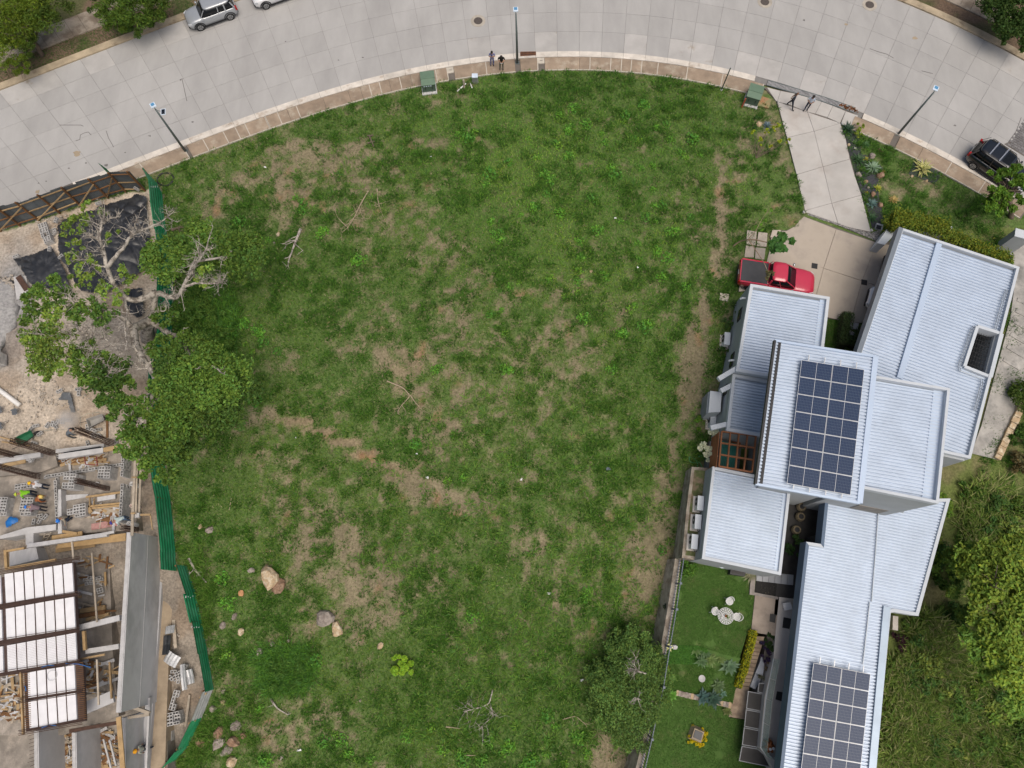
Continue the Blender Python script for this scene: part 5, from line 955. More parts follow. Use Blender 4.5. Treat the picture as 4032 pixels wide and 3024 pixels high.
# ---- timber and beams: (label, crop, from, to, width, thickness, z, material)
TB = [('white rendered beam across the top of the site', T1,(930,195),(1620,95),.34,.3,.1,RAWL), ('pale plank at the end of the white beam', T1,(1610,90),(1910,30),.3,.12,.14,WOOD), ('dark upper edge board above the white beam', T1,(1000,150),(1560,55),.2,.2,-.2,DARKM), ('pale plank resting under loose blocks at the left', T1,(30,335),(400,262),.24,.1,.0,WOOD), ('white lintel at the left edge', T1,(-60,265),(650,160),.3,.3,-.25,RAWL), ('pale beam at the upper left edge of the site', R6,(-30,950),(330,890),.25,.25,-.1,RAWL),
 ('white beam above the block floor edge', R6,(450,860),(830,815),.25,.25,-.6,RAWL), ('long pale plank standing beside the finished block wall', T1,(2105,220),(2060,1200),.16,.08,.3,WOODG), ('second long plank beside the finished block wall', T1,(2135,230),(2115,1090),.1,.08,.2,WOODG), ('outer long plank beside the finished block wall', T1,(2190,400),(2160,1150),.14,.08,0,WOODG), ('grey end post of the long planks', T1,(2140,1070),(2140,1140),.3,.2,.1,RAWL), ('long pale plank hanging over the cast wall', T1,(2060,1200),(2055,1420),.18,.06,1.3,WOODG), ('short cross plank near the upper pipe stub', T1,(2050,510),(2130,512),.1,.06,.4,WOOD), ('short cross plank near the lower pipe stub', T1,(2035,1072),(2100,1070),.1,.06,.4,WOOD),
 ('orange timber above the pink board', T1,(1370,965),(1880,915),.12,.12,-.9,WOODO), ('second timber above the pink board', T1,(1380,1000),(1870,950),.1,.1,-1.0,WOOD), ('brown plank rising behind the timbers', T1,(1340,820),(1880,745),.14,.1,-1.0,WOOD), ('pale upright plank right of the frame pit', T1,(1470,840),(1455,950),.08,.08,-.8,WOOD), ('pale upright plank left of the frame pit', T1,(1395,830),(1400,960),.08,.08,-.8,WOOD), ('worn pink board on the floor', T1,(1425,1285),(1830,1215),.42,.08,-1.2,mat('pink_board', (.40, .22, .20), .9, .3, 4)), ('square timber offcut beside the frame pit', T1,(1360,960),(1420,1060),.25,.12,-.9,WOOD), ('grey concrete slab leaning near the block wall', T1,(1520,855),(1800,810),.3,.12,-1.1,RAWC),
 ('orange plank pile left of the lower beam', T1,(810,1455),(1280,1385),.3,.1,-.9,WOODO), ('white steel channel on the beam', T1,(1590,1395),(1780,1360),.16,.12,-.6,RAWL), ('long grey form beam across the site', T1,(440,1580),(1680,1400),.26,.3,-.7,RAWC), ('brown sheet formwork under the long beam', T1,(900,1560),(1960,1440),.5,.1,-1.3,WOODO), ('yellow brown formwork board below the beam', T2,(870,330),(1480,235),.45,.1,-1.8,WOOD), ('short plank on the orange pile', T1,(960,1350),(1200,1385),.16,.08,-.8,WOODO),
 ('left frame timber around the grey shaft', T2,(90,340),(110,640),.16,.2,.8,WOODO), ('upper frame timber around the grey shaft', T2,(85,360),(380,310),.12,.16,.8,WOODO), ('lower frame timber around the grey shaft', T2,(100,630),(870,490),.14,.18,.8,WOODO), ('long thin pole over the lower floor', T2,(1430,380),(1510,1460),.1,.08,.2,WOODG), ('upright pole above the deck corner', T2,(1120,200),(1145,470),.1,.1,.4,WOODG), ('plank across the dark gap', T2,(1690,620),(1780,580),.1,.06,-.8,WOOD), ('orange plank standing at the floor edge', T2,(1635,680),(1645,890),.12,.1,-2.3,WOODO), ('plank bundle lower, first', T2,(1250,1290),(1640,1230),.3,.2,-2.4,WOOD), ('plank bundle lower, second', T2,(1230,1370),(1640,1300),.25,.2,-2.35,WOODB), ('plank bundle lower, third', T2,(1350,1420),(1700,1330),.2,.2,-2.4,WOOD), ('grey concrete tie beam between deck and cast wall, upper', T2,(1190,1560),(1880,1390),.34,.34,-.2,RAWC), ('upright orange timber beside the deck', R7,(665,575),(675,725),.16,.2,.2,WOODO), ('pale tie beam between deck and cast wall, lower', R7,(690,735),(950,695),.3,.34,-.2,RAWL), ('timber under the lower tie beam', R7,(620,800),(830,760),.12,.1,0,WOOD),
 ('first ladder form plank right of the deck', R7,(655,820),(668,1160),.1,.1,.4,WOOD), ('long pale pole right of the deck', R7,(768,800),(782,1160),.1,.08,.6,WOODG), ('second ladder form plank right of the deck', R7,(868,820),(884,1110),.1,.1,0,WOOD), ('grey slab edge below the ladder forms', R7,(665,1190),(900,1090),.7,.25,-.6,RAWC), ('yellow timber plank beside the bottom walls', R7,(940,1255),(975,1680),.28,.1,.0,WOODO), ('diagonal timber strut at the wall end', R7,(1040,1170),(1185,1225),.2,.2,-1,WOODG), ('pale beam below the wall end', R7,(985,1265),(1185,1235),.16,.16,-1,WOODG), ('upright concrete edge at the wall end', R7,(1190,1100),(1165,1659),.12,.3,-2.2,RAWL), ('dark rebar beam along the lower frame', R7,(555,1365),(930,1300),.2,.2,-.4,RUST), ('left timber edge of the white deck', R7,(165,900),(185,1395),.1,.16,.8,WOOD),
 ('slanted pole in the lower pit, left', R7,(820,1430),(880,1659),.1,.1,-2.6,RAWL), ('slanted pole in the lower pit, right', R7,(870,1440),(920,1640),.1,.1,-2.6,RAWL), ('red painted frame post, left', T1,(1305,110),(1330,310),.05,.05,-.5,mat('red_paint', (.20, .035, .035), .6)), ('red painted frame rail', T1,(1330,310),(1520,320),.05,.05,-.5,MATS['red_paint']), ('red painted frame post, right', T1,(1500,190),(1515,320),.05,.05,-.5,MATS['red_paint']),
 ('pale plank lying in the debris by the path', R7,(1375,485),(1390,710),.2,.06,.0,WOODG), ('weathered plank at the end of the debris', R7,(1500,1080),(1470,1330),.14,.06,.1,WOODG), ('timber prop against the bend of the fence', R7,(1580,1105),(1635,1065),.1,.08,.9,WOOD), ('timber prop against the lower green fence', R7,(1490,1310),(1550,1280),.1,.08,.9,WOOD), ('pale plank bridging to the fence from the planks', R6,(1110,1362),(1190,1360),.12,.06,1.4,WOOD), ('thin pole down to the fence foot', R6,(1190,1360),(1208,1480),.06,.06,1.2,WOOD), ('grey trestle board at the wall foot', R6,(850,560),(850,750),.14,.08,.6,WOODB)]
for (lab, c, a, b, wd, th_, zz, m_) in TB:
    if c is R7 and zz in (0, .0, .1, .9) and a[0] > 1300: z_ = gp(c(*a)).z + .15 + zz; 
    else: z_ = zz
    mb = MB(); mb.beam(un(c(*a), z_), un(c(*b), z_), wd, th_); o_ = mb.build('concrete_beam' if m_ in (RAWL, RAWC) else 'timber', m_); tag(o_, lab, 'beam' if m_ in (RAWL, RAWC) else 'timber')
# pale walls round the frame pit
for lab, pts in (('white rendered wall strip with ladder form at left', ((0,1420),(420,1290),(870,1240),(870,1330),(520,1380),(520,1555),(400,1560),(395,1400),(0,1470))), ('pale concrete kerb around the lower room', ((905,700),(950,700),(960,1380),(900,1390)))):
    mb = MB(); mb.prism([xy(un(T1(*q), -.7)) for q in pts], -3, -.7); tag(mb.build('concrete_wall', RAWL), lab, 'wall')
mb = MB(); mb.prism([xy(un(T1(*q), -1.22)) for q in ((910,790),(1380,770),(1340,820),(950,890),(945,1330),(905,1330))], -1.6, -1.22); tag(mb.build('concrete_slab', RAWC), 'grey concrete slab strip around the inner room', 'slab')
mb = MB(); mb.prism([xy(un(T2(*q), -1.5)) for q in ((150,370),(560,290),(600,480),(150,590))], -3, -1.5); tag(mb.build('shaft_floor', RAWC), 'smooth grey floor of the shaft inside the timber frame', 'slab')
mb = MB(); mb.prism([xy(un(T2(*q), -3.9)) for q in ((1690,220),(1960,200),(1880,1480),(1760,1480))], -4.4, -3.9); tag(mb.build('pit', DARKM), kind='structure')
lad = thing('ladder', 'short pale timber ladder leaning in the pit beside the white wall', 'ladder', un(T1(690,1520), -2))
for k in range(2): mb = MB(); mb.beam(un(T1(650 + 70 * k, 1530 - 10 * k), -2.2), un(T1(700 + 90 * k, 1390 - 20 * k), -.6), .06); mb.build('stile', WOODG, lad)
for k in range(3): mb = MB(); t_ = .25 + .3 * k; mb.beam(un(T1(650, 1530), -2.2).lerp(un(T1(700, 1390), -.6), t_), un(T1(720, 1520), -2.2).lerp(un(T1(790, 1370), -.6), t_), .05); mb.build('rung', WOODG, lad)
# pipe stubs
for i, (c, x, y, z, m_, lab) in enumerate(((T1,2045,610,-.2,RAWL,'grey pipe stub beside the finished block wall'), (T1,2045,950,-.2,mat('pink_pipe', (.45, .36, .32), .6),'pinkish pipe stub beside the finished block wall'), (T1,2000,1225,-.2,RAWL,'grey pipe stub in front of the leaning worker'), (T1,2080,140,-.2,RAWL,'grey pipe stub under the foliage edge'))):
    p = un(c(x, y), z); st_ = thing('pipe_stub', lab, 'pipe', p - Vector((0, 0, 1.1))); mb = MB(); n = 14; ri, ro = .10, .15
    ring = lambda r_, zz: [(p.x + r_ * math.cos(6.283 * k / n), p.y + r_ * math.sin(6.283 * k / n), zz) for k in range(n)]
    mb.loft([ring(ro, p.z - 1.1), ring(ro, p.z), ring(ri, p.z), ring(ri, p.z - 1.0)], caps=False); mb.build('pipe_wall', m_, st_, True); mb = MB(); mb.prism(ring(ri, 0), p.z - .7, p.z - .6); mb.build('pipe_bottom', DARKM, st_)
p0, p1_ = gp(R6(-60,325), .16), gp(R6(168,498), .16); mb = MB(); mb.tube([p0, p1_], .16, 14); pv = tag(mb.build('plastic_pipe', mat('white_pvc', (.75, .74, .72), .4, .05, 1), None, True), 'thick white plastic pipe lying on the sand at the left edge', 'pipe')
# wheelbarrows
def barrow(uv, rz, m_, label):
    b = gp(uv); t = thing('wheelbarrow', label, 'wheelbarrow', b); R_ = Matrix.Rotation(rz, 3, 'Z'); L = lambda *q: b + R_ @ Vector(q)
    rings = [[L(-.42, -.25, .3), L(.42, -.18, .3), L(.42, .18, .3), L(-.42, .25, .3)], [L(-.5, -.34, .6), L(.6, -.25, .55), L(.6, .25, .55), L(-.5, .34, .6)], [L(-.47, -.31, .6), L(.57, -.22, .55), L(.57, .22, .55), L(-.47, .31, .6)], [L(-.40, -.23, .33), L(.40, -.16, .33), L(.40, .16, .33), L(-.40, .23, .33)]]
    mb = MB(); mb.loft(rings); mb.build('tray', m_, t)
    for s_ in (-1, 1):
        mb = MB(); mb.tube([L(-1.0, s_ * .28, .55), L(-.4, s_ * .25, .3), L(.7, s_ * .06, .2)], .02, 6); mb.build('handle', BLACKT, t); mb = MB(); mb.beam(L(-.35, s_ * .22, .3), L(-.4, s_ * .24, 0), .03); mb.build('leg', BLACKT, t)
    mb = MB(); c = L(.72, 0, .19); ax = R_ @ Vector((0, 1, 0)); mb.tube([c - ax * .05, c + ax * .05], .19, 12); mb.build('wheel', BLACKT, t)
barrow(R6(230,765), R(35), mat('green_tray', (.02, .13, .06), .5), 'green wheelbarrow on the sand beside the timber'); barrow(R6(785,630), R(25), mat('grey_tray', (.30, .29, .27), .7), 'dusty grey wheelbarrow beside the foliage edge')
# timber poles on the sand
for i, (a, b, lab) in enumerate((((0,745),(200,800),'pale pole lying left of the green wheelbarrow'), ((20,785),(240,815),'second pale pole below the green wheelbarrow'))):
    mb = MB(); mb.tube([gp(R6(*a), .06), gp(R6(*b), .06)], .05, 6); tag(mb.build('timber_pole', WOOD), lab, 'timber')
mb = MB(); mb.tube([gp(R6(x_, y_), .03) for x_, y_ in ((800,550), (740,555), (690,565), (640,590), (640,680), (560,690), (420,690), (300,700), (260,740))], .015, 5); tag(mb.build('air_hose', mat('hose_grey', (.30, .32, .27), .6)), 'thin hose snaking across the sand to the drilling worker', 'hose')
# gravel heap, stone rubble
gm = MB(); 
hp = gp(R5(40,1200)); n = 26
rings = []
for k in range(6):
    r_ = 1.9 * (1 - k / 6) + .1; rings.append([(hp.x - 1.2 + r_ * 1.0 * math.cos(6.283 * j / n) * (1 + .12 * math.sin(j * 2.3 + k)), hp.y + r_ * 1.6 * math.sin(6.283 * j / n) * (1 + .1 * math.cos(j * 1.7)), hp.z - .05 + (.45 * (1 - (1 - k / 6) ** 1.5))) for j in range(n)])
gm.loft(rings); tag(gm.build('gravel_heap', mat('grey_gravel', (.34, .335, .33), .95, .4, 5, bump=.9, bs=30), None, True), 'heap of fine grey gravel at the left edge of the site', 'gravel', kind='stuff')
mb = MB(); rg = random.Random(5)
for _ in range(420):
    c, x_, y_ = rg.choice(((R5, rg.gauss(410, 60), rg.gauss(430, 30)), (R6, rg.uniform(0, 760), rg.uniform(300, 800)), (R6, rg.gauss(300, 120), rg.gauss(420, 60)), (R7, rg.uniform(1320, 1480), rg.uniform(560, 1450)), (R5, rg.gauss(60, 40), rg.gauss(930, 30))))
    p = gp(c(x_, y_), .02)
    if not inpoly(np.array([p.x]), np.array([p.y]), SITE)[0]: continue
    r_ = rg.uniform(.03, .12); mb.ball(p, (r_ * rg.uniform(.7, 1.4), r_, r_ * .7), 5, 3)
tag(mb.build('rubble', mat('rubble_stone', (.36, .32, .27), .95, .3, 5)), 'small stones and rubble strewn over the site sand', 'rubble', kind='stuff')
# boards and blocks litter of the lower rooms
mb = MB()
for _ in range(330):
    c, x_, y_, z_ = rg.choice(((T2, rg.uniform(1180, 1680), rg.uniform(330, 1550), -2.55), (T1, rg.uniform(980, 1600), rg.uniform(180, 330), -1.25), (T1, rg.uniform(1420, 1860), rg.uniform(960, 1180), -1.25), (T3, rg.uniform(0, 330), rg.uniform(200, 900), -2.5), (T3, rg.uniform(880, 1100), rg.uniform(1150, 1650), -3.35), (T3, rg.uniform(1480, 1850), rg.uniform(1100, 1650), -3.35), (T3, rg.uniform(1320, 1780), rg.uniform(0, 600), -2.5)))
    p = un(c(x_, y_), z_); a_ = rg.gauss(0.1, .35) + (1.57 if rg.random() < .25 else 0); l_ = rg.uniform(.2, 1.5); d_ = Vector((math.cos(a_), math.sin(a_), rg.gauss(0, .04))); mb.beam(p - d_ * l_ / 2 + Vector((0, 0, .05)), p + d_ * l_ / 2 + Vector((0, 0, .08)), rg.uniform(.05, .2), .04, rg.randrange(4))
tag(mb.build('timber_offcuts', [WOOD, WOODB, WOODG, RAWC]), 'timber offcuts and scraps strewn over the lower rooms', 'offcuts', kind='stuff')
for i, (x_, y_, w_, h_, rz_, m_, lab) in enumerate(((1400,790,.95,.75,-.5,TINM,'bent grey tin sheet on the debris beside the fence'), (1490,930,.35,1.6,.25,TINM,'long narrow tin strip over the block stack'), (1380,560,.6,.5,.2,TINM,'shiny crumpled tin piece at the top of the debris'), (1350,680,.5,1.2,.1,POLY,'black plastic crumpled in the debris strip'), (1530,930,.5,.9,.3,TINM,'curved tin sheet next to the narrow strip'))):
    p = gp(R7(x_, y_), .75); mb = MB(); R_ = Matrix.Rotation(rz_, 3, 'Z'); nx_ = 8
    vs_ = []
    for a_ in range(nx_ + 1):
        for b_ in range(3): vs_.append(p + R_ @ Vector(((a_ / nx_ - .5) * w_, (b_ / 2 - .5) * h_, .04 * (a_ % 2) + .12 * math.sin(b_ + i) - .25 * abs(a_ / nx_ - .5))))
    mb.add(vs_, [(a_ * 3 + b_, a_ * 3 + b_ + 3, a_ * 3 + b_ + 4, a_ * 3 + b_ + 1) for a_ in range(nx_) for b_ in range(2)]); tag(mb.build('tin_sheet' if m_ is TINM else 'plastic_scrap', m_), lab, 'scrap sheet')
# concrete steps by the small tarp
for k in range(3):
    mb = MB(); mb.prism([xy(gp(R5(*q))) for q in ((115 + 12 * k, 890 + 62 * k), (215 + 12 * k, 880 + 62 * k), (225 + 12 * k, 940 + 62 * k), (125 + 12 * k, 950 + 62 * k))], -.2, .12 + .04 * k); tag(mb.build('concrete_step', RAWL), ('upper', 'middle', 'lower')[k] + ' pale concrete step beside the small tarp', 'step')
tag(MB().beam(gp(R5(165,895), .3), gp(R5(235,1000), .3), .4, .04).build('rebar_mat', RUST), 'dark rebar mat lying across the concrete steps', 'rebar')
# ------------------------------------------------------------ cars
TYRE = mat('tyre_rubber', (.018, .018, .019), .85, .2, 6); RIM = mat('alloy_rim', (.35, .36, .37), .35, .1, 4, metal=.6); PLAST = mat('black_car_plastic', (.02, .02, .022), .6)
CGLASS = mat('car_glass', (.008, .010, .012), .12, 0, 1, spec=.3); LAMPW = mat('headlight_glass', (.55, .58, .60), .12, .05, 3, spec=.7); LAMPR = mat('tail_light', (.35, .012, .012), .2); CHROME = mat('chrome', (.62, .63, .64), .18, 0, 1, metal=.8)
def paint(name, c, metal=.25): return mat(name, c, .28, .04, 1.5, metal=metal, coat=1., spec=.6)
def sring(x0, x1, hw, z, n=20, e=.38, crown=0.):
    cx, hx = (x0 + x1) / 2, (x1 - x0) / 2; out = []
    for k in range(n):
        a = 2 * math.pi * (k + .5) / n; c, s = math.cos(a), math.sin(a); px, py = math.copysign(abs(c) ** e, c), math.copysign(abs(s) ** e, s); out.append((cx + hx * px, hw * py, z - crown * (px * px * .5 + py * py * .5)))
    return out
def car(name, label, loc, heading, pm, L=4.3, W=1.78, Hh=1.65, pickup=False, rails=False, mirrors=True, group=None):
    t = thing(name, label, 'pickup' if pickup else 'car', (0, 0, 0), group); hw = W / 2
    st = [(.0, .80, .52, .80), (.012, .90, .40, .95), (.05, .96, .30, 1.02), (.14, 1, .26, 1.04), (.30, 1, .25, 1.04), (.50, 1, .25, 1.03), (.66, 1, .25, 1.02), (.72, .99, .26, 1.01), (.84, .97, .27, .97), (.93, .92, .29, .90), (.98, .82, .36, .80), (1.0, .66, .44, .70)]
    k = Hh / 1.65; rings = []
    for f, wf, zb, zt in st:
        x = (f - .5) * L; w_ = hw * wf; zb *= k; zt *= k; zm = zb + (zt - zb) * .55
        h = [(w_ * .90, zb), (w_ * .985, zb + .08), (w_, zm), (w_ * .985, zt - .10), (w_ * .93, zt - .02), (w_ * .7, zt + .025), (w_ * .35, zt + .045)]
        rings.append([(x, y, z) for y, z in h] + [(x, -y, z) for y, z in h[::-1]])
    mb = MB(); mb.loft(rings); mb.build('body', pm, t, True)
    zb = 1.0 * k; zr = Hh
    if pickup: bx0, bx1, tx0, tx1 = -.13 * L, .245 * L, -.10 * L, .085 * L
    else: bx0, bx1, tx0, tx1 = -.485 * L, .235 * L, -.41 * L, .10 * L
    base, top = sring(bx0, bx1, hw * .925, zb, e=.30), sring(tx0, tx1, hw * .78, zr - .08, e=.34)
    mb = MB(); mb.loft([base, top]); mb.build('windows', CGLASS, t, True)
    r1, r2, r3 = sring(tx0 - .06, tx1 + .05, hw * .81, zr - .085, e=.34), sring(tx0 - .02, tx1 + .0, hw * .765, zr - .02, e=.36), sring(tx0 + .18, tx1 - .16, hw * .5, zr + .005, e=.45)
    mb = MB(); mb.loft([r1, r2, r3]); mb.build('roof', pm, t, True)
    for s in (-1, 1):
        for (xa, xb, w_) in ((bx1 - .05, tx1 + .02, .07), (bx0 + .06, tx0 - .03, .12), ((bx0 + bx1) / 2 - .05, (tx0 + tx1) / 2 - .02, .06)) + (() if pickup else ((bx0 + .28 * (bx1 - bx0) , tx0 + .24 * (tx1 - tx0), .09),)):
            ya, yb = hw * .93, hw * .795
            if xa in (bx1 - .05,): ya, yb = hw * .80, hw * .70
            mb = MB(); mb.beam((xa, s * ya, zb), (xb, s * yb, zr - .09), w_, .03); mb.build('pillar', pm, t)
        for fx in (.185, .805):
            c = Vector(((fx - .5) * L, s * (hw - .10), .335)); wh = MB(); wh.tube([c - Vector((0, .11, 0)), c + Vector((0, .11, 0))], .335, 18); wo = wh.build('wheel', TYRE, t); mb = MB(); mb.tube([c + Vector((0, s * .10, 0)), c + Vector((0, s * .118, 0))], .225, 14); mb.build('rim', RIM, wo)
            sp = MB()
            for q in range(5): a = q * 1.2566; sp.beam(c + Vector((math.cos(a) * .05, s * .121, math.sin(a) * .05)), c + Vector((math.cos(a) * .2, s * .121, math.sin(a) * .2)), .07, .012)
            sp.build('spokes', PLAST, wo)
            mb = MB(); mb.tube([c + Vector((.43 * math.cos(a), s * .098, .43 * math.sin(a))) for a in np.linspace(.05, 3.09, 9)], .045, 5); mb.build('wheel_arch', PLAST, t)
        mb = MB(); mb.box(((.945 - .5) * L, s * hw * .68, .74 * k), (.30, .34, .16), rot=Matrix.Rotation(-s * .45, 3, 'Z') @ Matrix.Rotation(.25, 3, 'Y')); mb.build('headlight', LAMPW, t)
        mb = MB(); mb.box((-.488 * L, s * hw * .80, .86 * k), (.14, .24, .26), rot=Matrix.Rotation(s * .2, 3, 'Z')); mb.build('tail_light', LAMPR, t)
        if mirrors: mb = MB(); mb.ball((.195 * L, s * (hw + .09), 1.08 * k), (.09, .12, .08), 8, 5); mb.build('mirror', CHROME if pickup else pm, t, True)
        for fx in (.02, -.14): mb = MB(); mb.box((fx * L, s * (hw * .99), .92 * k), (.2, .04, .035)); mb.build('door_handle', CHROME if pickup else pm, t)
        mb = MB(); mb.box((0, s * hw * .985, .30 * k), (L * .46, .06, .12)); mb.build('sill', PLAST, t)
        if rails: mb = MB(); mb.tube([(tx0 + .15, s * hw * .72, zr + .0), (tx0 + .25, s * hw * .72, zr + .06), (tx1 - .3, s * hw * .72, zr + .06), (tx1 - .2, s * hw * .72, zr)], .022, 6); mb.build('roof_rail', PLAST, t)
    if rails:
        for fx in (.28, .62): x = tx0 + (tx1 - tx0) * fx; mb = MB(); mb.box((x, 0, zr + .07), (.09, W * .74, .03)); mb.build('cross_bar', CHROME, t)
        mb = MB(); mb.box((tx1 - .45, 0, zr + .004), (.6, W * .5, .012)); mb.build('sunroof', CGLASS, t)
    for sx, zz in ((-.495, .48), (.497, .44)): mb = MB(); mb.box((sx * L, 0, zz * k), (.10, W * .74, .2)); mb.build('bumper', CHROME if pickup and sx > 0 else PLAST, t)
    mb = MB(); mb.box((.498 * L, 0, .62 * k), (.05, W * .5, .16)); mb.build('grille', PLAST, t)
    mb = MB(); mb.box((-.503 * L, 0, .72 * k), (.02, .34, .14)); mb.build('number_plate', LAMPW, t)
    if pickup:
        mb = MB(); mb.prism([(-.485 * L, -hw * .86), (-.135 * L, -hw * .86), (-.135 * L, hw * .86), (-.485 * L, hw * .86)], 1.0, 1.19); mb.build('bed_cover', mat('tonneau_vinyl', (.045, .047, .052), .65, .12, 3), t)
        for s in (-1, 1): mb = MB(); mb.box((-.31 * L, s * hw * .925, 1.13), (.35 * L, .1, .1)); mb.build('bed_rail', pm, t)
        mb = MB(); mb.box((-.49 * L, 0, 1.02), (.08, W * .86, .32)); mb.build('tailgate', pm, t)
        for yy in (-.25, .25): mb = MB(); mb.box((.36 * L, yy, 1.0), (.9, .10, .045)); mb.build('bonnet_crease', pm, t)
    t.location = loc; t.rotation_euler = (0, 0, heading); return t
def wheelpos(front, rear, L, W, south_side):
    """car placed from the ground points of its two near wheels; returns centre, heading"""
    f, r = gp(front), gp(rear); d = (f - r).normalized(); n = Vector((-d.y, d.x, 0)) * (1 if south_side == 'right' else -1); c = (f + r) / 2 + n * (W / 2 - .05); return Vector((c.x, c.y, .015)), math.atan2(d.y, d.x)
c, h = wheelpos(R1(1598,243), R1(1835,158), 4.0, 1.72, 'left'); car('parked_car', 'silver grey compact car parked at the far kerb of the road', c, h, paint('silver_paint', (.36, .385, .41)), 4.05, 1.72, 1.6)
f = gp(R1(2118,72)); d = Vector((math.cos(h), math.sin(h), 0)); n = Vector((d.y, -d.x, 0)); c = f - d * .305 * 4.3 + n * .84; car('parked_car', 'white car cut by the top edge behind the silver car', (c.x, c.y, .015), h, paint('white_paint', (.72, .73, .74), 0), 4.3, 1.78, 1.62)
r_ = gp(R4(1785,1335)); th_ = pol(r_)[0]; d = Vector((math.cos(th_), -math.sin(th_), 0)); d.rotate(Euler((0, 0, -.12))); n = Vector((-d.y, d.x, 0)); c = r_ + d * .315 * 4.7 + n * .88; car('parked_car', 'black car with silver roof bars parked at the kerb on the right', (c.x, c.y, .015), math.atan2(d.y, d.x), paint('black_paint', (.006, .009, .014)), 4.7, 1.9, 1.72, rails=True)
a, b = un(R8(440,525), 1.0), un(R8(985,622), .8); c = (a + b) / 2; car('pickup_truck', 'red pickup truck with black bed cover parked beside the house', (c.x + .05, c.y - .15, .07), math.atan2(b.y - a.y, b.x - a.x), paint('red_paint_car', (.50, .028, .065), .0), 5.35, 1.88, 1.8, pickup=True)
dh = Vector(o1[1]) - Vector(o1[0]); hd = math.atan2(-dh.y, -dh.x); nose = un(S4(978,735), .7); d = Vector((math.cos(hd), math.sin(hd), 0)); c = nose - d * 2.15; car('garaged_car', 'white car with its nose showing under the garage roof', (c.x, c.y, .07), hd, MATS['white_paint'], 4.3, 1.8, 1.6)
nose = un(S4(1105,470), .7); c = nose - d * 2.2; car('garaged_car', 'dark car almost hidden under the garage roof', (c.x, c.y, .07), hd, MATS['black_paint'], 4.4, 1.8, 1.6)
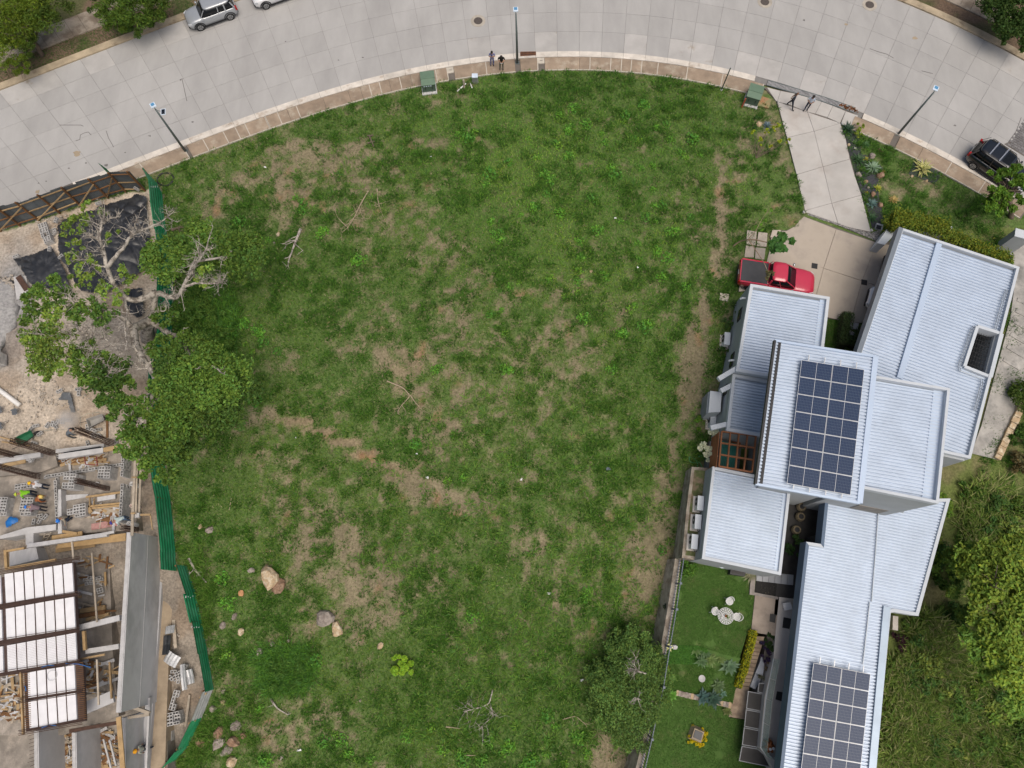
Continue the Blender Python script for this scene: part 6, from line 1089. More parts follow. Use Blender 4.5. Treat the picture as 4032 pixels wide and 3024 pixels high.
# ------------------------------------------------------------ people
SKINM = [mat('skin_tan', (.36, .20, .13), .6, .08, 5), mat('skin_brown', (.22, .12, .075), .6, .08, 5)]; HAIR = mat('dark_hair', (.015, .012, .010), .6); SHOE = mat('dark_shoe', (.03, .028, .027), .6); EYE = mat('eye_dark', (.02, .02, .02), .3)
DENIM = mat('dark_denim', (.025, .035, .06), .8, .15, 6); 
def person(label, foot, zf, heading, shirt, legs, lean=0., arms='down', gait=.0, hair=HAIR, helmet=None, skin=0, h=1.7, squat=0., sleeve=True, head_tilt=.2, look=0.):
    """foot: picture point of the feet; heading: angle the person faces, radians from +X"""
    k = h / 1.72; base = un(foot, zf) if zf is not None else gp(foot)
    J = {}; E = []; Rr = {}
    def add(n, p, r, par=None): J[n] = Vector(p); Rr[n] = r; (E.append((par, n)) if par else None)
    pz = .93 - squat; add('pelvis', (0, 0, pz), .135); Ml = Matrix.Rotation(-lean, 3, 'X'); T_ = lambda v: Vector((0, 0, pz)) + Ml @ Vector(v)
    add('waist', T_((0, 0, .16)), .125, 'pelvis'); add('chest', T_((0, .01, .36)), .15, 'waist'); add('neck', T_((0, .01, .545)), .06, 'chest'); Mh = Matrix.Rotation(-head_tilt, 3, 'X')
    add('head', T_((0, .03, .625)), .085, 'neck'); add('crown', T_((0, .03, .625)) + Ml @ Mh @ Vector((0, .03, .125)), .095, 'head')
    for s, sd in ((-1, 'l'), (1, 'r')):
        add('sh' + sd, T_((s * .185, 0, .465)), .068, 'chest')
        if arms == 'down': e, w_, hd_ = (s * .24, -.02, .20), (s * .25, .06, -.03), (s * .25, .08, -.12)
        elif arms == 'front': e, w_, hd_ = (s * .25, .04, .22), (s * .09, .26, .24), (s * .04, .32, .26)
        elif arms == 'phone': e, w_, hd_ = (s * .25, .06, .22), (s * .07, .27, .36), (s * .03, .30, .42)
        elif arms == 'reach': e, w_, hd_ = (s * .25, .22, .34), (s * .2, .46, .24), (s * .18, .54, .2)
        else: e, w_, hd_ = (s * .25, -.08, .22), (s * .10, -.20, .08), (s * .04, -.21, .02)
        add('el' + sd, T_(e), .05, 'sh' + sd); add('wr' + sd, T_(w_), .034, 'el' + sd); add('ha' + sd, T_(hd_), .038, 'wr' + sd)
        g_ = gait * s; add('hip' + sd, (s * .095, 0, pz - .05), .10, 'pelvis'); add('kn' + sd, (s * .11, g_ * .5 + squat * .9, .50 - squat * .35), .068, 'hip' + sd); add('an' + sd, (s * .115, g_ - squat * .1, .09 + max(0, -g_) * .12), .045, 'kn' + sd); add('to' + sd, (s * .125, g_ + .15, .045 + max(0, -g_) * .06), .042, 'an' + sd)
    names = list(J); me = bpy.data.meshes.new('sk'); me.from_pydata([J[n] * k for n in names], [(names.index(a), names.index(b)) for a, b in E], []); o = bpy.data.objects.new('sk', me); COL.objects.link(o)
    sk = o.modifiers.new('Skin', 'SKIN'); sk.use_smooth_shade = True; sk.branch_smoothing = .6
    for i, n in enumerate(names): me.skin_vertices[0].data[i].radius = (Rr[n] * k * (1.15 if n in ('chest', 'waist', 'pelvis') else 1), Rr[n] * k * (.85 if n in ('chest', 'waist', 'pelvis') else 1)); me.skin_vertices[0].data[i].use_root = n == 'pelvis'
    ss = o.modifiers.new('Sub', 'SUBSURF'); ss.levels = 1
    dg = bpy.context.evaluated_depsgraph_get(); em = o.evaluated_get(dg).to_mesh(); V = [v.co.copy() for v in em.vertices]; Fs = [tuple(p.vertices) for p in em.polygons]; o.evaluated_get(dg).to_mesh_clear(); bpy.data.objects.remove(o); bpy.data.meshes.remove(me)
    reg = {}
    for a, b in E:
        if b in ('waist', 'chest') or b[:2] == 'sh': r_ = 0
        elif b[:2] == 'el': r_ = 0
        elif b[:2] in ('wr',): r_ = 0 if sleeve == 'long' else 2
        elif b[:2] == 'ha' or b in ('neck', 'head', 'crown'): r_ = 2
        elif b[:2] in ('hi', 'kn', 'an'): r_ = 1
        else: r_ = 3
        reg[(a, b)] = r_
    segs = [(J[a] * k, J[b] * k, r_) for (a, b), r_ in reg.items()]
    def region(c):
        best = 9; rr_ = 0
        for a, b, r_ in segs:
            d = b - a; t_ = max(0, min(1, (c - a).dot(d) / max(d.length_squared, 1e-6))); q = (a + d * t_ - c).length
            if q < best: best = q; rr_ = r_
        return rr_
    mb = MB(); mb.v = [tuple(v) for v in V]; mb.f = Fs; mb.m = [region(sum((V[i] for i in f), Vector()) / len(f)) for f in Fs]
    for sd, s in (('l', -1), ('r', 1)):
        w_, hn = J['wr' + sd] * k, J['ha' + sd] * k; d = (hn - w_).normalized(); side = d.cross(Vector((0, 0, 1))); side = side.normalized() if side.length > .1 else Vector((1, 0, 0)); nn = side.cross(d)
        for q, ln in enumerate((.072, .08, .075, .06)): b_ = hn + side * (q - 1.5) * .02 + d * .015; mb.tube([b_, b_ + d * ln * .55, b_ + d * ln * .9 - nn * ln * .35], [.009, .009, .007], 5, 2)
        b_ = w_.lerp(hn, .5) - side * .03; mb.tube([b_, b_ - side * .025 + d * .03, b_ - side * .025 + d * .06], [.011, .010, .008], 5, 2)
    t = thing('person', label, 'person', base); t.rotation_euler = (0, 0, heading - math.pi / 2)
    def put(mb_, n, ms, sm=True):
        o_ = mb_.build(n, ms, None, sm); o_.parent = t; return o_
    put(mb, 'body', [shirt, legs, SKINM[skin], SHOE])
    hc = J['head'].lerp(J['crown'], .55) * k; HM = (Ml @ Mh); up_ = HM @ Vector((0, 0, 1)); fw = HM @ Vector((0, 1, 0)); rt = Vector((1, 0, 0))
    fb = MB(); fb.ball(hc + fw * .115 * k - up_ * .015, (.014, .02, .02), 6, 4); fb.tube([hc + fw * .104 * k - up_ * .055 - rt * .022, hc + fw * .112 * k - up_ * .057, hc + fw * .104 * k - up_ * .055 + rt * .022], .006, 4)
    for s in (-1, 1): fb.ball(hc + rt * s * .092 * k, (.012, .022, .032), 6, 4)
    put(fb, 'face', SKINM[skin]); ey = MB()
    for s in (-1, 1): ey.ball(hc + fw * .098 * k + rt * s * .034 + up_ * .012, .010, 6, 4)
    put(ey, 'eyes', EYE)
    dome = MB(); n = 12; rings = []
    rad = .128 if helmet else .108
    for i in range(5):
        a = math.pi / 2 * i / 4.6; r_ = rad * math.cos(a) * k; rings.append([hc + (fw * math.cos(6.283 * j / n) * r_ * 1.12 + rt * math.sin(6.283 * j / n) * r_) + up_ * (.03 + rad * math.sin(a)) * k - fw * (.0 if helmet else .018) for j in range(n)])
    dome.loft(rings)
    if helmet:
        put(dome, 'helmet', helmet); br = MB(); br.loft([[hc + (fw * (math.cos(6.283 * j / n) * 1.12 + (.35 if math.cos(6.283 * j / n) > .3 else 0)) * r_ * k + rt * math.sin(6.283 * j / n) * r_ * k) + up_ * (zz * k) for j in range(n)] for r_, zz in ((.128, .03), (.15, .025), (.15, .018), (.128, .02))], caps=False); put(br, 'helmet_brim', helmet)
    elif hair: put(dome, 'hair', hair)
    return t, J, k
def held(t, J, k, label, size, m_, dz=0):
    p = (J['hal'] + J['har']) / 2 * k + Vector((0, .06, .02)); mb = MB(); mb.box((0, 0, 0), size, rot=Matrix.Rotation(-.7, 3, 'X')); o = mb.build('phone', m_); R_ = t.rotation_euler.to_matrix(); o.location = t.location + R_ @ p; o.rotation_euler = t.rotation_euler; tag(o, label, 'phone')
CL = lambda n, c, v=.1: mat('cloth_' + n, c, .85, v, 8)
PATT = mat('cloth_blue_pattern', (.045, .06, .20), .85, .2, 6, c2=(.34, .34, .50), sc2=11, th=(.48, .56))
S_ = R(-90)
person('woman in blue patterned outfit with hands at her face beside the lamp post', T7(650,790), .12, S_, PATT, PATT, arms='phone', h=1.58, head_tilt=.5, sleeve=False)
t, J, k = person('man in black shirt and grey trousers looking down at a tablet', T7(920,905), .12, S_, CL('black', (.010, .010, .011)), CL('olive', (.10, .105, .075)), lean=.18, arms='front', h=1.72, head_tilt=.7); held(t, J, k, 'pale tablet held by the man in the black shirt', (.2, .02, .14), LAMPW)
person('balding man in dark grey clothes striding over the driveway', T8(500,910), .075, R(-35), CL('slate', (.035, .042, .055)), CL('slate2', (.028, .032, .045)), arms='back', gait=.30, h=1.76, hair=None, skin=1)
person('man in pale blue shirt and dark jeans gesturing on the driveway', T8(970,985), .075, R(-110), CL('paleblue', (.40, .46, .55)), DENIM, arms='front', gait=.08, h=1.7, skin=1)
HY, HO, HB, HV, HC = [mat('helmet_' + n, c, .35) for n, c in (('yellow', (.75, .46, .01)), ('orange_yellow', (.80, .38, .01)), ('blue', (.02, .18, .62)), ('violet', (.03, .03, .25)), ('cream', (.70, .52, .15)))]
person('worker with yellow helmet and orange vest under the big tree', R5(1035,1590), None, R(-100), CL('orange', (.55, .16, .05)), DENIM, lean=.9, arms='reach', helmet=HY, sleeve='long')
person('worker in grey clothes bending over a drill in the dust', R6(590,745), None, R(25), CL('grey', (.12, .14, .16)), CL('grey2', (.10, .11, .12)), lean=1.0, arms='reach', helmet=None, sleeve='long')
person('worker in white shirt and yellow helmet on the site floor', T1(770,670), -1.3, R(170), CL('white', (.62, .62, .64)), DENIM, lean=.5, arms='front', helmet=HY, sleeve='long')
person('worker in lime green vest beside the white shirted worker', T1(590,770), -1.3, R(200), CL('lime', (.20, .50, .02)), DENIM, lean=.9, arms='reach', helmet=mat('helmet_lime', (.45, .55, .05), .4), sleeve='long')
person('worker in rusty orange clothes with cream helmet among the blocks', T1(690,900), -1.3, R(20), CL('rust', (.30, .10, .03)), CL('greywork', (.16, .17, .18)), lean=.9, arms='reach', helmet=HC, sleeve='long')
person('worker with bright blue helmet at the foot of the low block wall', T1(740,1010), -1.3, R(180), CL('mauve', (.20, .15, .17)), CL('dark', (.04, .04, .05)), lean=.8, arms='reach', helmet=HB, sleeve='long')
person('crouching worker with blue helmet behind the single block stack', T1(1110,1130), -1.3, R(250), CL('tan', (.30, .26, .20)), DENIM, lean=.5, squat=.35, arms='reach', helmet=HB, sleeve='long')
person('worker in pale jacket and violet helmet leaning over the block wall', T1(2030,1160), -.5, R(215), CL('paleteal', (.42, .50, .50)), CL('jean', (.09, .14, .22)), lean=1.0, arms='reach', helmet=HV, sleeve='long')
person('worker with yellow helmet walking along the path at the bottom edge', R7(1190,1480), -3.2, R(195), CL('greyvest', (.34, .36, .30)), DENIM, lean=.15, gait=.25, arms='down', helmet=HO)
# ------------------------------------------------------------ street furniture
POLE = mat('grey_green_steel', (.135, .165, .165), .5, .1, 3, metal=.3); LED = mat('lamp_lens', (.62, .72, .82), .2); LEDB = mat('solar_blue', (.10, .28, .48), .2)
def lamp(base, top, label, panel=False):
    b = gp(base); b.z = max(b.z, .02); ht = 4.9; t = thing('street_lamp', label, 'street lamp', b, 'street lamps along the sidewalk')
    tp = un(top, b.z + ht); off = Vector((tp.x - b.x, tp.y - b.y, 0)); off = off.normalized() * min(off.length, .5) if off.length > .01 else off
    mb = MB(); mb.box(b + Vector((0, 0, .02)), (.3, .3, .04)); mb.build('base_plate', POLE, t)
    mb = MB(); mb.tube([b, b + Vector((0, 0, ht * .5)) + off * .2, b + Vector((0, 0, ht)) + off * .5], [.10, .085, .06], 10); mb.build('pole', POLE, t, True)
    h_ = b + Vector((0, 0, ht + .05)) + off * .5; u_ = Vector((RC.x, RC.y)) - Vector((b.x, b.y)); u_ = -Vector((u_.x, u_.y, 0)).normalized(); rz = math.atan2(u_.y, u_.x)
    mb = MB(); mb.beam(h_, h_ + u_ * .4, .07, .05); mb.build('arm', POLE, t)
    mb = MB(); mb.box(h_ + u_ * .35 + Vector((0, 0, .04)), (.42, .36, .06), rz); hd_ = mb.build('lamp_head', LED, t); mb = MB(); mb.box(h_ + u_ * .4 + Vector((0, 0, .075)), (.24, .24, .02), rz); mb.build('solar_cell', LEDB, hd_)
    if panel: mb = MB(); mb.box(h_ + Vector((.55, -.18, -.05)), (.34, .5, .03), .15); p_ = mb.build('panel_frame', LED, t); mb = MB(); mb.box(h_ + Vector((.55, -.18, -.033)), (.24, .4, .02), .15); mb.build('panel_face', GLASSD, p_); mb = MB(); mb.beam(h_ + Vector((0, 0, -.1)), h_ + Vector((.5, -.16, -.07)), .03); mb.build('bracket', POLE, t)
lamp(R1(1470,1200), R1(1240,870), 'grey street lamp with an extra side panel near the hoarding', True); lamp(R2(2085,500), R2(2060,110), 'grey street lamp beside the rusty drain and the couple'); lamp(R4(1212,1065), R4(1490,750), 'grey street lamp on the sidewalk beyond the driveway')
p = gp(R3(1690,712)); sp_ = thing('sign_post', 'thin dark green post at the edge of the grass beside the sidewalk', 'post', p); mb = MB(); mb.tube([p, p + Vector((.05, .1, 2.3))], .045, 8); mb.build('post_shaft', mat('dark_green_post', (.03, .055, .045), .6), sp_); mb = MB(); mb.tube([p, p + Vector((0, 0, .06))], .1, 8); mb.build('post_foot', RAWC, sp_)
TG, TG2 = mat('transformer_green', (.125, .195, .135), .55, .1, 2), mat('transformer_dark', (.075, .12, .085), .55, .1, 2)
def transformer(c0, rz, label, labels=True):
    t = thing('transformer_box', label, 'transformer', c0, 'green transformer boxes'); R_ = Matrix.Rotation(rz, 3, 'Z'); L = lambda *q: c0 + R_ @ Vector(q)
    mb = MB(); mb.box(L(0, -.05, .06), (1.3, 1.6, .12), rot=R_); mb.build('concrete_pad', RAWC, t)
    mb = MB(); mb.box(L(0, .30, .62), (1.15, .75, .95), rot=R_); mb.build('tank', TG2, t)
    mb = MB(); mb.loft([[L(-.62, -.10, 1.12), L(.62, -.10, 1.12), L(.62, .72, 1.06), L(-.62, .72, 1.06)], [L(-.62, -.10, 1.18), L(.62, -.10, 1.18), L(.62, .72, 1.12), L(-.62, .72, 1.12)]]); mb.build('tank_lid', TG, t)
    mb = MB(); mb.box(L(0, -.36, .58), (1.15, .56, .82), rot=R_); mb.build('cable_cabinet', TG2, t)
    mb = MB(); mb.loft([[L(-.61, -.68, .98), L(.61, -.68, .98), L(.61, -.08, 1.08), L(-.61, -.08, 1.08)], [L(-.61, -.68, 1.03), L(.61, -.68, 1.03), L(.61, -.08, 1.14), L(-.61, -.08, 1.14)]]); mb.build('cabinet_lid', TG, t)
    if labels:
        for i in range(4): mb = MB(); mb.box(L(-.38 + .19 * i, -.645, .86), (.12, .02, .1), rot=R_); mb.build('label_plate', LED, t)
    for s in (-.3, .3): mb = MB(); mb.box(L(s, -.65, .6), (.05, .04, .3), rot=R_); mb.build('door_handle', PLAST, t)
    t.scale = (.9, .9, .9)
p = gp(R2(1385,700)); transformer(Vector((p.x, p.y + .15, p.z)), R(8), 'green transformer box with small white labels beside the sidewalk'); p = gp(R3(1930,800)); transformer(Vector((p.x, p.y + .1, p.z)), R(-20), 'green transformer box at the corner of the driveway', False)
mb = MB(); mb.prism([xy(gp(R3(*q))) for q in ((2005,770),(2085,795),(2060,865),(1970,845))], 0, .14); tag(mb.build('mossy_pad', mat('mossy_concrete', (.26, .24, .12), .9, .3, 2, c2=(.30, .15, .08), sc2=2)), 'mossy yellow concrete pad beside the corner transformer', 'pad')
p = gp(R3(1850,850)); mb = MB(); mb.tube([p, p + Vector((.05, .1, .9))], .06, 8); tag(mb.build('marker_post', mat('red_marker', (.35, .08, .04), .7)), 'short rusty red marker post beside the corner transformer', 'post')
p = gp(R2(1752,650)); t = thing('pedestal_box', 'small pale grey pedestal box in the grass near the couple', 'box', p); mb = MB(); mb.box(p + Vector((0, 0, .35)), (.38, .3, .7)); mb.build('box_body', mat('grey_box', (.22, .235, .215), .7), t); mb = MB(); mb.box(p + Vector((0, 0, .72)), (.46, .38, .06)); mb.build('box_lid', LED, t)
for s in (-1, 1): mb = MB(); mb.beam(p + Vector((s * .24, -.1, 0)), p + Vector((s * .2, 0, .6)), .03); mb.build('side_stake', RAWL, t)
p = gp(R2(1665,700)); mb = MB(); mb.tube([p, p + Vector((0, .05, .9))], .08, 8); tag(mb.build('wooden_stake', WOODG), 'short grey wooden stake between the white pipes', 'stake')
for a, b, lab in (((1608,728),(1680,678),'longer white pipe lying beside the grey stake'), ((1714,665),(1728,712),'shorter white pipe stuck in the grass')): mb = MB(); mb.tube([gp(R2(*a), .06), gp(R2(*b), .25)], .05, 8); tag(mb.build('white_pipe', MATS['white_pvc']), lab, 'pipe')
CRK = mat('crack_line', (.16, .155, .15), .95)
for pts in (((600,1115),(632,1105),(636,1068),(668,1052),(700,1045),(722,1070)), ((840,1035),(858,1090),(900,1165)), ((1440,620),(1480,800)), ((470,990),(640,990),(660,1000))): mb = MB(); [mb.beam(un(R1(*a), .019), un(R1(*b), .019), .045, .006) for a, b in zip(pts[:-1], pts[1:])]; mb.build('crack', CRK, road)
for pts in (((990,385),(1060,410),(1125,428),(1180,460)), ((1400,560),(1490,583)), ((2190,930),(2150,1040),(2070,1150))): mb = MB(); [mb.beam(un(R4(*a), .019), un(R4(*b), .019), .05, .006) for a, b in zip(pts[:-1], pts[1:])]; mb.build('crack', CRK, road)
for c, x, y, r_ in ((R1,1185,1075,.14),(R1,840,1308,.2),(R1,680,1290,.12),(R1,295,1518,.3),(R1,1525,965,.12),(R1,545,1332,.12),(R1,610,1215,.45),(R1,990,1208,.1),(R4,1667,993,.16),(R4,1345,303,.3),(R4,805,193,.22),(R4,470,160,.16),(R2,860,455,.12),(R2,250,328,.1),(R1,1430,632,.12),(R1,305,1450,.1),(R1,365,1435,.1),(R2,670,475,.1)):
    p = un(c(x, y), .0185); mb = MB(); mb.prism([(p.x + r_ * random.uniform(.4, 1) * math.cos(k * .57), p.y + .7 * r_ * random.uniform(.4, 1) * math.sin(k * .57)) for k in range(11)], .01, .0195); mb.build('stain', mat('tan_stain', (.33, .27, .19), .9) if r_ > .2 else CRK, road)
# drains and covers
def manhole(uv, label):
    p = un(uv, .02); t = thing('manhole', label, 'manhole', (p.x, p.y, .02), 'manholes in the road'); n = 24; cr = lambda r_, z_: [(p.x + r_ * math.cos(6.283 * k / n), p.y + r_ * math.sin(6.283 * k / n), z_) for k in range(n)]
    mb = MB(); mb.prism(cr(.60, 0), 0, .028); mb.build('collar', mat('collar_concrete', (.40, .365, .31), .9, .2, 2), t); mb = MB(); mb.prism(cr(.36, 0), .01, .034); mb.build('frame', mat('cast_iron', (.10, .085, .075), .8, .3, 6), t); mb = MB(); mb.prism(cr(.33, 0), .01, .040); cv = mb.build('cover', mat('cast_iron_cover', (.085, .072, .066), .8, .3, 8), t)
    for k in range(8): a = k * .7854; mb = MB(); mb.beam((p.x + .08 * math.cos(a), p.y + .08 * math.sin(a), .042), (p.x + .3 * math.cos(a), p.y + .3 * math.sin(a), .042), .025, .008); mb.build('cover_rib', MATS['cast_iron'], cv)
manhole(R2(1775,165), 'round iron manhole cover left of the middle street lamp'); manhole(R3(2034,15), 'round iron manhole cover at the top edge, left of the pair'); manhole(R4(990,38), 'round iron manhole cover at the top edge, right of the pair')
RUSTO = mat('rusty_iron', (.16, .07, .035), .9, .4, 5); p0, p1_ = un(R3(100,435), .05), un(R3(221,433), .05); gr_ = thing('storm_grate', 'rusty orange storm drain grate set in the kerb beside the lamp post', 'drain', (p0 + p1_) / 2); dv = (p1_ - p0).normalized(); nv = Vector((-dv.y, dv.x, 0)); Lg = (p1_ - p0).length
mb = MB(); mb.beam(p0 - Vector((0, 0, .02)), p1_ - Vector((0, 0, .02)), .52, .06); mb.build('grate_box', DARKM, gr_)
for k in range(12): a = p0 + dv * (Lg * k / 11) + Vector((0, 0, .012)); mb = MB(); mb.beam(a - nv * .26, a + nv * .26, .045, .03); mb.build('grate_bar', RUSTO, gr_)
for k in range(4): o_ = nv * (-.26 + .52 * k / 3) + Vector((0, 0, .03)); mb = MB(); mb.beam(p0 + o_, p1_ + o_, .05, .03); mb.build('grate_bar', RUSTO, gr_)
A_, B_ = un(R4(178,668), .04), un(R4(866,878), .04); A_ = un(R4(180,655), .04); tr = thing('trench_drain', 'long grey grated trench drain across the foot of the driveway', 'drain', A_); N_ = 13; prev = None
pts = [un(R4(180,655), .03), un(R4(400,718), .03), un(R4(640,792), .03), un(R4(868,872), .03)]
for a, b in zip(pts[:-1], pts[1:]):
    dv = (b - a).normalized(); nv = Vector((-dv.y, dv.x, 0)); mb = MB(); mb.beam(a - Vector((0, 0, .05)), b - Vector((0, 0, .05)), .46, .08); mb.build('channel', DARKM, tr)
    for s in (-1, 1): mb = MB(); mb.beam(a + nv * s * .23, b + nv * s * .23, .06, .05); mb.build('channel_frame', POLE, tr)
    k_ = int((b - a).length / .09)
    for i in range(k_): q = a.lerp(b, (i + .5) / k_); mb = MB(); mb.beam(q - nv * .21, q + nv * .21, .04, .03); mb.build('grate_bar', RAWC, tr)
mb = MB()
for _ in range(60): q = un(R4(random.gauss(820,40), 0), 0); f_ = random.random(); q = pts[2].lerp(pts[3], .55 + .5 * f_) + Vector((random.gauss(0, .08), random.gauss(0, .08), .05)); mb.box(q, (.10, .07, .02), random.random() * 3)
tag(mb.build('dry_leaves', mat('dry_leaf', (.20, .085, .035), .9, .3, 8)), 'brown dry leaves caught at the right end of the trench drain', 'leaves', kind='stuff')
for i, (x, y) in enumerate(((1020,497), (1413,627))):
    c_ = un(R8(x, y), .07); mb = MB(); mb.box(c_, (.42, .42, .02), R(-12)); g_ = tag(mb.build('floor_drain', BLACKT), ('black square floor drain in the court nearer the red pickup', 'black square floor drain in the court nearer the garage')[i], 'drain')
    for k in range(5): mb = MB(); mb.box(c_ + Matrix.Rotation(R(-12), 3, 'Z') @ Vector((0, -.14 + .07 * k, .013)), (.34, .02, .012), R(-12)); mb.build('drain_slot', DARKM, g_)
# gutter pebbles of the gravel strip
mb = MB(); rg = random.Random(8); gpoly = [xy(un(q, .05)) for q in (S4(490,90),S4(740,172),S4(1045,298),S4(1060,270),S4(1085,205),S4(1005,238),S4(800,184),S4(740,160),S4(500,82))]; PX = np.array(gpoly)
while len(mb.f) < 16000:
    x_, y_ = rg.uniform(PX[:, 0].min(), PX[:, 0].max()), rg.uniform(PX[:, 1].min(), PX[:, 1].max())
    if inpoly(np.array([x_]), np.array([y_]), gpoly)[0]: r_ = rg.uniform(.03, .06); mb.ball((x_, y_, .045), (r_, r_ * .8, r_ * .6), 5, 3, rg.randrange(3))
tag(mb.build('pebbles', [mat('pebble_a', (.12, .12, .125), .8), mat('pebble_b', (.25, .245, .24), .8), mat('pebble_c', (.38, .36, .34), .8)]), 'grey pebbles filling the strip between driveway and court', 'pebbles', kind='stuff')
# ------------------------------------------------------------ plants that stand singly
def agave(loc, r, n, c, label, h=.45, wd=.11, stripe=None, name='agave', cat='agave', rng_=None, droop=.15, group=None):
    rg = rng_ or random.Random(hash(label) % 9999); mb = MB(); t = thing(name, label, cat, loc, group); m_ = mat('leaf_%02x%02x%02x' % tuple(int(q * 255) for q in c), c, .55, .2, 5)
    for i in range(n):
        a = i * 2.39996 + rg.gauss(0, .1); f = (i + 1) / n; el = (1.35 - 1.15 * f) + rg.gauss(0, .08); L = r * (.55 + .45 * f) * rg.uniform(.85, 1.1); d = Vector((math.cos(a), math.sin(a), 0)); s = Vector((-d.y, d.x, 0)); w_ = wd * r
        p0 = Vector(loc); p1 = p0 + d * L * .45 * math.cos(el) + Vector((0, 0, L * .45 * math.sin(el))); p2 = p0 + d * L * math.cos(el * .7) + Vector((0, 0, L * math.sin(el) * .85 - droop * L * f))
        o = Vector((0, 0, -.25 * w_)); mb.add([p0 - s * w_ * .5, p0 + s * w_ * .5, p1 + s * w_, p1 + o, p1 - s * w_, p2], [(0, 3, 4), (0, 1, 3), (1, 2, 3), (4, 3, 5), (3, 2, 5)], 0)
        if stripe:
            for q in (-1, 1): mb.add([p0 + s * q * w_ * .5, p0 + s * q * w_ * .2, p1 + s * q * w_ * .45 + Vector((0, 0, .012)), p1 + s * q * w_ * 1.02 + Vector((0, 0, .012)), p2 + Vector((0, 0, .012))], [(0, 1, 2, 3), (3, 2, 4)], 1)
    mb.build('leaves', [m_] + ([mat('stripe_%s' % name, stripe, .55, .15, 5)] if stripe else []), t)
    cb = MB(); cb.ball(Vector(loc) + Vector((0, 0, .05)), (.1 * r, .1 * r, .12 * r), 7, 4); cb.build('heart', m_, t); return t
G0 = lambda c, x, y, dz=0: gp(c(x, y), dz)
AG = [(T5,165,270,.85,26,(.022,.055,.028),'dark green spiky agave at the driveway corner',.1), (T5,470,540,.50,22,(.05,.125,.035),'small green agave near the pale walk',.1), (T5,345,800,.80,34,(.035,.085,.028),'large dark green agave beside the driveway',.08), (T5,600,940,.80,60,(.20,.30,.19),'round pale green agave with many thin leaves',.05), (T5,600,1560,.55,18,(.09,.16,.15),'blue grey agave low in the gravel bed',.14), (R3,2050,995,.52,22,(.10,.15,.17),'blue grey agave beside the rock on the lawn',.13)]
for c, x, y, r, n, cl, lab, wd in AG: agave(G0(c, x, y), r, n, cl, lab, wd=wd)
agave(G0(S4,1005,120), .6, 22, (.04, .10, .035), 'dark green agave at the gravel strip beside the garage', wd=.1); agave(G0(S4,1005,10), .5, 18, (.09, .16, .14), 'blue grey agave just above the garage corner', wd=.14)
agave(G0(T5,1450,960), 1.05, 30, (.12, .17, .035), 'large variegated agave with yellow striped leaves', wd=.075, stripe=(.62, .58, .22), name='variegated_agave')
def shrub(name, label, blobs, leaf, col, base=None, cat='shrub', k=9, up=.5, aspect=.5, group=None, stem=True, v=.3, hue=.14, flat=.75):
    P = clumps([b[:5] for b in blobs], leaf, k, flat=flat); b0 = base or Vector((blobs[0][0], blobs[0][1], min(b[2] - b[3] for b in blobs))); t = thing(name, label, cat, b0, group)
    leaf_obj('foliage', P, leaf * (.6 + .8 * RNG.random(len(P))), lcol(len(P), col, v, hue), t, up, aspect)
    if stem: mb = MB(); [limb(mb, [b0, (Vector(b0) + Vector(b[:3])) / 2 + Vector((.03, 0, 0)), Vector(b[:3])], .03, .012, 5) for b in blobs[:6]]; mb.build('stem', BARKD, t)
    return t
def GB(c, x, y, dz, r, n): p = gp(c(x, y), dz); return (p.x, p.y, p.z, r, n)
def UB(c, x, y, z, r, n): p = un(c(x, y), z); return (p.x, p.y, p.z, r, n)
shrub('round_shrub', 'round bright green shrub alone in the lower lot', [GB(S5,925,650,.5,.72,1500), GB(S5,900,620,.6,.45,500), GB(S5,950,690,.6,.45,500)], .17, (.24, .42, .03), up=.7)
shrub('yellow_sapling', 'yellow green sapling with spreading branches on the lawn', [GB(R3,x,y,z,r,n) for x,y,z,r,n in ((1965,1190,1.0,.3,160),(2060,1120,1.5,.25,150),(2000,1130,1.4,.25,140),(1910,1130,1.2,.22,130),(2110,1195,1.2,.22,150),(2170,1195,1.3,.2,120),(2050,1225,.9,.22,120),(1950,1180,1.2,.25,140),(2080,1100,1.7,.2,90))], .14, (.34, .42, .03), base=gp(R3(1962,1255)), cat='sapling')
for x, y, lab in ((1960,1020,'small leafy plant beside the lawn rock'), (1965,945,'tiny green plant above the lawn rock')): shrub('leafy_plant', lab, [GB(R3,x,y,.2,.3,120)], .15, (.06, .15, .03), cat='plant', stem=False)
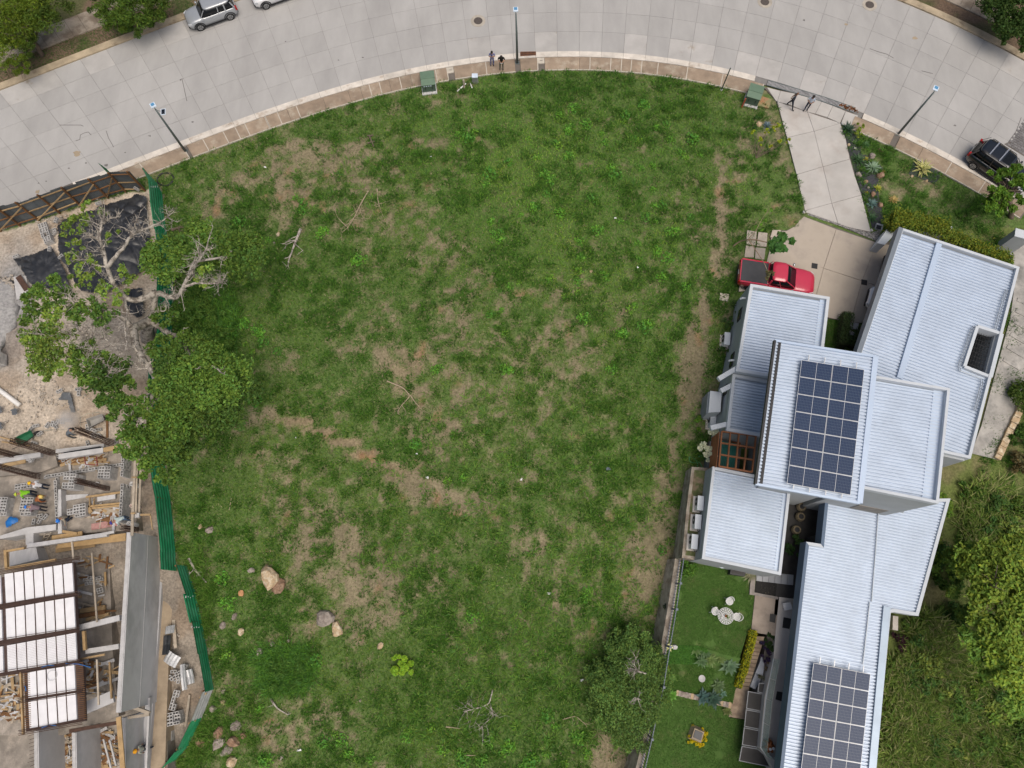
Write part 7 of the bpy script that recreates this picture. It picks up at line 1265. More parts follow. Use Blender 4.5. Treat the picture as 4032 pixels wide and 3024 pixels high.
# front bed: dark gravel, rocks and small plants
bed = MB(); bed.prism([xy(gp(q)) for q in (T5(80,300),T5(250,330),T5(370,420),T5(400,700),T5(520,720),T5(560,830),T5(740,900),T5(800,1000),T5(700,1150),T5(700,1400),T5(760,1659),S4(1100,150),S4(1010,200),S4(960,0),T5(440,1600),T5(330,1150),T5(200,740),T5(120,450))], -.1, lambda x, y: g1(x, y) + .02); tag(bed.build('gravel_bed', mat('dark_gravel', (.055, .057, .066), .95, .4, 14, bump=.9, bs=40)), kind='structure')
bed = MB(); bed.prism([xy(gp(q)) for q in (T5(1230,1040),T5(1300,850),T5(1430,760),T5(1800,960),T5(1760,1120),T5(1680,1210),T5(1540,1160))], -.1, lambda x, y: g1(x, y) + .025); tag(bed.build('gravel_bed', MATS['dark_gravel']), kind='structure')
def rock(loc, s, m_, label, group=None, seed=0, sub=None, name='rock'):
    rg = random.Random(seed); mb = MB(); n, k = 9, 6; mb.ball((0, 0, 0), 1, n, k); ang = rg.random() * 6.28; cuts = [(Vector((rg.gauss(0, 1), rg.gauss(0, 1), rg.gauss(.3, .8))).normalized(), rg.uniform(.55, .85)) for _ in range(9)]; V = []
    for v in mb.v:
        v = Vector(v)
        for d, q in cuts:
            e = v.dot(d) - q
            if e > 0: v = v - d * e
        v = v * rg.uniform(.94, 1.05); V.append((v.x * s[0] * math.cos(ang) - v.y * s[1] * math.sin(ang) + loc[0], v.x * s[0] * math.sin(ang) + v.y * s[1] * math.cos(ang) + loc[1], v.z * s[2] + loc[2] + s[2] * .35))
    mb.v = V; o = mb.build(name, m_); tag(o, label, 'rock', group); return o
RKT = mat('tan_rock', (.42, .31, .19), .9, .3, 4, c2=(.55, .47, .34), sc2=3, bump=.6, bs=8); RKG = mat('grey_rock', (.30, .26, .225), .9, .3, 4, c2=(.20, .165, .14), sc2=3, bump=.6, bs=8); RKB = mat('brown_rock', (.22, .135, .085), .9, .3, 4, c2=(.32, .22, .15), sc2=3, bump=.5)
ROCKS = [(S5,100,120,(.95,.75,.65),RKT,'large angular tan rock in the lower lot'), (S5,165,165,(.65,.52,.45),RKB,'brown rock leaning beside the large tan rock'), (S5,440,380,(.85,.62,.5),RKG,'pointed pale rock in the middle of the lower lot'), (S5,520,440,(.58,.5,.45),RKT,'rounded orange tan rock beside the pointed one'), (S5,40,580,(.32,.3,.25),RKG,'grey rock at the upper left of the tall grass clump'), (S5,116,530,(.2,.2,.16),RKG,'small grey rock above the tall grass clump'), (S5,216,512,(.14,.14,.1),RKG,'tiny grey rock above the tall grass clump'), (S5,785,542,(.24,.28,.2),RKT,'small pinkish rock left of the round shrub'), (S5,170,1238,(.18,.16,.12),RKG,'small grey rock near the bottom edge'),
 (R7,1870,1330,(.42,.4,.36),RKG,'upper grey boulder of the pile by the fence'), (R7,1735,1465,(.58,.40,.4),RKG,'broad grey boulder at the left of the pile'), (R7,1855,1440,(.55,.40,.42),RKB,'brownish boulder in the middle of the pile'), (R7,1935,1400,(.36,.30,.3),RKB,'dark boulder at the right of the pile'), (R7,1740,1375,(.45,.42,.36),RKB,'earthy boulder at the top left of the pile'), (R7,1800,1520,(.50,.34,.34),RKG,'boulder at the foot of the pile'), (R7,1845,1610,(.40,.38,.36),RKT,'pale tan boulder below the pile'), (R7,1590,1450,(.45,.42,.2),RKB,'flat earthy stone left of the boulder pile'), (R7,1910,580,(.30,.30,.24),RKT,'tan rock beside the lower green fence'), (R7,1770,530,(.28,.24,.2),RKG,'grey rock left of the tan one by the fence'), (R7,1860,460,(.26,.2,.18),RKG,'pale flat rock above the tan one'), (R7,2065,735,(.3,.26,.2),RKG,'grey rock above the tall grass clump edge'), (R7,2160,675,(.16,.16,.14),RKG,'small pale stone right of the grey rock'), (R7,1915,275,(.24,.24,.2),mat('orange_rock', (.48, .25, .12), .9, .25, 4),'orange stone near the upper bend of the fence'), (R7,1990,95,(.3,.24,.2),RKG,'grey stone near the fence foil'), (R7,1690,1190,(.24,.3,.2),RKG,'long grey stone inside the fence bend'), (R7,1765,1140,(.2,.2,.16),RKT,'small tan stone beside the fence end'), (R7,1770,1050,(.2,.14,.14),RKG,'small stone right of the bare tin panel'),
 (R6,1590,1455,(.22,.18,.16),RKT,'tan stone below the big tree foliage'), (R6,1660,1480,(.3,.3,.2),RKG,'grey pointed stone beside the tan stone'), (S7,785,985,(.17,.2,.18),RKT,'pale stone in the upper lot'), (S7,652,1003,(.14,.12,.1),RKB,'small brown stone left of the pale stone'), (S7,760,1040,(.1,.14,.1),RKG,'tiny grey stone below the pale stone'), (S7,455,1405,(.14,.12,.1),RKT,'small stone at the edge of the tall dark grass'), (S8,832,1295,(.14,.16,.12),RKT,'pale stone in the middle right of the lot'),
 (R3,1985,990,(.34,.26,.25),RKT,'tan rock beside the blue grey agave on the lawn'), (R3,2115,1022,(.08,.08,.07),RKG,'tiny dark stone on the lawn near the agave'), (T5,350,1060,(.28,.26,.24),RKG,'grey boulder beside the driveway bed edge'), (T5,725,1075,(.36,.32,.28),RKB,'brown boulder with pale top next to the round agave'), (T5,600,1400,(.32,.22,.22),RKB,'dark brown boulder in the gravel bed'), (T5,740,1580,(.26,.22,.2),RKB,'brown boulder beside the blue grey agave'), (T5,480,1180,(.22,.18,.1),RKB,'flat rusty stone in the gravel bed'), (T5,180,540,(.14,.14,.12),RKT,'small tan stone at the bed edge'), (T5,520,1280,(.14,.12,.1),RKG,'small grey stone beside the yellow plants'), (T5,1285,1085,(.12,.12,.1),RKT,'orange stone below the variegated agave'), (T5,1540,1160,(.14,.12,.1),RKT,'tan stone right of the variegated agave'), (T5,590,740,(.3,.26,.25),RKG,'grey rock between two agaves'), (S5,660,885,(.1,.1,.08),RKG,'little stone in the bottom lot')]
for i, (c, x, y, s, m_, lab) in enumerate(ROCKS): rock(gp(c(x, y)), s, m_, lab, seed=i)
for i, (x, y) in enumerate(((65,175),(2010,1165))):
    pass
for c, x, y, lab in ((T5,65,175,'white stone knob at the driveway corner by the agave'), (R4,262,815,'white stone knob at the driveway corner by the transformer'), (S4,465,75,'white stone knob at the upper court corner'), (S4,1003,218,'white stone knob at the end of the gravel strip')): rock(gp(c(x, y)), (.13, .13, .14), RAWL, lab, seed=3, name='corner_stone')
for c, x, y, lab, cl, r, n, lf in ((T5,690,1290,'yellow green bromeliads in the gravel bed',(.30,.32,.03),.42,26,.5), (T5,500,1370,'yellow star shaped plant in the gravel bed',(.55,.42,.03),.24,12,.4), (T5,480,780,'yellowish strappy plant beside the large agave',(.28,.26,.03),.35,14,.4), (T5,960,1500,'straw coloured grass plant in the front garden',(.36,.27,.09),.5,40,.5), (T5,280,500,'grey green cactus pads in the gravel bed',(.13,.19,.09),.38,12,.4), (T5,390,970,'pale green cactus below the large agave',(.20,.26,.06),.26,9,.4), (T5,295,600,'white starry succulent in the gravel bed',(.60,.66,.52),.2,8,.4), (T5,720,640,'reddish plant in the grass of the front garden',(.14,.11,.05),.35,16,.4), (T5,1680,900,'reddish spiky plant right of the variegated agave',(.17,.11,.045),.4,18,.4), (T5,780,1010,'orange green plant behind the brown boulder',(.28,.20,.04),.28,12,.4)):
    agave(gp(c(x, y)), r, n, cl, lab, name='bedding_plant', cat='plant', wd=.1)
shrub('leafy_shrub', 'yellow green shrub behind the corner agave', [GB(T5,350,290,.4,.4,200), GB(T5,320,380,.3,.35,150), GB(T5,280,400,.3,.25,90)], .13, (.22, .30, .04))
# stepping pavers beside the pickup
for i, (q, lab) in enumerate((((487,214,562,225,552,332,480,322), 'upper left'), ((577,228,648,236,640,345,563,337), 'upper middle'), ((478,335,545,345,538,430,465,425), 'lower left'), ((555,350,632,358,622,445,548,438), 'lower middle'), ((688,212,755,214,735,250,670,270), 'right, partly under the leafy sapling'), ((430,610,500,620,490,690,420,700), 'lowest, at the rear wheel of the pickup'))):
    P = [un(R8(q[k], q[k + 1]), .06) for k in range(0, 8, 2)]; mb = MB(); mb.prism([xy(p) for p in P], -.05, .06 + .004 * i); tag(mb.build('stepping_slab', mat('stepping_concrete', (.42, .37, .31), .9, .15, 2, rnd=.08)), lab + ' stepping slab in the grass above the pickup' if i < 4 else 'stepping slab ' + lab, 'stepping slab')
mb = MB(); p = gp(R8(302,748)); mb.box(p + Vector((0, 0, .05)), (.62, .56, .1), R(-10)); hb = tag(mb.build('inspection_cover', mat('pale_cover', (.52, .47, .39), .9)), 'square pale inspection cover in the grass beside the house', 'cover'); mb = MB(); mb.box(p + Vector((0, 0, .105)), (.2, .02, .01), R(50)); mb.build('cover_slot', JOINT, hb)
# sapling with broad leaves by the court
b0 = gp(R8(375,340)); t = thing('broadleaf_sapling', 'leaning sapling with broad dark leaves over the court edge', 'sapling', b0); mb = MB(); z_ = lambda x, y, z: un(R8(x, y), z)
limb(mb, [b0, z_(430,300,.7), z_(495,288,1.6), z_(560,290,2.0), z_(640,310,2.4), z_(720,310,2.7)], .06, .03, 6); limb(mb, [z_(495,288,1.6), z_(530,245,2.2), z_(560,210,2.6)], .03, .015, 5); limb(mb, [z_(495,288,1.6), z_(560,380,2.1), z_(620,470,2.5), z_(650,540,2.7)], .035, .02, 5); limb(mb, [z_(560,210,2.6), z_(600,130,3), z_(650,60,3.2)], .02, .01, 5); mb.build('trunk', mat('pale_bark', (.30, .22, .15), .9), t)
P = clumps([B(R8,750,310,2.8,.75,170)[:5], B(R8,720,330,2.6,.6,100)[:5], B(R8,700,300,2.6,.5,70)[:5], B(R8,800,300,2.7,.5,60)[:5]], .3, 8); leaf_obj('crown', P, .34 * (.7 + .6 * RNG.random(len(P))), lcol(len(P), (.055, .15, .03), .3, .1), t, .7, .7)
P = clumps([B(R8,660,560,2.7,.35,60)[:5], B(R8,690,555,2.6,.25,30)[:5], B(R8,655,590,2.6,.25,30)[:5]], .2, 8); leaf_obj('brown_shoot', P, .2 * (.7 + .6 * RNG.random(len(P))), lcol(len(P), (.13, .12, .05), .3, .2), t, .6, .4)
P = clumps([B(R8,580,190,2.6,.3,50)[:5], B(R8,620,130,2.9,.25,40)[:5], B(R8,650,60,3.1,.3,40)[:5]], .2, 8); leaf_obj('green_shoot', P, .22 * (.7 + .6 * RNG.random(len(P))), lcol(len(P), (.12, .26, .03), .3, .1), t, .6, .5)
# hedges
def hedge(name, label, pts, z0f, h, wd, col, leaf=.11, dens=420, cat='hedge', col2=None):
    t = thing(name, label, cat, pts[0]); Ps = []; mb = MB()
    for a, b in zip(pts[:-1], pts[1:]):
        L = (b - a).length; n = int(dens * L * wd * 1.6); d = (b - a).normalized(); s = Vector((-d.y, d.x, 0)); u = RNG.random(n); v = (RNG.random(n) - .5) * wd; f = RNG.random(n); zz = h * np.where(RNG.random(n) < .6, .88 + .2 * RNG.random(n), f)
        edge = (zz < .85 * h); v = np.where(edge, np.sign(v) * wd * .5 * (.85 + .3 * RNG.random(n)), v); zz = zz + .08 * np.sin(u * L * 3.1) * h
        Ps.append(np.stack([a.x + d.x * u * L + s.x * v, a.y + d.y * u * L + s.y * v, a.z + (b.z - a.z) * u + zz], 1)); mb.beam(a + Vector((0, 0, h * .40)), b + Vector((0, 0, h * .40)), wd * .7, h * .75)
    P = np.concatenate(Ps); c = lcol(len(P), col, .3, .14)
    if col2 is not None: k = RNG.random(len(P)) < .35; c[k] = lcol(k.sum(), col2, .3, .1)
    leaf_obj('foliage', P, leaf * (.6 + .8 * RNG.random(len(P))), c, t, .5, .5); mb.build('twig_core', mat('hedge_core', (.025, .035, .012), .95), t); return t
hedge('hedge', 'dark green box hedge beside the court steps', [un(R8(1245,900), .05), un(R8(1215,1150), .05)], None, 1.0, .75, (.055, .095, .03)); hedge('hedge', 'narrow green hedge against the garage wall', [un(R8(1470,900), .05), un(R8(1380,1010), .05), un(R8(1290,1150), .05)], None, .9, .55, (.065, .11, .03))
for k in range(3): mb = MB(); mb.prism(U(-.12 * k, R8(1285 - 8 * k, 940 + 50 * k), R8(1370 - 12 * k, 950 + 50 * k), R8(1360 - 12 * k, 1000 + 50 * k), R8(1278 - 8 * k, 990 + 50 * k)), -.8, .03 - .12 * k); tag(mb.build('court_step', RAWC), ('top', 'middle', 'bottom')[k] + ' grey concrete step between the two court hedges', 'step')
region_grass('side_lawn', U(0, R8(1125,920), R8(1215,920), R8(1200,1200), R8(1080,1150)), 9000, .06, .03, GREENS[[0, 3]], 'small green lawn behind the north block')
# vine over the garage boundary wall
vw = thing('vine_wall', 'low wall smothered in yellow green vine behind the garage', 'vine', un(S4(1400,150), 0)); mb = MB(); mb.beam(un(S4(1200,150), .8), un(S4(1590,240), .8), .25, 1.6); mb.beam(un(S4(1600,265), .4), un(S4(2090,455), .4), .2, .8); mb.build('wall', PARA, vw)
Pv = []
for (xa, ya, xb, yb, z_, wv, n) in ((1170,110,1620,210,2.1,1.3,9000), (1130,190,1250,110,1.6,1.0,2200), (1600,250,2110,450,1.2,.9,5200), (1650,300,2120,490,.7,.5,1500)):
    a, b = un(S4(xa, ya), z_), un(S4(xb, yb), z_); d = (b - a); s = Vector((-d.y, d.x, 0)).normalized(); u = RNG.random(n)[:, None]; q = RNG.normal(0, wv * .28, n)[:, None]; Pv.append(np.array(a) + np.array(d) * u + np.array(s) * q + np.stack([np.zeros(n), np.zeros(n), .3 - np.abs(RNG.normal(0, .35, n))], 1))
P = np.concatenate(Pv); c = lcol(len(P), (.20, .24, .025), .3, .15); k = RNG.random(len(P)) < .35; c[k] = lcol(k.sum(), (.09, .16, .02), .3, .1); leaf_obj('foliage', P, .13 * (.6 + .8 * RNG.random(len(P))), c, vw, .5, .6)
mb = MB(); mb.box(un(S4(1062,190), .1), (.5, .45, .25), R(-20)); o_ = tag(mb.build('drain_box', RAWC), 'small concrete drain box at the end of the gravel strip', 'drain'); mb = MB(); mb.box(un(S4(1062,190), .235), (.36, .32, .02), R(-20)); mb.build('drain_mouth', DARKM, o_)
# ramp and gate pillar on the right
rl = [(S4(2090,400),S4(2260,280)),(D(2192,600),D(2285,620)),(D(2180,690),D(2262,740)),(D(2150,800),D(2220,840)),(D(2118,920),D(2172,940)),(D(2088,1000),D(2140,1010))]; RAMP = mat('ramp_concrete', (.36, .345, .32), .9, .3, 1.0, c2=(.24, .235, .22), sc2=.8, th=(.45, .65), bump=.3); rm = MB(); Pr = []
for (a, b), (c_, d_) in zip(rl[:-1], rl[1:]):
    for k in range(4): Pr.append((gp(_e(a, c_, k / 4), .12), gp(_e(b, d_, k / 4), .12)))
for (a, b), (c_, d_) in zip(Pr[:-1], Pr[1:]): rm.add([a, b, d_, c_, a - Vector((0, 0, 1)), b - Vector((0, 0, 1)), d_ - Vector((0, 0, 1)), c_ - Vector((0, 0, 1))], [(0, 3, 2, 1), (0, 4, 7, 3), (1, 2, 6, 5)])
ramp = tag(rm.build('ramp', RAMP), kind='structure')
for k in range(6): a, b = Pr[6 + k]; mb = MB(); mb.beam(a.lerp(b, .1) + Vector((0, 0, .02)), a.lerp(b, .6) + Vector((0, 0, .02)), .3, .05); mb.build('ramp_rib', RAMP, ramp)
ed = thing('stone_edge', 'rough tan stone kerb along the lower ramp', 'kerb', Pr[9][1])
for (a, b), (c_, d_) in zip(Pr[8:-1], Pr[9:]):
    for k in range(2): mb = MB(); mb.beam(b.lerp(d_, k / 2 + .02), b.lerp(d_, k / 2 + .48), .38 + random.random() * .1, .5 + random.random() * .1); mb.build('stone', RKT, ed)
gpil = un(S4(2170,250), 2.0); t = thing('gate_pillar', 'grey gate pillar at the right edge beside the ramp', 'pillar', (gpil.x, gpil.y, 0)); mb = MB(); mb.box((gpil.x + .3, gpil.y, 1.0), (1.1, .6, 2.0), R(-18)); mb.build('shaft', WALLM, t); mb = MB(); mb.box((gpil.x + .3, gpil.y, 2.03), (1.16, .66, .08), R(-18)); mb.build('cap', PARA, t)
# ------------------------------------------------------------ back garden terraces
def gslab(name, z, depth, m_, *pts): mb = MB(); mb.prism(U(z, *pts), z - depth, z); return tag(mb.build(name, m_), kind='structure')
LAWN = mat('lawn_soil', (.065, .13, .026), .95, .25, 2.0, c2=(.12, .13, .05), sc2=.9, th=(.5, .75))
UP = [S2(770,-40), S2(725,180), S2(690,400), S2(645,690), S2(730,700), S2(900,690), S2(1100,760), S2(1230,790), S2(1300,560), S2(1330,560), S2(1352,280), S2(1370,100), S2(900,-60)]
MID = [S2(640,700), S2(615,860), S2(560,1040), S2(740,1060), S2(890,1095), S2(1080,1140), S2(1175,1150), S2(1200,1030), S2(1250,800), S2(1100,780), S2(900,700)]
LOW = [S2(560,1040), S2(520,1250), S2(440,1659), S2(400,1900), S2(1560,1900), S2(1520,1640), S2(1235,1600), S2(1270,1280), S2(1150,1260), S2(1160,1160), S2(890,1100), S2(740,1065)]
gslab('upper_lawn', -1.5, 2.5, LAWN, *UP); gslab('middle_lawn', -2.4, 2, LAWN, *MID); gslab('lower_lawn', -3.0, 2, LAWN, *LOW)
zc = lambda z: (lambda x, y: np.full(np.shape(x), z))
for nm, z, P, N, lab in (('upper_lawn_grass', -1.5, UP, 75000, 'clipped green lawn around the white garden table'), ('middle_lawn_grass', -2.4, MID, 50000, 'clipped green lawn on the middle garden terrace'), ('lower_lawn_grass', -3.0, LOW, 75000, 'clipped green lawn around the yellow flower square')):
    region_grass(nm, U(z, *P), N, .055, .03, np.array([[.062, .16, .024], [.080, .185, .028], [.105, .19, .042]]), lab, zc(z), thr=.30)
mb = MB(); tp = [un(S2(*q), -1.5) for q in ((640,690),(740,690),(900,690),(1100,760),(1240,790))]; bt = [un(S2(*q), -2.4) for q in ((620,850),(700,830),(880,840),(1090,885),(1200,880))]
mb.add([*tp, *bt], [(i, i + 1, i + 6, i + 5)[::-1] for i in range(4)]); tag(mb.build('bank', LAWN), kind='structure')
def bank_pts(n, u0, u1, v0=0, v1=1):
    u = u0 + (u1 - u0) * RNG.random(n); v = v0 + (v1 - v0) * RNG.random(n); i = np.minimum((u * 4).astype(int), 3); f = (u * 4 - i)[:, None]; T_ = np.array([list(p) for p in tp]); B_ = np.array([list(p) for p in bt]); a = T_[i] * (1 - f) + T_[i + 1] * f; b = B_[i] * (1 - f) + B_[i + 1] * f; return a * (1 - v[:, None]) + b * v[:, None]
P = bank_pts(5000, .05, .6); P[:, 2] += .06; tag(leaf_obj('ground_cover', P, .1, lcol(len(P), (.055, .16, .02), .3, .12), None, .7, .6), 'bright green ground cover on the left of the planted bank', 'ground cover', kind='stuff')
for i, (x, y, r, lab) in enumerate(((880,720,.6,'upper left'), (960,740,.6,'upper middle'), (1000,800,.6,'centre'), (1060,730,.55,'upper right'), (930,810,.6,'lower left'), (1080,790,.5,'right'))): agave(un(S2(x, y), -1.8), r, 26, ((.10, .17, .05), (.085, .15, .06), (.12, .18, .05))[i % 3], 'strappy green plant at the %s of the planted bank' % lab, name='strappy_plant', cat='plant', wd=.11)
for x, y, r, n, cl, lab in ((1150,850,.75,26,(.10,.17,.09),'grey green agave at the foot of the yellow hedge'), (945,1095,.72,22,(.045,.095,.085),'blue green agave at the low garden wall'), (1020,1110,.75,26,(.035,.075,.05),'dark agave right of the blue green one'), (1100,1070,.4,9,(.10,.19,.13),'pale aloe at the end of the low wall'), (1060,1010,.6,22,(.08,.13,.05),'leafy plant above the dark agave'), (690,1080,.55,20,(.10,.25,.03),'bright fern at the garden fence corner'), (630,1000,.5,18,(.09,.21,.03),'green fern beside the bushy tree'), (1130,1200,.5,22,(.13,.16,.05),'variegated shrub beside the lower steps'), (670,790,.45,16,(.05,.12,.03),'dark leafy plant by the fence below the pale stone'), (660,880,.3,12,(.30,.36,.03),'yellow green plant by the garden fence')): agave(un(S2(x, y), -1.95 if y < 860 and x > 800 else -2.4 if y < 1150 else -2.95), r, n, cl, lab, name='garden_plant' if 'agave' not in lab else 'agave', cat='plant' if 'agave' not in lab else 'agave', wd=.17)
agave(un(S2(668,700), -1.4), .35, 14, (.60, .60, .28), 'pale yellow leaved plant on the fence wall', name='garden_plant', cat='plant', wd=.22); rock(un(S2(718,700), -1.5), (.28, .2, .2), RAWL, 'pale stone beside the yellow leaved plant', seed=12)
# low stone wall between terraces
a = [un(S2(*q), -2.36) for q in ((730,1062),(800,1080),(890,1100),(985,1120),(1080,1145),(1165,1165))]; lw = thing('stone_wall', 'low stone retaining wall across the back garden', 'wall', a[0])
for i in range(5):
    for k in range(4): p, q = a[i].lerp(a[i + 1], k / 4), a[i].lerp(a[i + 1], (k + .94) / 4); mb = MB(); mb.beam(p - Vector((0, 0, .5)), q - Vector((0, 0, .5)), .28 + random.random() * .08, 1.04 + random.random() * .06); mb.build('stone', RKG if random.random() < .6 else RKT, lw)
# stairs, landing, hedge
STEP = mat('step_concrete', (.36, .28, .20), .9, .18, 1.6, c2=(.24, .18, .13), sc2=1.0, rnd=.05)
st = thing('garden_stairs', 'long flight of tan concrete garden steps beside the yellow hedge', 'stairs', un(T6(1420,400), -2.5)); n = 13
for i in range(n):
    f0, f1 = i / n, (i + 1) / n; zz = -1.5 - 1.2 * (i + .5) / n; l0, l1, r0, r1 = [_e(a_, b_, f) for (a_, b_, f) in ((T6(1495,20), T6(1235,790), f0), (T6(1495,20), T6(1235,790), f1), (T6(1620,30), T6(1385,805), f0), (T6(1620,30), T6(1385,805), f1))]
    mb = MB(); mb.prism(U(zz, l0, r0, r1, l1), -4, zz); mb.build('step', STEP, st); mb = MB(); mb.beam(un(l1, zz + .005), un(r1, zz + .005), .05, .05); mb.build('step_nosing', mat('nosing', (.16, .12, .085), .9), st)
mb = MB(); mb.prism(U(-2.72, T6(1235,792), T6(1385,808), T6(1335,1140), T6(1100,1085), T6(1140,870)), -4.4, -2.72); mb.build('landing', STEP, st)
for i in range(3): mb = MB(); mb.prism(U(-2.79 - .07 * i, T6(1100 - 12 * i, 1085 + 62 * i), T6(1335 - 10 * i, 1140 + 56 * i), T6(1325 - 10 * i, 1200 + 56 * i), T6(1088 - 12 * i, 1150 + 62 * i)), -4.5, -2.79 - .07 * i); mb.build('step', STEP, st)
hp_ = [un(T6(1425,-80), -1.5), un(T6(1400,80), -1.6), un(T6(1310,440), -2.0), un(T6(1190,810), -2.5)]; hedge('yellow_hedge', 'bright yellow green clipped hedge along the garden stairs', hp_, None, .42, .46, (.42, .40, .015), .09, 700, col2=(.20, .26, .02))
# planter right of the stairs
_ya, _yb = un(T6(1700,0), -1.5).y, un(T6(1620,760), -2.4).y; pz = lambda x, y: float(np.interp(y, [_yb, _ya], [-2.85, -1.6]))
pl = MB(); pl.prism(U(-1.9, T6(1640,0), T6(1790,10), T6(1770,330), T6(1700,760), T6(1570,760), T6(1625,400)), -4, pz); tag(pl.build('planter', JOINT), kind='structure')
for lab, cl, bl, lf in (('dark green shrub at the top of the stair planter', (.035, .075, .02), ((1720,90,.45,420), (1720,220,.42,380), (1690,150,.4,300)), .12), ('deep purple plants along the stair planter', (.045, .030, .075), ((1630,150,.32,260), (1640,280,.35,300), (1650,380,.3,220)), .11), ('grey brown shrub in the middle of the planter', (.13, .11, .07), ((1690,490,.38,300),), .1), ('grey green shrub at the lower end of the planter', (.14, .14, .08), ((1640,690,.5,480),), .1)): shrub('planter_shrub', lab, [UB(T6, x, y, -1.35 - 1.1 * y / 760, r, n) for x, y, r, n in bl], lf, cl, stem=False)
for i, q in enumerate((((1580,300),(1620,480),(1590,640),(1480,590),(1550,420)), ((1480,590),(1590,640),(1555,720),(1475,850),(1395,800)))): mb = MB(); mb.prism(U(-2.2 - .35 * i, *[T6(*p) for p in q]), -4, -2.2 - .35 * i); tag(mb.build('stone_coping', mat('blue_grey_stone', (.33, .355, .39), .8, .12, 2)), ('upper', 'lower')[i] + ' slab of the slanting blue grey stone coping by the stairs', 'coping')
# patio, terrace, mats, glass rail
PAT = mat('patio_concrete', (.34, .285, .235), .85, .15, 1.0, c2=(.25, .21, .175), sc2=.8); TER = mat('terrace_tile', (.50, .47, .44), .5, .08, .8); DSL = mat('dark_glazed_panel', (.05, .048, .046), .55, .25, 1.2, spec=.2)
gslab('patio', -1.42, 2, PAT, S2(1355,275), S2(1556,312), S2(1528,615), S2(1375,590), S2(1325,560)); gslab('terrace', -1.38, 3, TER, S2(1545,305), S2(1700,325), S2(1640,900), S2(1600,1300), S2(1560,1800), S2(1440,1560), S2(1392,1500), S2(1430,1100), S2(1500,790), S2(1515,600))
for (q, lab) in (((1475,438,1520,444,1512,510,1470,500), 'black doormat on the tan patio'), ((1580,465,1645,478,1625,558,1570,548), 'black doormat on the terrace by the upper door'), ((1528,1052,1575,1060,1568,1132,1515,1116), 'black doormat on the terrace by the lower door')): mb = MB(); mb.prism(U(-1.35, *[S2(q[k], q[k + 1]) for k in range(0, 8, 2)]), -1.39, -1.352); tag(mb.build('doormat', BLACKT), lab, 'doormat')
GLS = mat('pale_green_glass', (.55, .68, .64), .05, 0, 1, alpha=.35); rail = thing('glass_railing', 'pale green frameless glass railing along the terrace edge', 'railing', un(S2(1450,1100), -1.4)); gpts = [un(S2(*q), -1.38) for q in ((1500,790),(1470,950),(1440,1110),(1420,1300),(1400,1500),(1440,1560),(1530,1580))]
for a, b in zip(gpts[:-1], gpts[1:]): mb = MB(); e = (b - a) * .01; mb.beam(a + e + Vector((0, 0, .55)), b - e + Vector((0, 0, .55)), .02, 1.1); mb.build('glass_pane', GLS, rail); mb = MB(); mb.beam(a, b, .06, .08); mb.build('channel', ALU, rail)
canopy = thing('glazed_canopy', 'row of dark glazed roof panels beside the terrace', 'canopy', un(S2(1350,1250), -3.0))
for q in (((1300,1050),(1428,1075),(1412,1215),(1285,1190)), ((1283,1195),(1410,1220),(1398,1358),(1270,1332)), ((1268,1338),(1396,1364),(1380,1500),(1252,1478)), ((1250,1485),(1378,1508),(1440,1565),(1530,1582),(1500,1660),(1228,1605)), ((1385,985),(1440,990),(1428,1070),(1375,1060))):
    P_ = U(-1.9, *[S2(*p) for p in q]); mb = MB(); mb.prism(P_, -2.0, -1.95); pn = mb.build('panel_frame', mat('steel_frame', (.30, .31, .32), .5), canopy); mb = MB(); mb.prism(inset(P_, .05), -1.96, -1.94); mb.build('glazing', DSL, pn)
# black pebble bed with slabs
gslab('pebble_bed', -1.46, 1.5, mat('black_pebble', (.022, .021, .020), .8, .5, 14, c2=(.10, .085, .06), sc2=10, th=(.58, .7), bump=.8, bs=35), S2(1360,100), S2(1690,100), S2(1660,330), S2(1520,305), S2(1350,265), S2(1360,180))
for i in range(6): x0 = 1368 + 49 * i; mb = MB(); mb.prism(U(-1.35, S2(x0 - 1.5, 104 + 4 * i), S2(x0 + 45, 110 + 4 * i), S2(x0 + 42, 182 + 6 * i), S2(x0 - 4, 176 + 6 * i)), -1.5, -1.352); tag(mb.build('stepping_slab', mat('slab_blue_grey', (.34, .355, .375), .7, .1, 2, rnd=.06)), ('first', 'second', 'third', 'fourth', 'fifth', 'sixth')[i] + ' grey slab from the left over the black pebbles', 'stepping slab')
for q in (((1320,150),(1358,150),(1348,270),(1310,285)), ((1310,285),(1348,268),(1540,305),(1535,325),(1352,292))): mb = MB(); mb.prism(U(-1.36, *[S2(*p) for p in q]), -1.6, -1.36); tag(mb.build('edging', mat('stone_edging', (.26, .235, .215), .9, .3, 3)), ('left' if q[0][0] == 1320 else 'lower') + ' stone edging of the black pebble bed', 'edging')
# garden table and chairs
WM = mat('white_cast_metal', (.72, .72, .72), .5, .05, 4)
tc = un(S2(1122,455), -.78); tb_ = Vector((tc.x, tc.y, -1.5)); t = thing('garden_table', 'round white lattice garden table with a small pot on it', 'table', tb_)
def ringmesh(mb, c, r, rr, n=20): mb.tube([c + Vector((r * math.cos(6.283 * k / n), r * math.sin(6.283 * k / n), 0)) for k in range(n + 1)], rr, 5, cap=False)
mb = MB(); top = tb_ + Vector((0, 0, .72))
for r_ in (.12, .22, .32, .42, .50): ringmesh(mb, top, r_, .018)
for k in range(20): a = k * .314; mb.beam(top + Vector((.1 * math.cos(a), .1 * math.sin(a), 0)), top + Vector((.5 * math.cos(a), .5 * math.sin(a), 0)), .022, .016)
mb.build('lattice_top', WM, t); mb = MB(); mb.tube([tb_ + Vector((0, 0, .1)), top], .04, 8); mb.build('pedestal', WM, t)
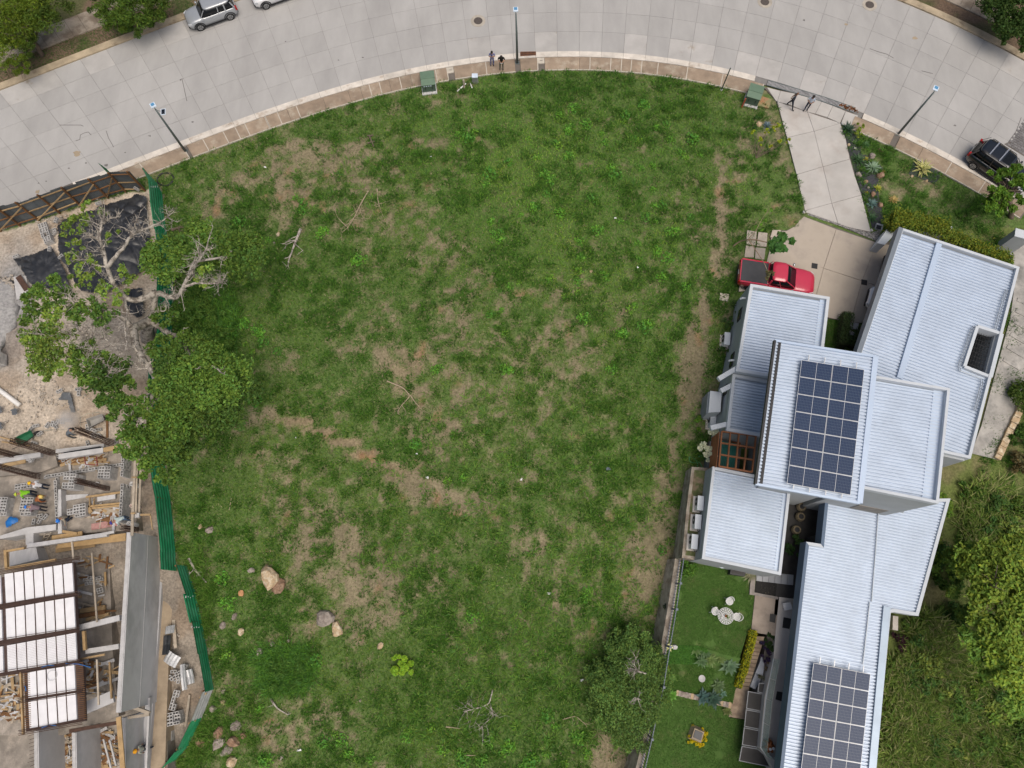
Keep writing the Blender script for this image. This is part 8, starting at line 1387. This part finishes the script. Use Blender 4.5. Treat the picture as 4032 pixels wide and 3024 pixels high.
for k in range(3): a = k * 2.094; mb = MB(); mb.tube([tb_ + Vector((0, 0, .3)), tb_ + Vector((.2 * math.cos(a), .2 * math.sin(a), .12)), tb_ + Vector((.34 * math.cos(a), .34 * math.sin(a), 0))], .025, 6); mb.build('leg', WM, t)
pt = thing('flower_pot', 'small terracotta flower pot on the white garden table', 'flower pot', top); mb = MB(); mb.tube([top, top + Vector((0, 0, .14))], [.06, .09], 10); mb.build('pot', mat('terracotta', (.32, .12, .06), .8), pt); P = np.array(top) + RNG.normal(0, .06, (30, 3)) + np.array([0.06, -.06, .22]); leaf_obj('leaves', P, .1, lcol(30, (.14, .22, .05)), pt)
shrub('low_thicket', 'dense low green thicket right of the green fence under the big tree', [GB(R5, x, y, .5, r, n) for x, y, r, n in ((1480,1080,.9,700),(1580,1060,.9,700),(1660,1130,.9,700),(1500,1200,1.0,800),(1620,1230,1.0,800),(1740,1240,.8,500),(1560,1340,1.0,800),(1700,1350,.9,650),(1820,1370,.8,450),(1680,1450,.8,500),(1780,1460,.7,400))], .2, (.10, .20, .032), stem=False, up=.6, aspect=.3)
shrub('grassy_mound', 'rounded mound of tall green grass near the scattered rocks', [GB(D, x, y, .3, r, n) for x, y, r, n in ((605,1435,.9,800),(640,1455,.9,800),(590,1470,.7,500),(625,1485,.7,500),(655,1425,.6,350),(580,1440,.5,250))], .26, (.095, .21, .035), stem=False, up=.5, aspect=.14, flat=.5)
def gchair(uv, face, label):
    b = un(uv, -1.05); b = Vector((b.x, b.y, -1.5)); t = thing('garden_chair', label, 'chair', b, 'white garden chairs'); R_ = Matrix.Rotation(face - math.pi / 2, 3, 'Z'); L = lambda *q: b + R_ @ Vector(q)
    mb = MB(); c = L(0, 0, .44); ringmesh(mb, c, .23, .02, 16)
    for k in range(9): x_ = -.2 + .05 * k; hl = math.sqrt(max(.0, .225 ** 2 - x_ ** 2)); mb.beam(L(x_, -hl, .44), L(x_, hl, .44), .026, .014)
    for k in range(5): y_ = -.16 + .08 * k; hl = math.sqrt(.225 ** 2 - y_ ** 2); mb.beam(L(-hl, y_, .445), L(hl, y_, .445), .024, .012)
    mb.build('seat', WM, t); mb = MB(); arc = [L(.25 * math.cos(a), .25 * math.sin(a) - .02, .88 - .22 * (abs(math.cos(a)) ** 2)) for a in np.linspace(math.pi, 2 * math.pi, 9)]; mb.tube(arc, .022, 6)
    for k in range(1, 8): a = math.pi + math.pi * k / 8; mb.beam(L(.22 * math.cos(a), .22 * math.sin(a), .45), arc[k], .02, .014)
    mb.build('backrest', WM, t)
    for sx in (-1, 1):
        for sy in (-1, 1): mb = MB(); mb.tube([L(sx * .16, sy * .16, .44), L(sx * .21, sy * .21, 0)], .018, 6); mb.build('leg', WM, t)
gchair(S2(1152,338), R(-90), 'white lattice chair above the garden table'); gchair(S2(1037,418), R(-30), 'white lattice chair left of the garden table'); gchair(S2(1210,462), R(170), 'white lattice chair right of the garden table')
p = un(S2(1608,378), -1.1); t = thing('lounge_cushion', 'small white cushioned stool on the terrace beside the roof edge', 'stool', (p.x, p.y, -1.38)); mb = MB(); mb.box((p.x, p.y, -1.08), (.5, .45, .16), R(10)); mb.build('cushion', WM, t)
for sx in (-1, 1):
    for sy in (-1, 1): mb = MB(); mb.beam((p.x + sx * .18, p.y + sy * .16, -1.16), (p.x + sx * .18, p.y + sy * .16, -1.38), .04); mb.build('leg', BLACKT, t)
p = un(S2(1468,1490), -1.0); t = thing('root_table', 'orange brown root shaped side table on the terrace', 'side table', (p.x, p.y, -1.38)); mb = MB(); rg = random.Random(4)
for k in range(6): a = k * 1.05; mb.tube([(p.x, p.y, -.95), (p.x + .25 * math.cos(a), p.y + .3 * math.sin(a), -1.0), (p.x + .33 * math.cos(a + .2), p.y + .42 * math.sin(a + .2), -1.37)], [.16, .10, .05], 7)
mb.build('root_body', mat('polished_root', (.30, .10, .03), .4, .2, 5), t, True)
for i, (dx, dy) in enumerate(((-.05, -.1), (.14, -.06))): c_ = thing('cup', ('left', 'right')[i] + ' pale bowl on the root shaped side table', 'bowl', (p.x + dx, p.y + dy, -.84)); mb = MB(); mb.tube([(p.x + dx, p.y + dy, -.84), (p.x + dx, p.y + dy, -.74)], [.05, .09], 10); mb.build('bowl_wall', WM, c_)
# flower square on the lower lawn
p = un(T6(585,1560), -2.5); t = thing('stone_plinth', 'square stone plinth with a dark slab on the lower lawn', 'plinth', (p.x, p.y, -3)); R_ = R(-22); mb = MB(); mb.loft([[Vector((p.x, p.y, z_)) + Matrix.Rotation(R_, 3, 'Z') @ Vector((sx * s, sy * s, 0)) for sx, sy in ((-1, -1), (1, -1), (1, 1), (-1, 1))] for z_, s in ((-3, .46), (-2.7, .36), (-2.5, .32))]); mb.build('base', mat('plinth_stone', (.32, .26, .19), .9, .2, 4), t); mb = MB(); mb.box((p.x, p.y, -2.48), (.5, .46, .06), R_); mb.build('slab', mat('dark_slab', (.06, .062, .065), .5), t)
for i, (x, y, lab) in enumerate(((540,1465,'upper left'), (615,1490,'upper'), (690,1550,'right'), (685,1615,'lower right'), (495,1565,'left'), (465,1625,'lower left'), (520,1668,'bottom left'), (570,1680,'bottom'), (620,1690,'bottom right'), (650,1530,'upper right'))): shrub('yellow_plant', 'bright yellow plant at the %s of the stone plinth' % lab, [UB(T6, x, y, -2.85, .26, 200)], .1, (.58, .48, .015), stem=False, cat='plant', group='yellow plants round the plinth')
mb = MB(); pp = un(T6(648,680), -2.36); mb.tube([pp - Vector((0, 0, .08)), pp], .22, 14); tag(mb.build('stone_disc', RAWL), 'flat round stone on the middle garden terrace', 'stone')
# items at the south west block: grill, table under the eave, tuft
mb = MB(); mb.prism(U(-.8, S2(1050,35), S2(1160,45), S2(1130,72), S2(1090,78), S2(1060,62)), -.9, -.8); t_ = tag(mb.build('patio_umbrella', mat('pale_canvas', (.50, .55, .62), .8)), 'corner of a pale folded canvas under the south west roof edge', 'canvas')
mb = MB(); mb.prism(U(-.9, S2(1165,70), S2(1290,90), S2(1270,142), S2(1155,125)), -1.5, -.9); g_ = tag(mb.build('fire_pit_table', BLACKT), 'black low table beside the south west block', 'table'); mb = MB(); mb.prism(inset(U(-.88, S2(1165,70), S2(1290,90), S2(1270,142), S2(1155,125)), .12), -.9, -.88); mb.build('table_inset', DSL, g_)
agave(un(S2(1310,140), -1.5), .75, 60, (.25, .25, .15), 'pale feathery grass plant at the corner of the south west block', name='feather_grass', cat='plant', wd=.03)
# stones and plants in the dark inner courtyard
for i, (x, y) in enumerate(((905,1000), (897,1078), (865,1182))): p = un(S1(x, y), -1.35); t = thing('stool', ('upper', 'middle', 'lower')[i] + ' woven stool in the dark inner courtyard', 'stool', p - Vector((0, 0, .05))); mb = MB(); mb.tube([p, p + Vector((0, 0, .2)), p + Vector((0, 0, .4))], [.26, .32, .26], 12); mb.build('drum', mat('woven_rattan', (.17, .14, .09), .9, .35, 12), t); mb = MB(); mb.tube([p + Vector((0, 0, .4)), p + Vector((0, 0, .42))], .17, 10); mb.build('seat_pad', DARKM, t)
shrub('courtyard_plant', 'dark green leafy plants in the inner courtyard', [UB(S1,860,1290,-1.1,.6,260), UB(S1,900,1330,-1.0,.5,200), UB(S1,810,1340,-1.0,.4,160)], .2, (.05, .11, .03), stem=False)
# air conditioners on the west side
def ac(uv, rz, label):
    b = gp(uv) if 'north' in label or 'closet' in label else un(uv, .2); t = thing('air_conditioner', label, 'air conditioner', b, 'outdoor air conditioners along the west wall'); R_ = Matrix.Rotation(rz, 3, 'Z'); L = lambda *q: b + R_ @ Vector(q)
    mb = MB(); mb.box(L(0, 0, .05), (.62, 1.05, .1), rot=R_); mb.build('pad', KERB, t); mb = MB(); mb.box(L(0, 0, .48), (.36, .88, .72), rot=R_); mb.build('casing', WM, t); mb = MB(); mb.box(L(0, 0, .85), (.40, .92, .03), rot=R_); mb.build('top_cover', PARA, t)
    c = L(-.185, .12, .48); d = R_ @ Vector((-1, 0, 0)); mb = MB(); mb.tube([c, c + d * .025], .27, 16); gl = mb.build('fan_grille', PLAST, t); mb = MB(); mb.tube([c + d * .026, c + d * .034], .08, 10); mb.build('fan_hub', WM, gl)
    mb = MB(); mb.tube([L(.1, -.44, .3), L(.2, -.56, .25), L(.5, -.5, .4)], .025, 6); mb.build('pipe', BLACKT, t)
for c, x, y, lab in ((R8,302,1080,'beside the north block wall'), (S1,192,305,'below the service closet'), (S1,92,955,'uppermost of the three by the south west block'), (S1,72,1100,'middle of the three by the south west block'), (S1,45,1255,'lowest of the three beside the yellow shrub')): ac(c(x, y + 25), R(-8), 'white outdoor air conditioner ' + lab)
shrub('flowering_shrub', 'shrub covered in white flowers beside the pergola', [UB(S1,190,430,.9,.55,520), UB(S1,170,500,.9,.6,580), UB(S1,188,570,.8,.5,420), UB(S1,200,620,.6,.35,220)], .13, (.66, .69, .52), base=gp(S1(170,520)), v=.25, hue=.05)
shrub('small_shrub', 'bright green shrub left of the air conditioner under the closet', [GB(S1,85,345,.35,.55,260)], .18, (.13, .26, .03)); shrub('yellow_shrub', 'yellow and orange leaved shrub at the lowest air conditioner', [GB(S1,12,1255,.4,.4,170)], .18, (.45, .30, .03)); shrub('small_shrub', 'green shrub at the corner of the garden fence', [UB(S2,810,60,-1.1,.7,420), UB(S2,850,40,-1.0,.5,240)], .14, (.10, .22, .03)); shrub('round_dark_bush', 'round dark bush growing through the garden fence', [UB(S2,672,350,-1.9,.55,520), UB(S2,665,400,-2.2,.35,200)], .09, (.022, .035, .022))
for x, y, r, lab in ((370,860,.7,'upper'), (345,960,.6,'second'), (350,1000,.5,'third'), (300,1190,.5,'lower'), (340,1215,.4,'lowest')): shrub('wall_shrub', lab + ' dark green shrub against the west wall of the north block', [GB(R8, x, y, .4, r, 320)], .13, (.06, .12, .03), group='shrubs along the west wall')
mb = MB(); hpz = [gp(S1(*q), .04) for q in ((100,600),(130,590),(150,620),(160,660),(120,720),(95,700),(90,640),(60,610),(25,600),(30,640),(70,650),(110,640),(130,690),(160,690))]; S__ = []
limb(mb, hpz, .03, .03, 6); tag(mb.build('garden_hose', mat('hose_green', (.08, .30, .12), .5)), 'coiled green garden hose on the grass below the flowering shrub', 'hose')
# retaining wall and metal fence of the garden
STW = mat('retaining_stone', (.36, .32, .26), .95, .3, 2.0, c2=(.22, .18, .14), sc2=1.2, bump=.4); FMET = mat('blue_grey_metal', (.13, .155, .20), .5, .1, 3)
wl = thing('retaining_wall', 'stone retaining wall between the lot and the back garden', 'wall', un(WALL_UV[3], -1.5)); wp = [un(q, -1.4) for q in WALL_UV[2:]] + [un(WALL2_UV[1], -2.2), un(WALL2_UV[2], -2.6), un(WALL2_UV[3], -2.8), un(WALL2_UV[4], -2.8)]
for a, b in zip(wp[:-1], wp[1:]): mb = MB(); o_ = Vector((.42, 0, 0)); s_ = Vector((-.35, 0, 0)); za, zb_ = g1(a.x - .3, a.y) - .4, g1(b.x - .3, b.y) - .4; mb.loft([[Vector((a.x, a.y, za)) + s_, Vector((a.x, a.y, a.z)), a + o_, Vector((a.x, a.y, za)) + o_], [Vector((b.x, b.y, zb_)) + s_, Vector((b.x, b.y, b.z)), b + o_, Vector((b.x, b.y, zb_)) + o_]]); mb.build('wall_section', STW, wl)
fn = thing('metal_fence', 'blue grey metal picket fence on the garden retaining wall', 'fence', wp[0]); fp = [p + Vector((.3, 0, 0)) for p in wp]
for a, b in zip(fp[:-1], fp[1:]):
    L = (b - a).length; k_ = max(2, int(L / .17))
    for zz in (.15, 1.25): mb = MB(); mb.beam(a + Vector((0, 0, zz)), b + Vector((0, 0, zz)), .05); mb.build('rail', FMET, fn)
    for i in range(k_): p = a.lerp(b, i / k_); mb = MB(); mb.beam(p, p + Vector((0, 0, 1.35)), .028); mb.build('picket', FMET, fn)
    m_ = max(1, int(L / 2.4))
    for i in range(m_): p = a.lerp(b, i / m_); mb = MB(); mb.beam(p, p + Vector((0, 0, 1.45)), .1); po = mb.build('post', FMET, fn); mb = MB(); mb.box(p + Vector((0, 0, 1.46)), (.14, .14, .03)); mb.build('post_cap', FMET, po)
mb = MB(); 
mb.prism(U(.2, S1(48,680), S1(8,1000), S1(-30,1400), S1(100,1420), S1(190,690)), -3, .2); pe = tag(mb.build('raised_strip', STW), kind='structure'); mb = MB(); mb.prism(inset(U(.2, S1(48,680), S1(8,1000), S1(-30,1400), S1(100,1420), S1(190,690)), .2), .15, .205); mb.build('strip_soil', mat('strip_soil', (.10, .12, .045), .95, .4, 3, c2=(.2, .15, .1), sc2=2), pe)
# ------------------------------------------------------------ branches, litter and odd things in the lot
def branch(label, uvs, r, nt_, L, m_=None, h=.12):
    mb = MB(); S = limb(mb, [gp(q, h * (1 + .6 * (i % 2))) for i, q in enumerate(uvs)], r, r * .35, 6)
    if nt_: twigs(mb, S, r * .45, L, nt_, 2, lift=.05)
    o = mb.build('fallen_branch', m_ or BARK); tag(o, label, 'branch')
DRYB = mat('dry_branch', (.36, .29, .20), .9, .2, 5)
branch('large dry fan shaped branch in the upper lot', [S7(1345,720), S7(1300,800), S7(1260,880), S7(1220,950)], .05, 14, 1.6, DRYB); branch('short dry branch beside the fan shaped one', [S7(1400,705), S7(1405,780), S7(1425,850)], .045, 5, .7, DRYB); branch('grey weathered log with side branches in the upper lot', [S7(925,955), S7(890,1050), S7(850,1155)], .11, 7, 1.0); branch('pale forked dry branch in the middle of the lot', [S6(830,478), S6(930,520), S6(975,570), S6(920,630), S6(895,668)], .05, 4, .8, DRYB); branch('right fork of the pale dry branch', [S6(975,565), S6(1000,605), S6(1045,655)], .04, 4, .6, DRYB)
branch('grey branched twig heap among the lower weeds', [S5(1485,815), S5(1465,900), S5(1400,930), S5(1300,950)], .05, 12, 1.2); branch('curved grey branch below the twig heap', [S5(1470,900), S5(1490,980), S5(1440,1020), S5(1400,1060)], .04, 10, 1.0); branch('small gnarled branch below the tall grass clump', [S5(105,870), S5(150,930), S5(215,970)], .07, 3, .4); branch('grey root branch beside the upper fence bend', [R7(1500,0), R7(1560,100), R7(1640,190)], .10, 4, .6); branch('thin straight stick in the lower weeds', [S5(1195,1045), S5(1285,1055)], .04, 0, 0, DRYB); branch('thin stick near the bottom edge', [S5(1310,1222), S5(1380,1222)], .04, 0, 0, DRYB); branch('dry stems at the right of the lower weeds', [S5(1920,1000), S5(2000,975), S5(2060,1030)], .03, 6, .7, DRYB); branch('dead dark stump branch at the edge of the tree shade', [R5(1365,520), R5(1440,500)], .12, 4, .4, BARKD)
for a, b, lab in (((1835,1228),(1818,1325),'thin pale stick below the big tree foliage'), ): mb = MB(); mb.tube([gp(R6(*a), .06), gp(R6(*b), .06)], .025, 5); tag(mb.build('stick', DRYB), lab, 'stick')
mb = MB(); c = gp(R5(1312,115), .06); n = 22; mb.tube([c + Vector((.62 * math.cos(6.283 * k / n), .55 * math.sin(6.283 * k / n), .03 * math.sin(k))) for k in range(n)], .055, 6); tag(mb.build('hose_ring', BLACKT), 'black hose ring lying on the grass near the hoarding', 'hose')
t = thing('timber_cross', 'dark timber cross lying in the upper lot', 'timber', gp(S7(1365,415)))
for a, b in (((1352,380), (1380,445)), ((1340,378), (1376,376)), ((1342,425), (1385,412))): mb = MB(); mb.beam(gp(S7(*a), .15), gp(S7(*b), .15), .09, .08); mb.build('bar', BARKD, t)
for i, (c, x, y, s, lab) in enumerate(((S6,1014,928,.2,'white scrap of litter left of the lot middle'), (S6,1077,1078,.2,'white paper scrap on the bare strip'), (S6,1663,1087,.2,'white scrap right of the lot middle'), (S5,1835,220,.22,'white scrap in the lower right lot'), (S5,2040,755,.28,'white plastic bag near the bushy tree'), (S8,985,967,.2,'white scrap beside a weed in the right lot'), (S8,1122,1273,.16,'white scrap in the right lot near the dark patch'), (S7,705,570,.16,'pale scrap in the upper left lot'), (S7,1730,508,.14,'pale scrap in the upper middle lot'), (S5,280,1192,.2,'white scrap near the boulder pile'), (S6,266,828,.14,'grey cup on the bare bank'), (S6,2200,1025,.3,'blue grey scrap at the right of the lot'))):
    p = gp(c(x, y), .12); s *= .6; mb = MB(); mb.loft([[p + Vector((random.gauss(0, .05) + sx * s * .5, random.gauss(0, .04) + sy * s * .4, z_ + random.gauss(0, .02))) for sx, sy in ((-1, -1), (1, -1), (1, 1), (-1, 1))] for z_ in (0, .05)]); tag(mb.build('litter_scrap', FMET if 'blue' in lab else WM), lab, 'litter')
# ------------------------------------------------------------ brush to the right of the house
x, y = [], []
for (dx, dy, rx, ry, n) in ((2010,1480,70,110,420), (2060,1590,110,90,520), (2150,1560,80,120,420), (1960,1600,50,70,200), (2000,1390,40,60,120), (2130,1120,60,80,120), (1930,1500,20,80,60)):
    for _ in range(n): a = random.random() * 6.283; r = math.sqrt(random.random()); p = gp(D(dx + rx * r * math.cos(a), dy + ry * r * math.sin(a))); x.append(p.x); y.append(p.y)
tuftfield('brush_grass', np.array(x), np.array(y), 26, 1.1, .3, np.array([[.16, .25, .045], [.21, .28, .06], [.30, .30, .13], [.11, .20, .035]]), 'tall tangled grass and brush right of the long roof', (.5, 1.35), .06)
for _ in range(48): dx, dy = random.choice(((2010,1420),(2060,1500),(2140,1560),(2000,1600),(2190,1540),(2080,1640),(2150,1140),(2050,1180))); dx += random.gauss(0, 28); dy += random.gauss(0, 32); r = random.uniform(.5, 1.15); cl = random.choice(((.09,.18,.03),(.15,.26,.035),(.06,.13,.025),(.20,.27,.05),(.07,.15,.03))); shrub('brush_shrub', 'leafy wild shrub in the tall brush right of the long roof', [GB(D, dx, dy, r * .5, r, int(420 * r)), GB(D, dx + 11, dy + 8, r * .4, r * .7, int(240 * r))], .22, cl, k=8, group='leafy shrubs in the brush', stem=False, up=.65)
for i, (dx, dy, r, n, cl, lab) in enumerate(((2040,1250,.9,650,(.06,.125,.02),'dark shrub left of the broad tree'), (2060,1330,1.0,700,(.05,.11,.02),'dark shrub below the broad tree edge'), (2095,1480,.9,600,(.12,.21,.025),'light green shrub in the brush'), (2130,1600,1.1,800,(.11,.2,.025),'light green shrub near the bottom right corner'), (2010,1640,.9,550,(.08,.17,.025),'green shrub at the bottom edge beside the long roof'), (2190,1580,1.1,800,(.07,.14,.02),'dark green shrub in the bottom right corner'), (2170,1640,1.0,700,(.09,.17,.02),'green shrub at the bottom right edge'), (2060,1550,.8,450,(.10,.18,.03),'mid green shrub in the brush grass'), (2200,860,1.2,800,(.07,.12,.02),'dark shrub at the right edge beside the ramp foot'), (2195,1000,.8,400,(.12,.10,.04),'reddish green shrub at the right edge'), (2090,1060,.7,380,(.07,.15,.02),'green shrub right of the house corner'), (2200,940,.8,450,(.06,.13,.02),'small dark shrub at the right edge'), (2205,1090,1.1,650,(.085,.15,.02),'yellowish shrub above the broad tree'), (2000,1330,.5,200,(.09,.17,.02),'small light shrub beside the roof step'), (1960,1350,.5,200,(.1,.18,.03),'tiny light shrub at the roof step'))): shrub('wild_shrub', lab, [GB(D, dx, dy, r * .5, r, n), GB(D, dx + 14, dy + 9, r * .4, r * .7, n // 2), GB(D, dx - 13, dy + 6, r * .4, r * .7, n // 2)], .2, cl, k=8)
shrub('red_shrub', 'dark red leaved shrub beside the long roof', [GB(S3,1190,640,.4,.5,330), GB(S3,1210,700,.4,.45,260), GB(S3,1240,650,.4,.4,220)], .13, (.055, .022, .03))
p = gp(S3(1170,510)); mb = MB(); mb.box(p + Vector((0, 0, .2)), (.35, .9, .4), R(-10)); tag(mb.build('concrete_box', KERB), 'pale concrete box at the wall below the roof step', 'box')
# dust blown up by the drill
dp = gp(R6(590,630), .8); db = MB(); db.ball(dp, (1.15, .85, .8), 20, 12); dust = db.build('dust_cloud', None, None, True); dm = bpy.data.materials.new('dust'); dm.use_nodes = True; nt_ = dm.node_tree; nt_.nodes.remove(nt_.nodes['Principled BSDF']); pv_ = nt_.nodes.new('ShaderNodeVolumePrincipled'); pv_.inputs['Color'].default_value = (.97, .95, .93, 1); pv_.inputs['Anisotropy'].default_value = 0
tcn = nt_.nodes.new('ShaderNodeTexCoord'); nz_ = nt_.nodes.new('ShaderNodeTexNoise'); nz_.inputs['Scale'].default_value = 1.6; nt_.links.new(tcn.outputs['Object'], nz_.inputs[0])
ge_ = nt_.nodes.new('ShaderNodeNewGeometry'); sb = nt_.nodes.new('ShaderNodeVectorMath'); sb.operation = 'SUBTRACT'; sb.inputs[1].default_value = dp; nt_.links.new(ge_.outputs['Position'], sb.inputs[0]); ln_ = nt_.nodes.new('ShaderNodeVectorMath'); ln_.operation = 'LENGTH'; nt_.links.new(sb.outputs[0], ln_.inputs[0])
m1 = nt_.nodes.new('ShaderNodeMapRange'); m1.inputs[1].default_value = .1; m1.inputs[2].default_value = .85; m1.inputs[3].default_value = 2.6; m1.inputs[4].default_value = 0; nt_.links.new(ln_.outputs['Value'], m1.inputs[0]); m2 = nt_.nodes.new('ShaderNodeMath'); m2.operation = 'MULTIPLY'; nt_.links.new(m1.outputs[0], m2.inputs[0]); nt_.links.new(nz_.outputs[0], m2.inputs[1]); nt_.links.new(m2.outputs[0], pv_.inputs['Density']); nt_.links.new(pv_.outputs[0], nt_.nodes['Material Output'].inputs['Volume'])
dust.data.materials.clear(); dust.data.materials.append(dm); tag(dust, 'pale cloud of dust over the drilling worker', 'dust', kind='stuff')
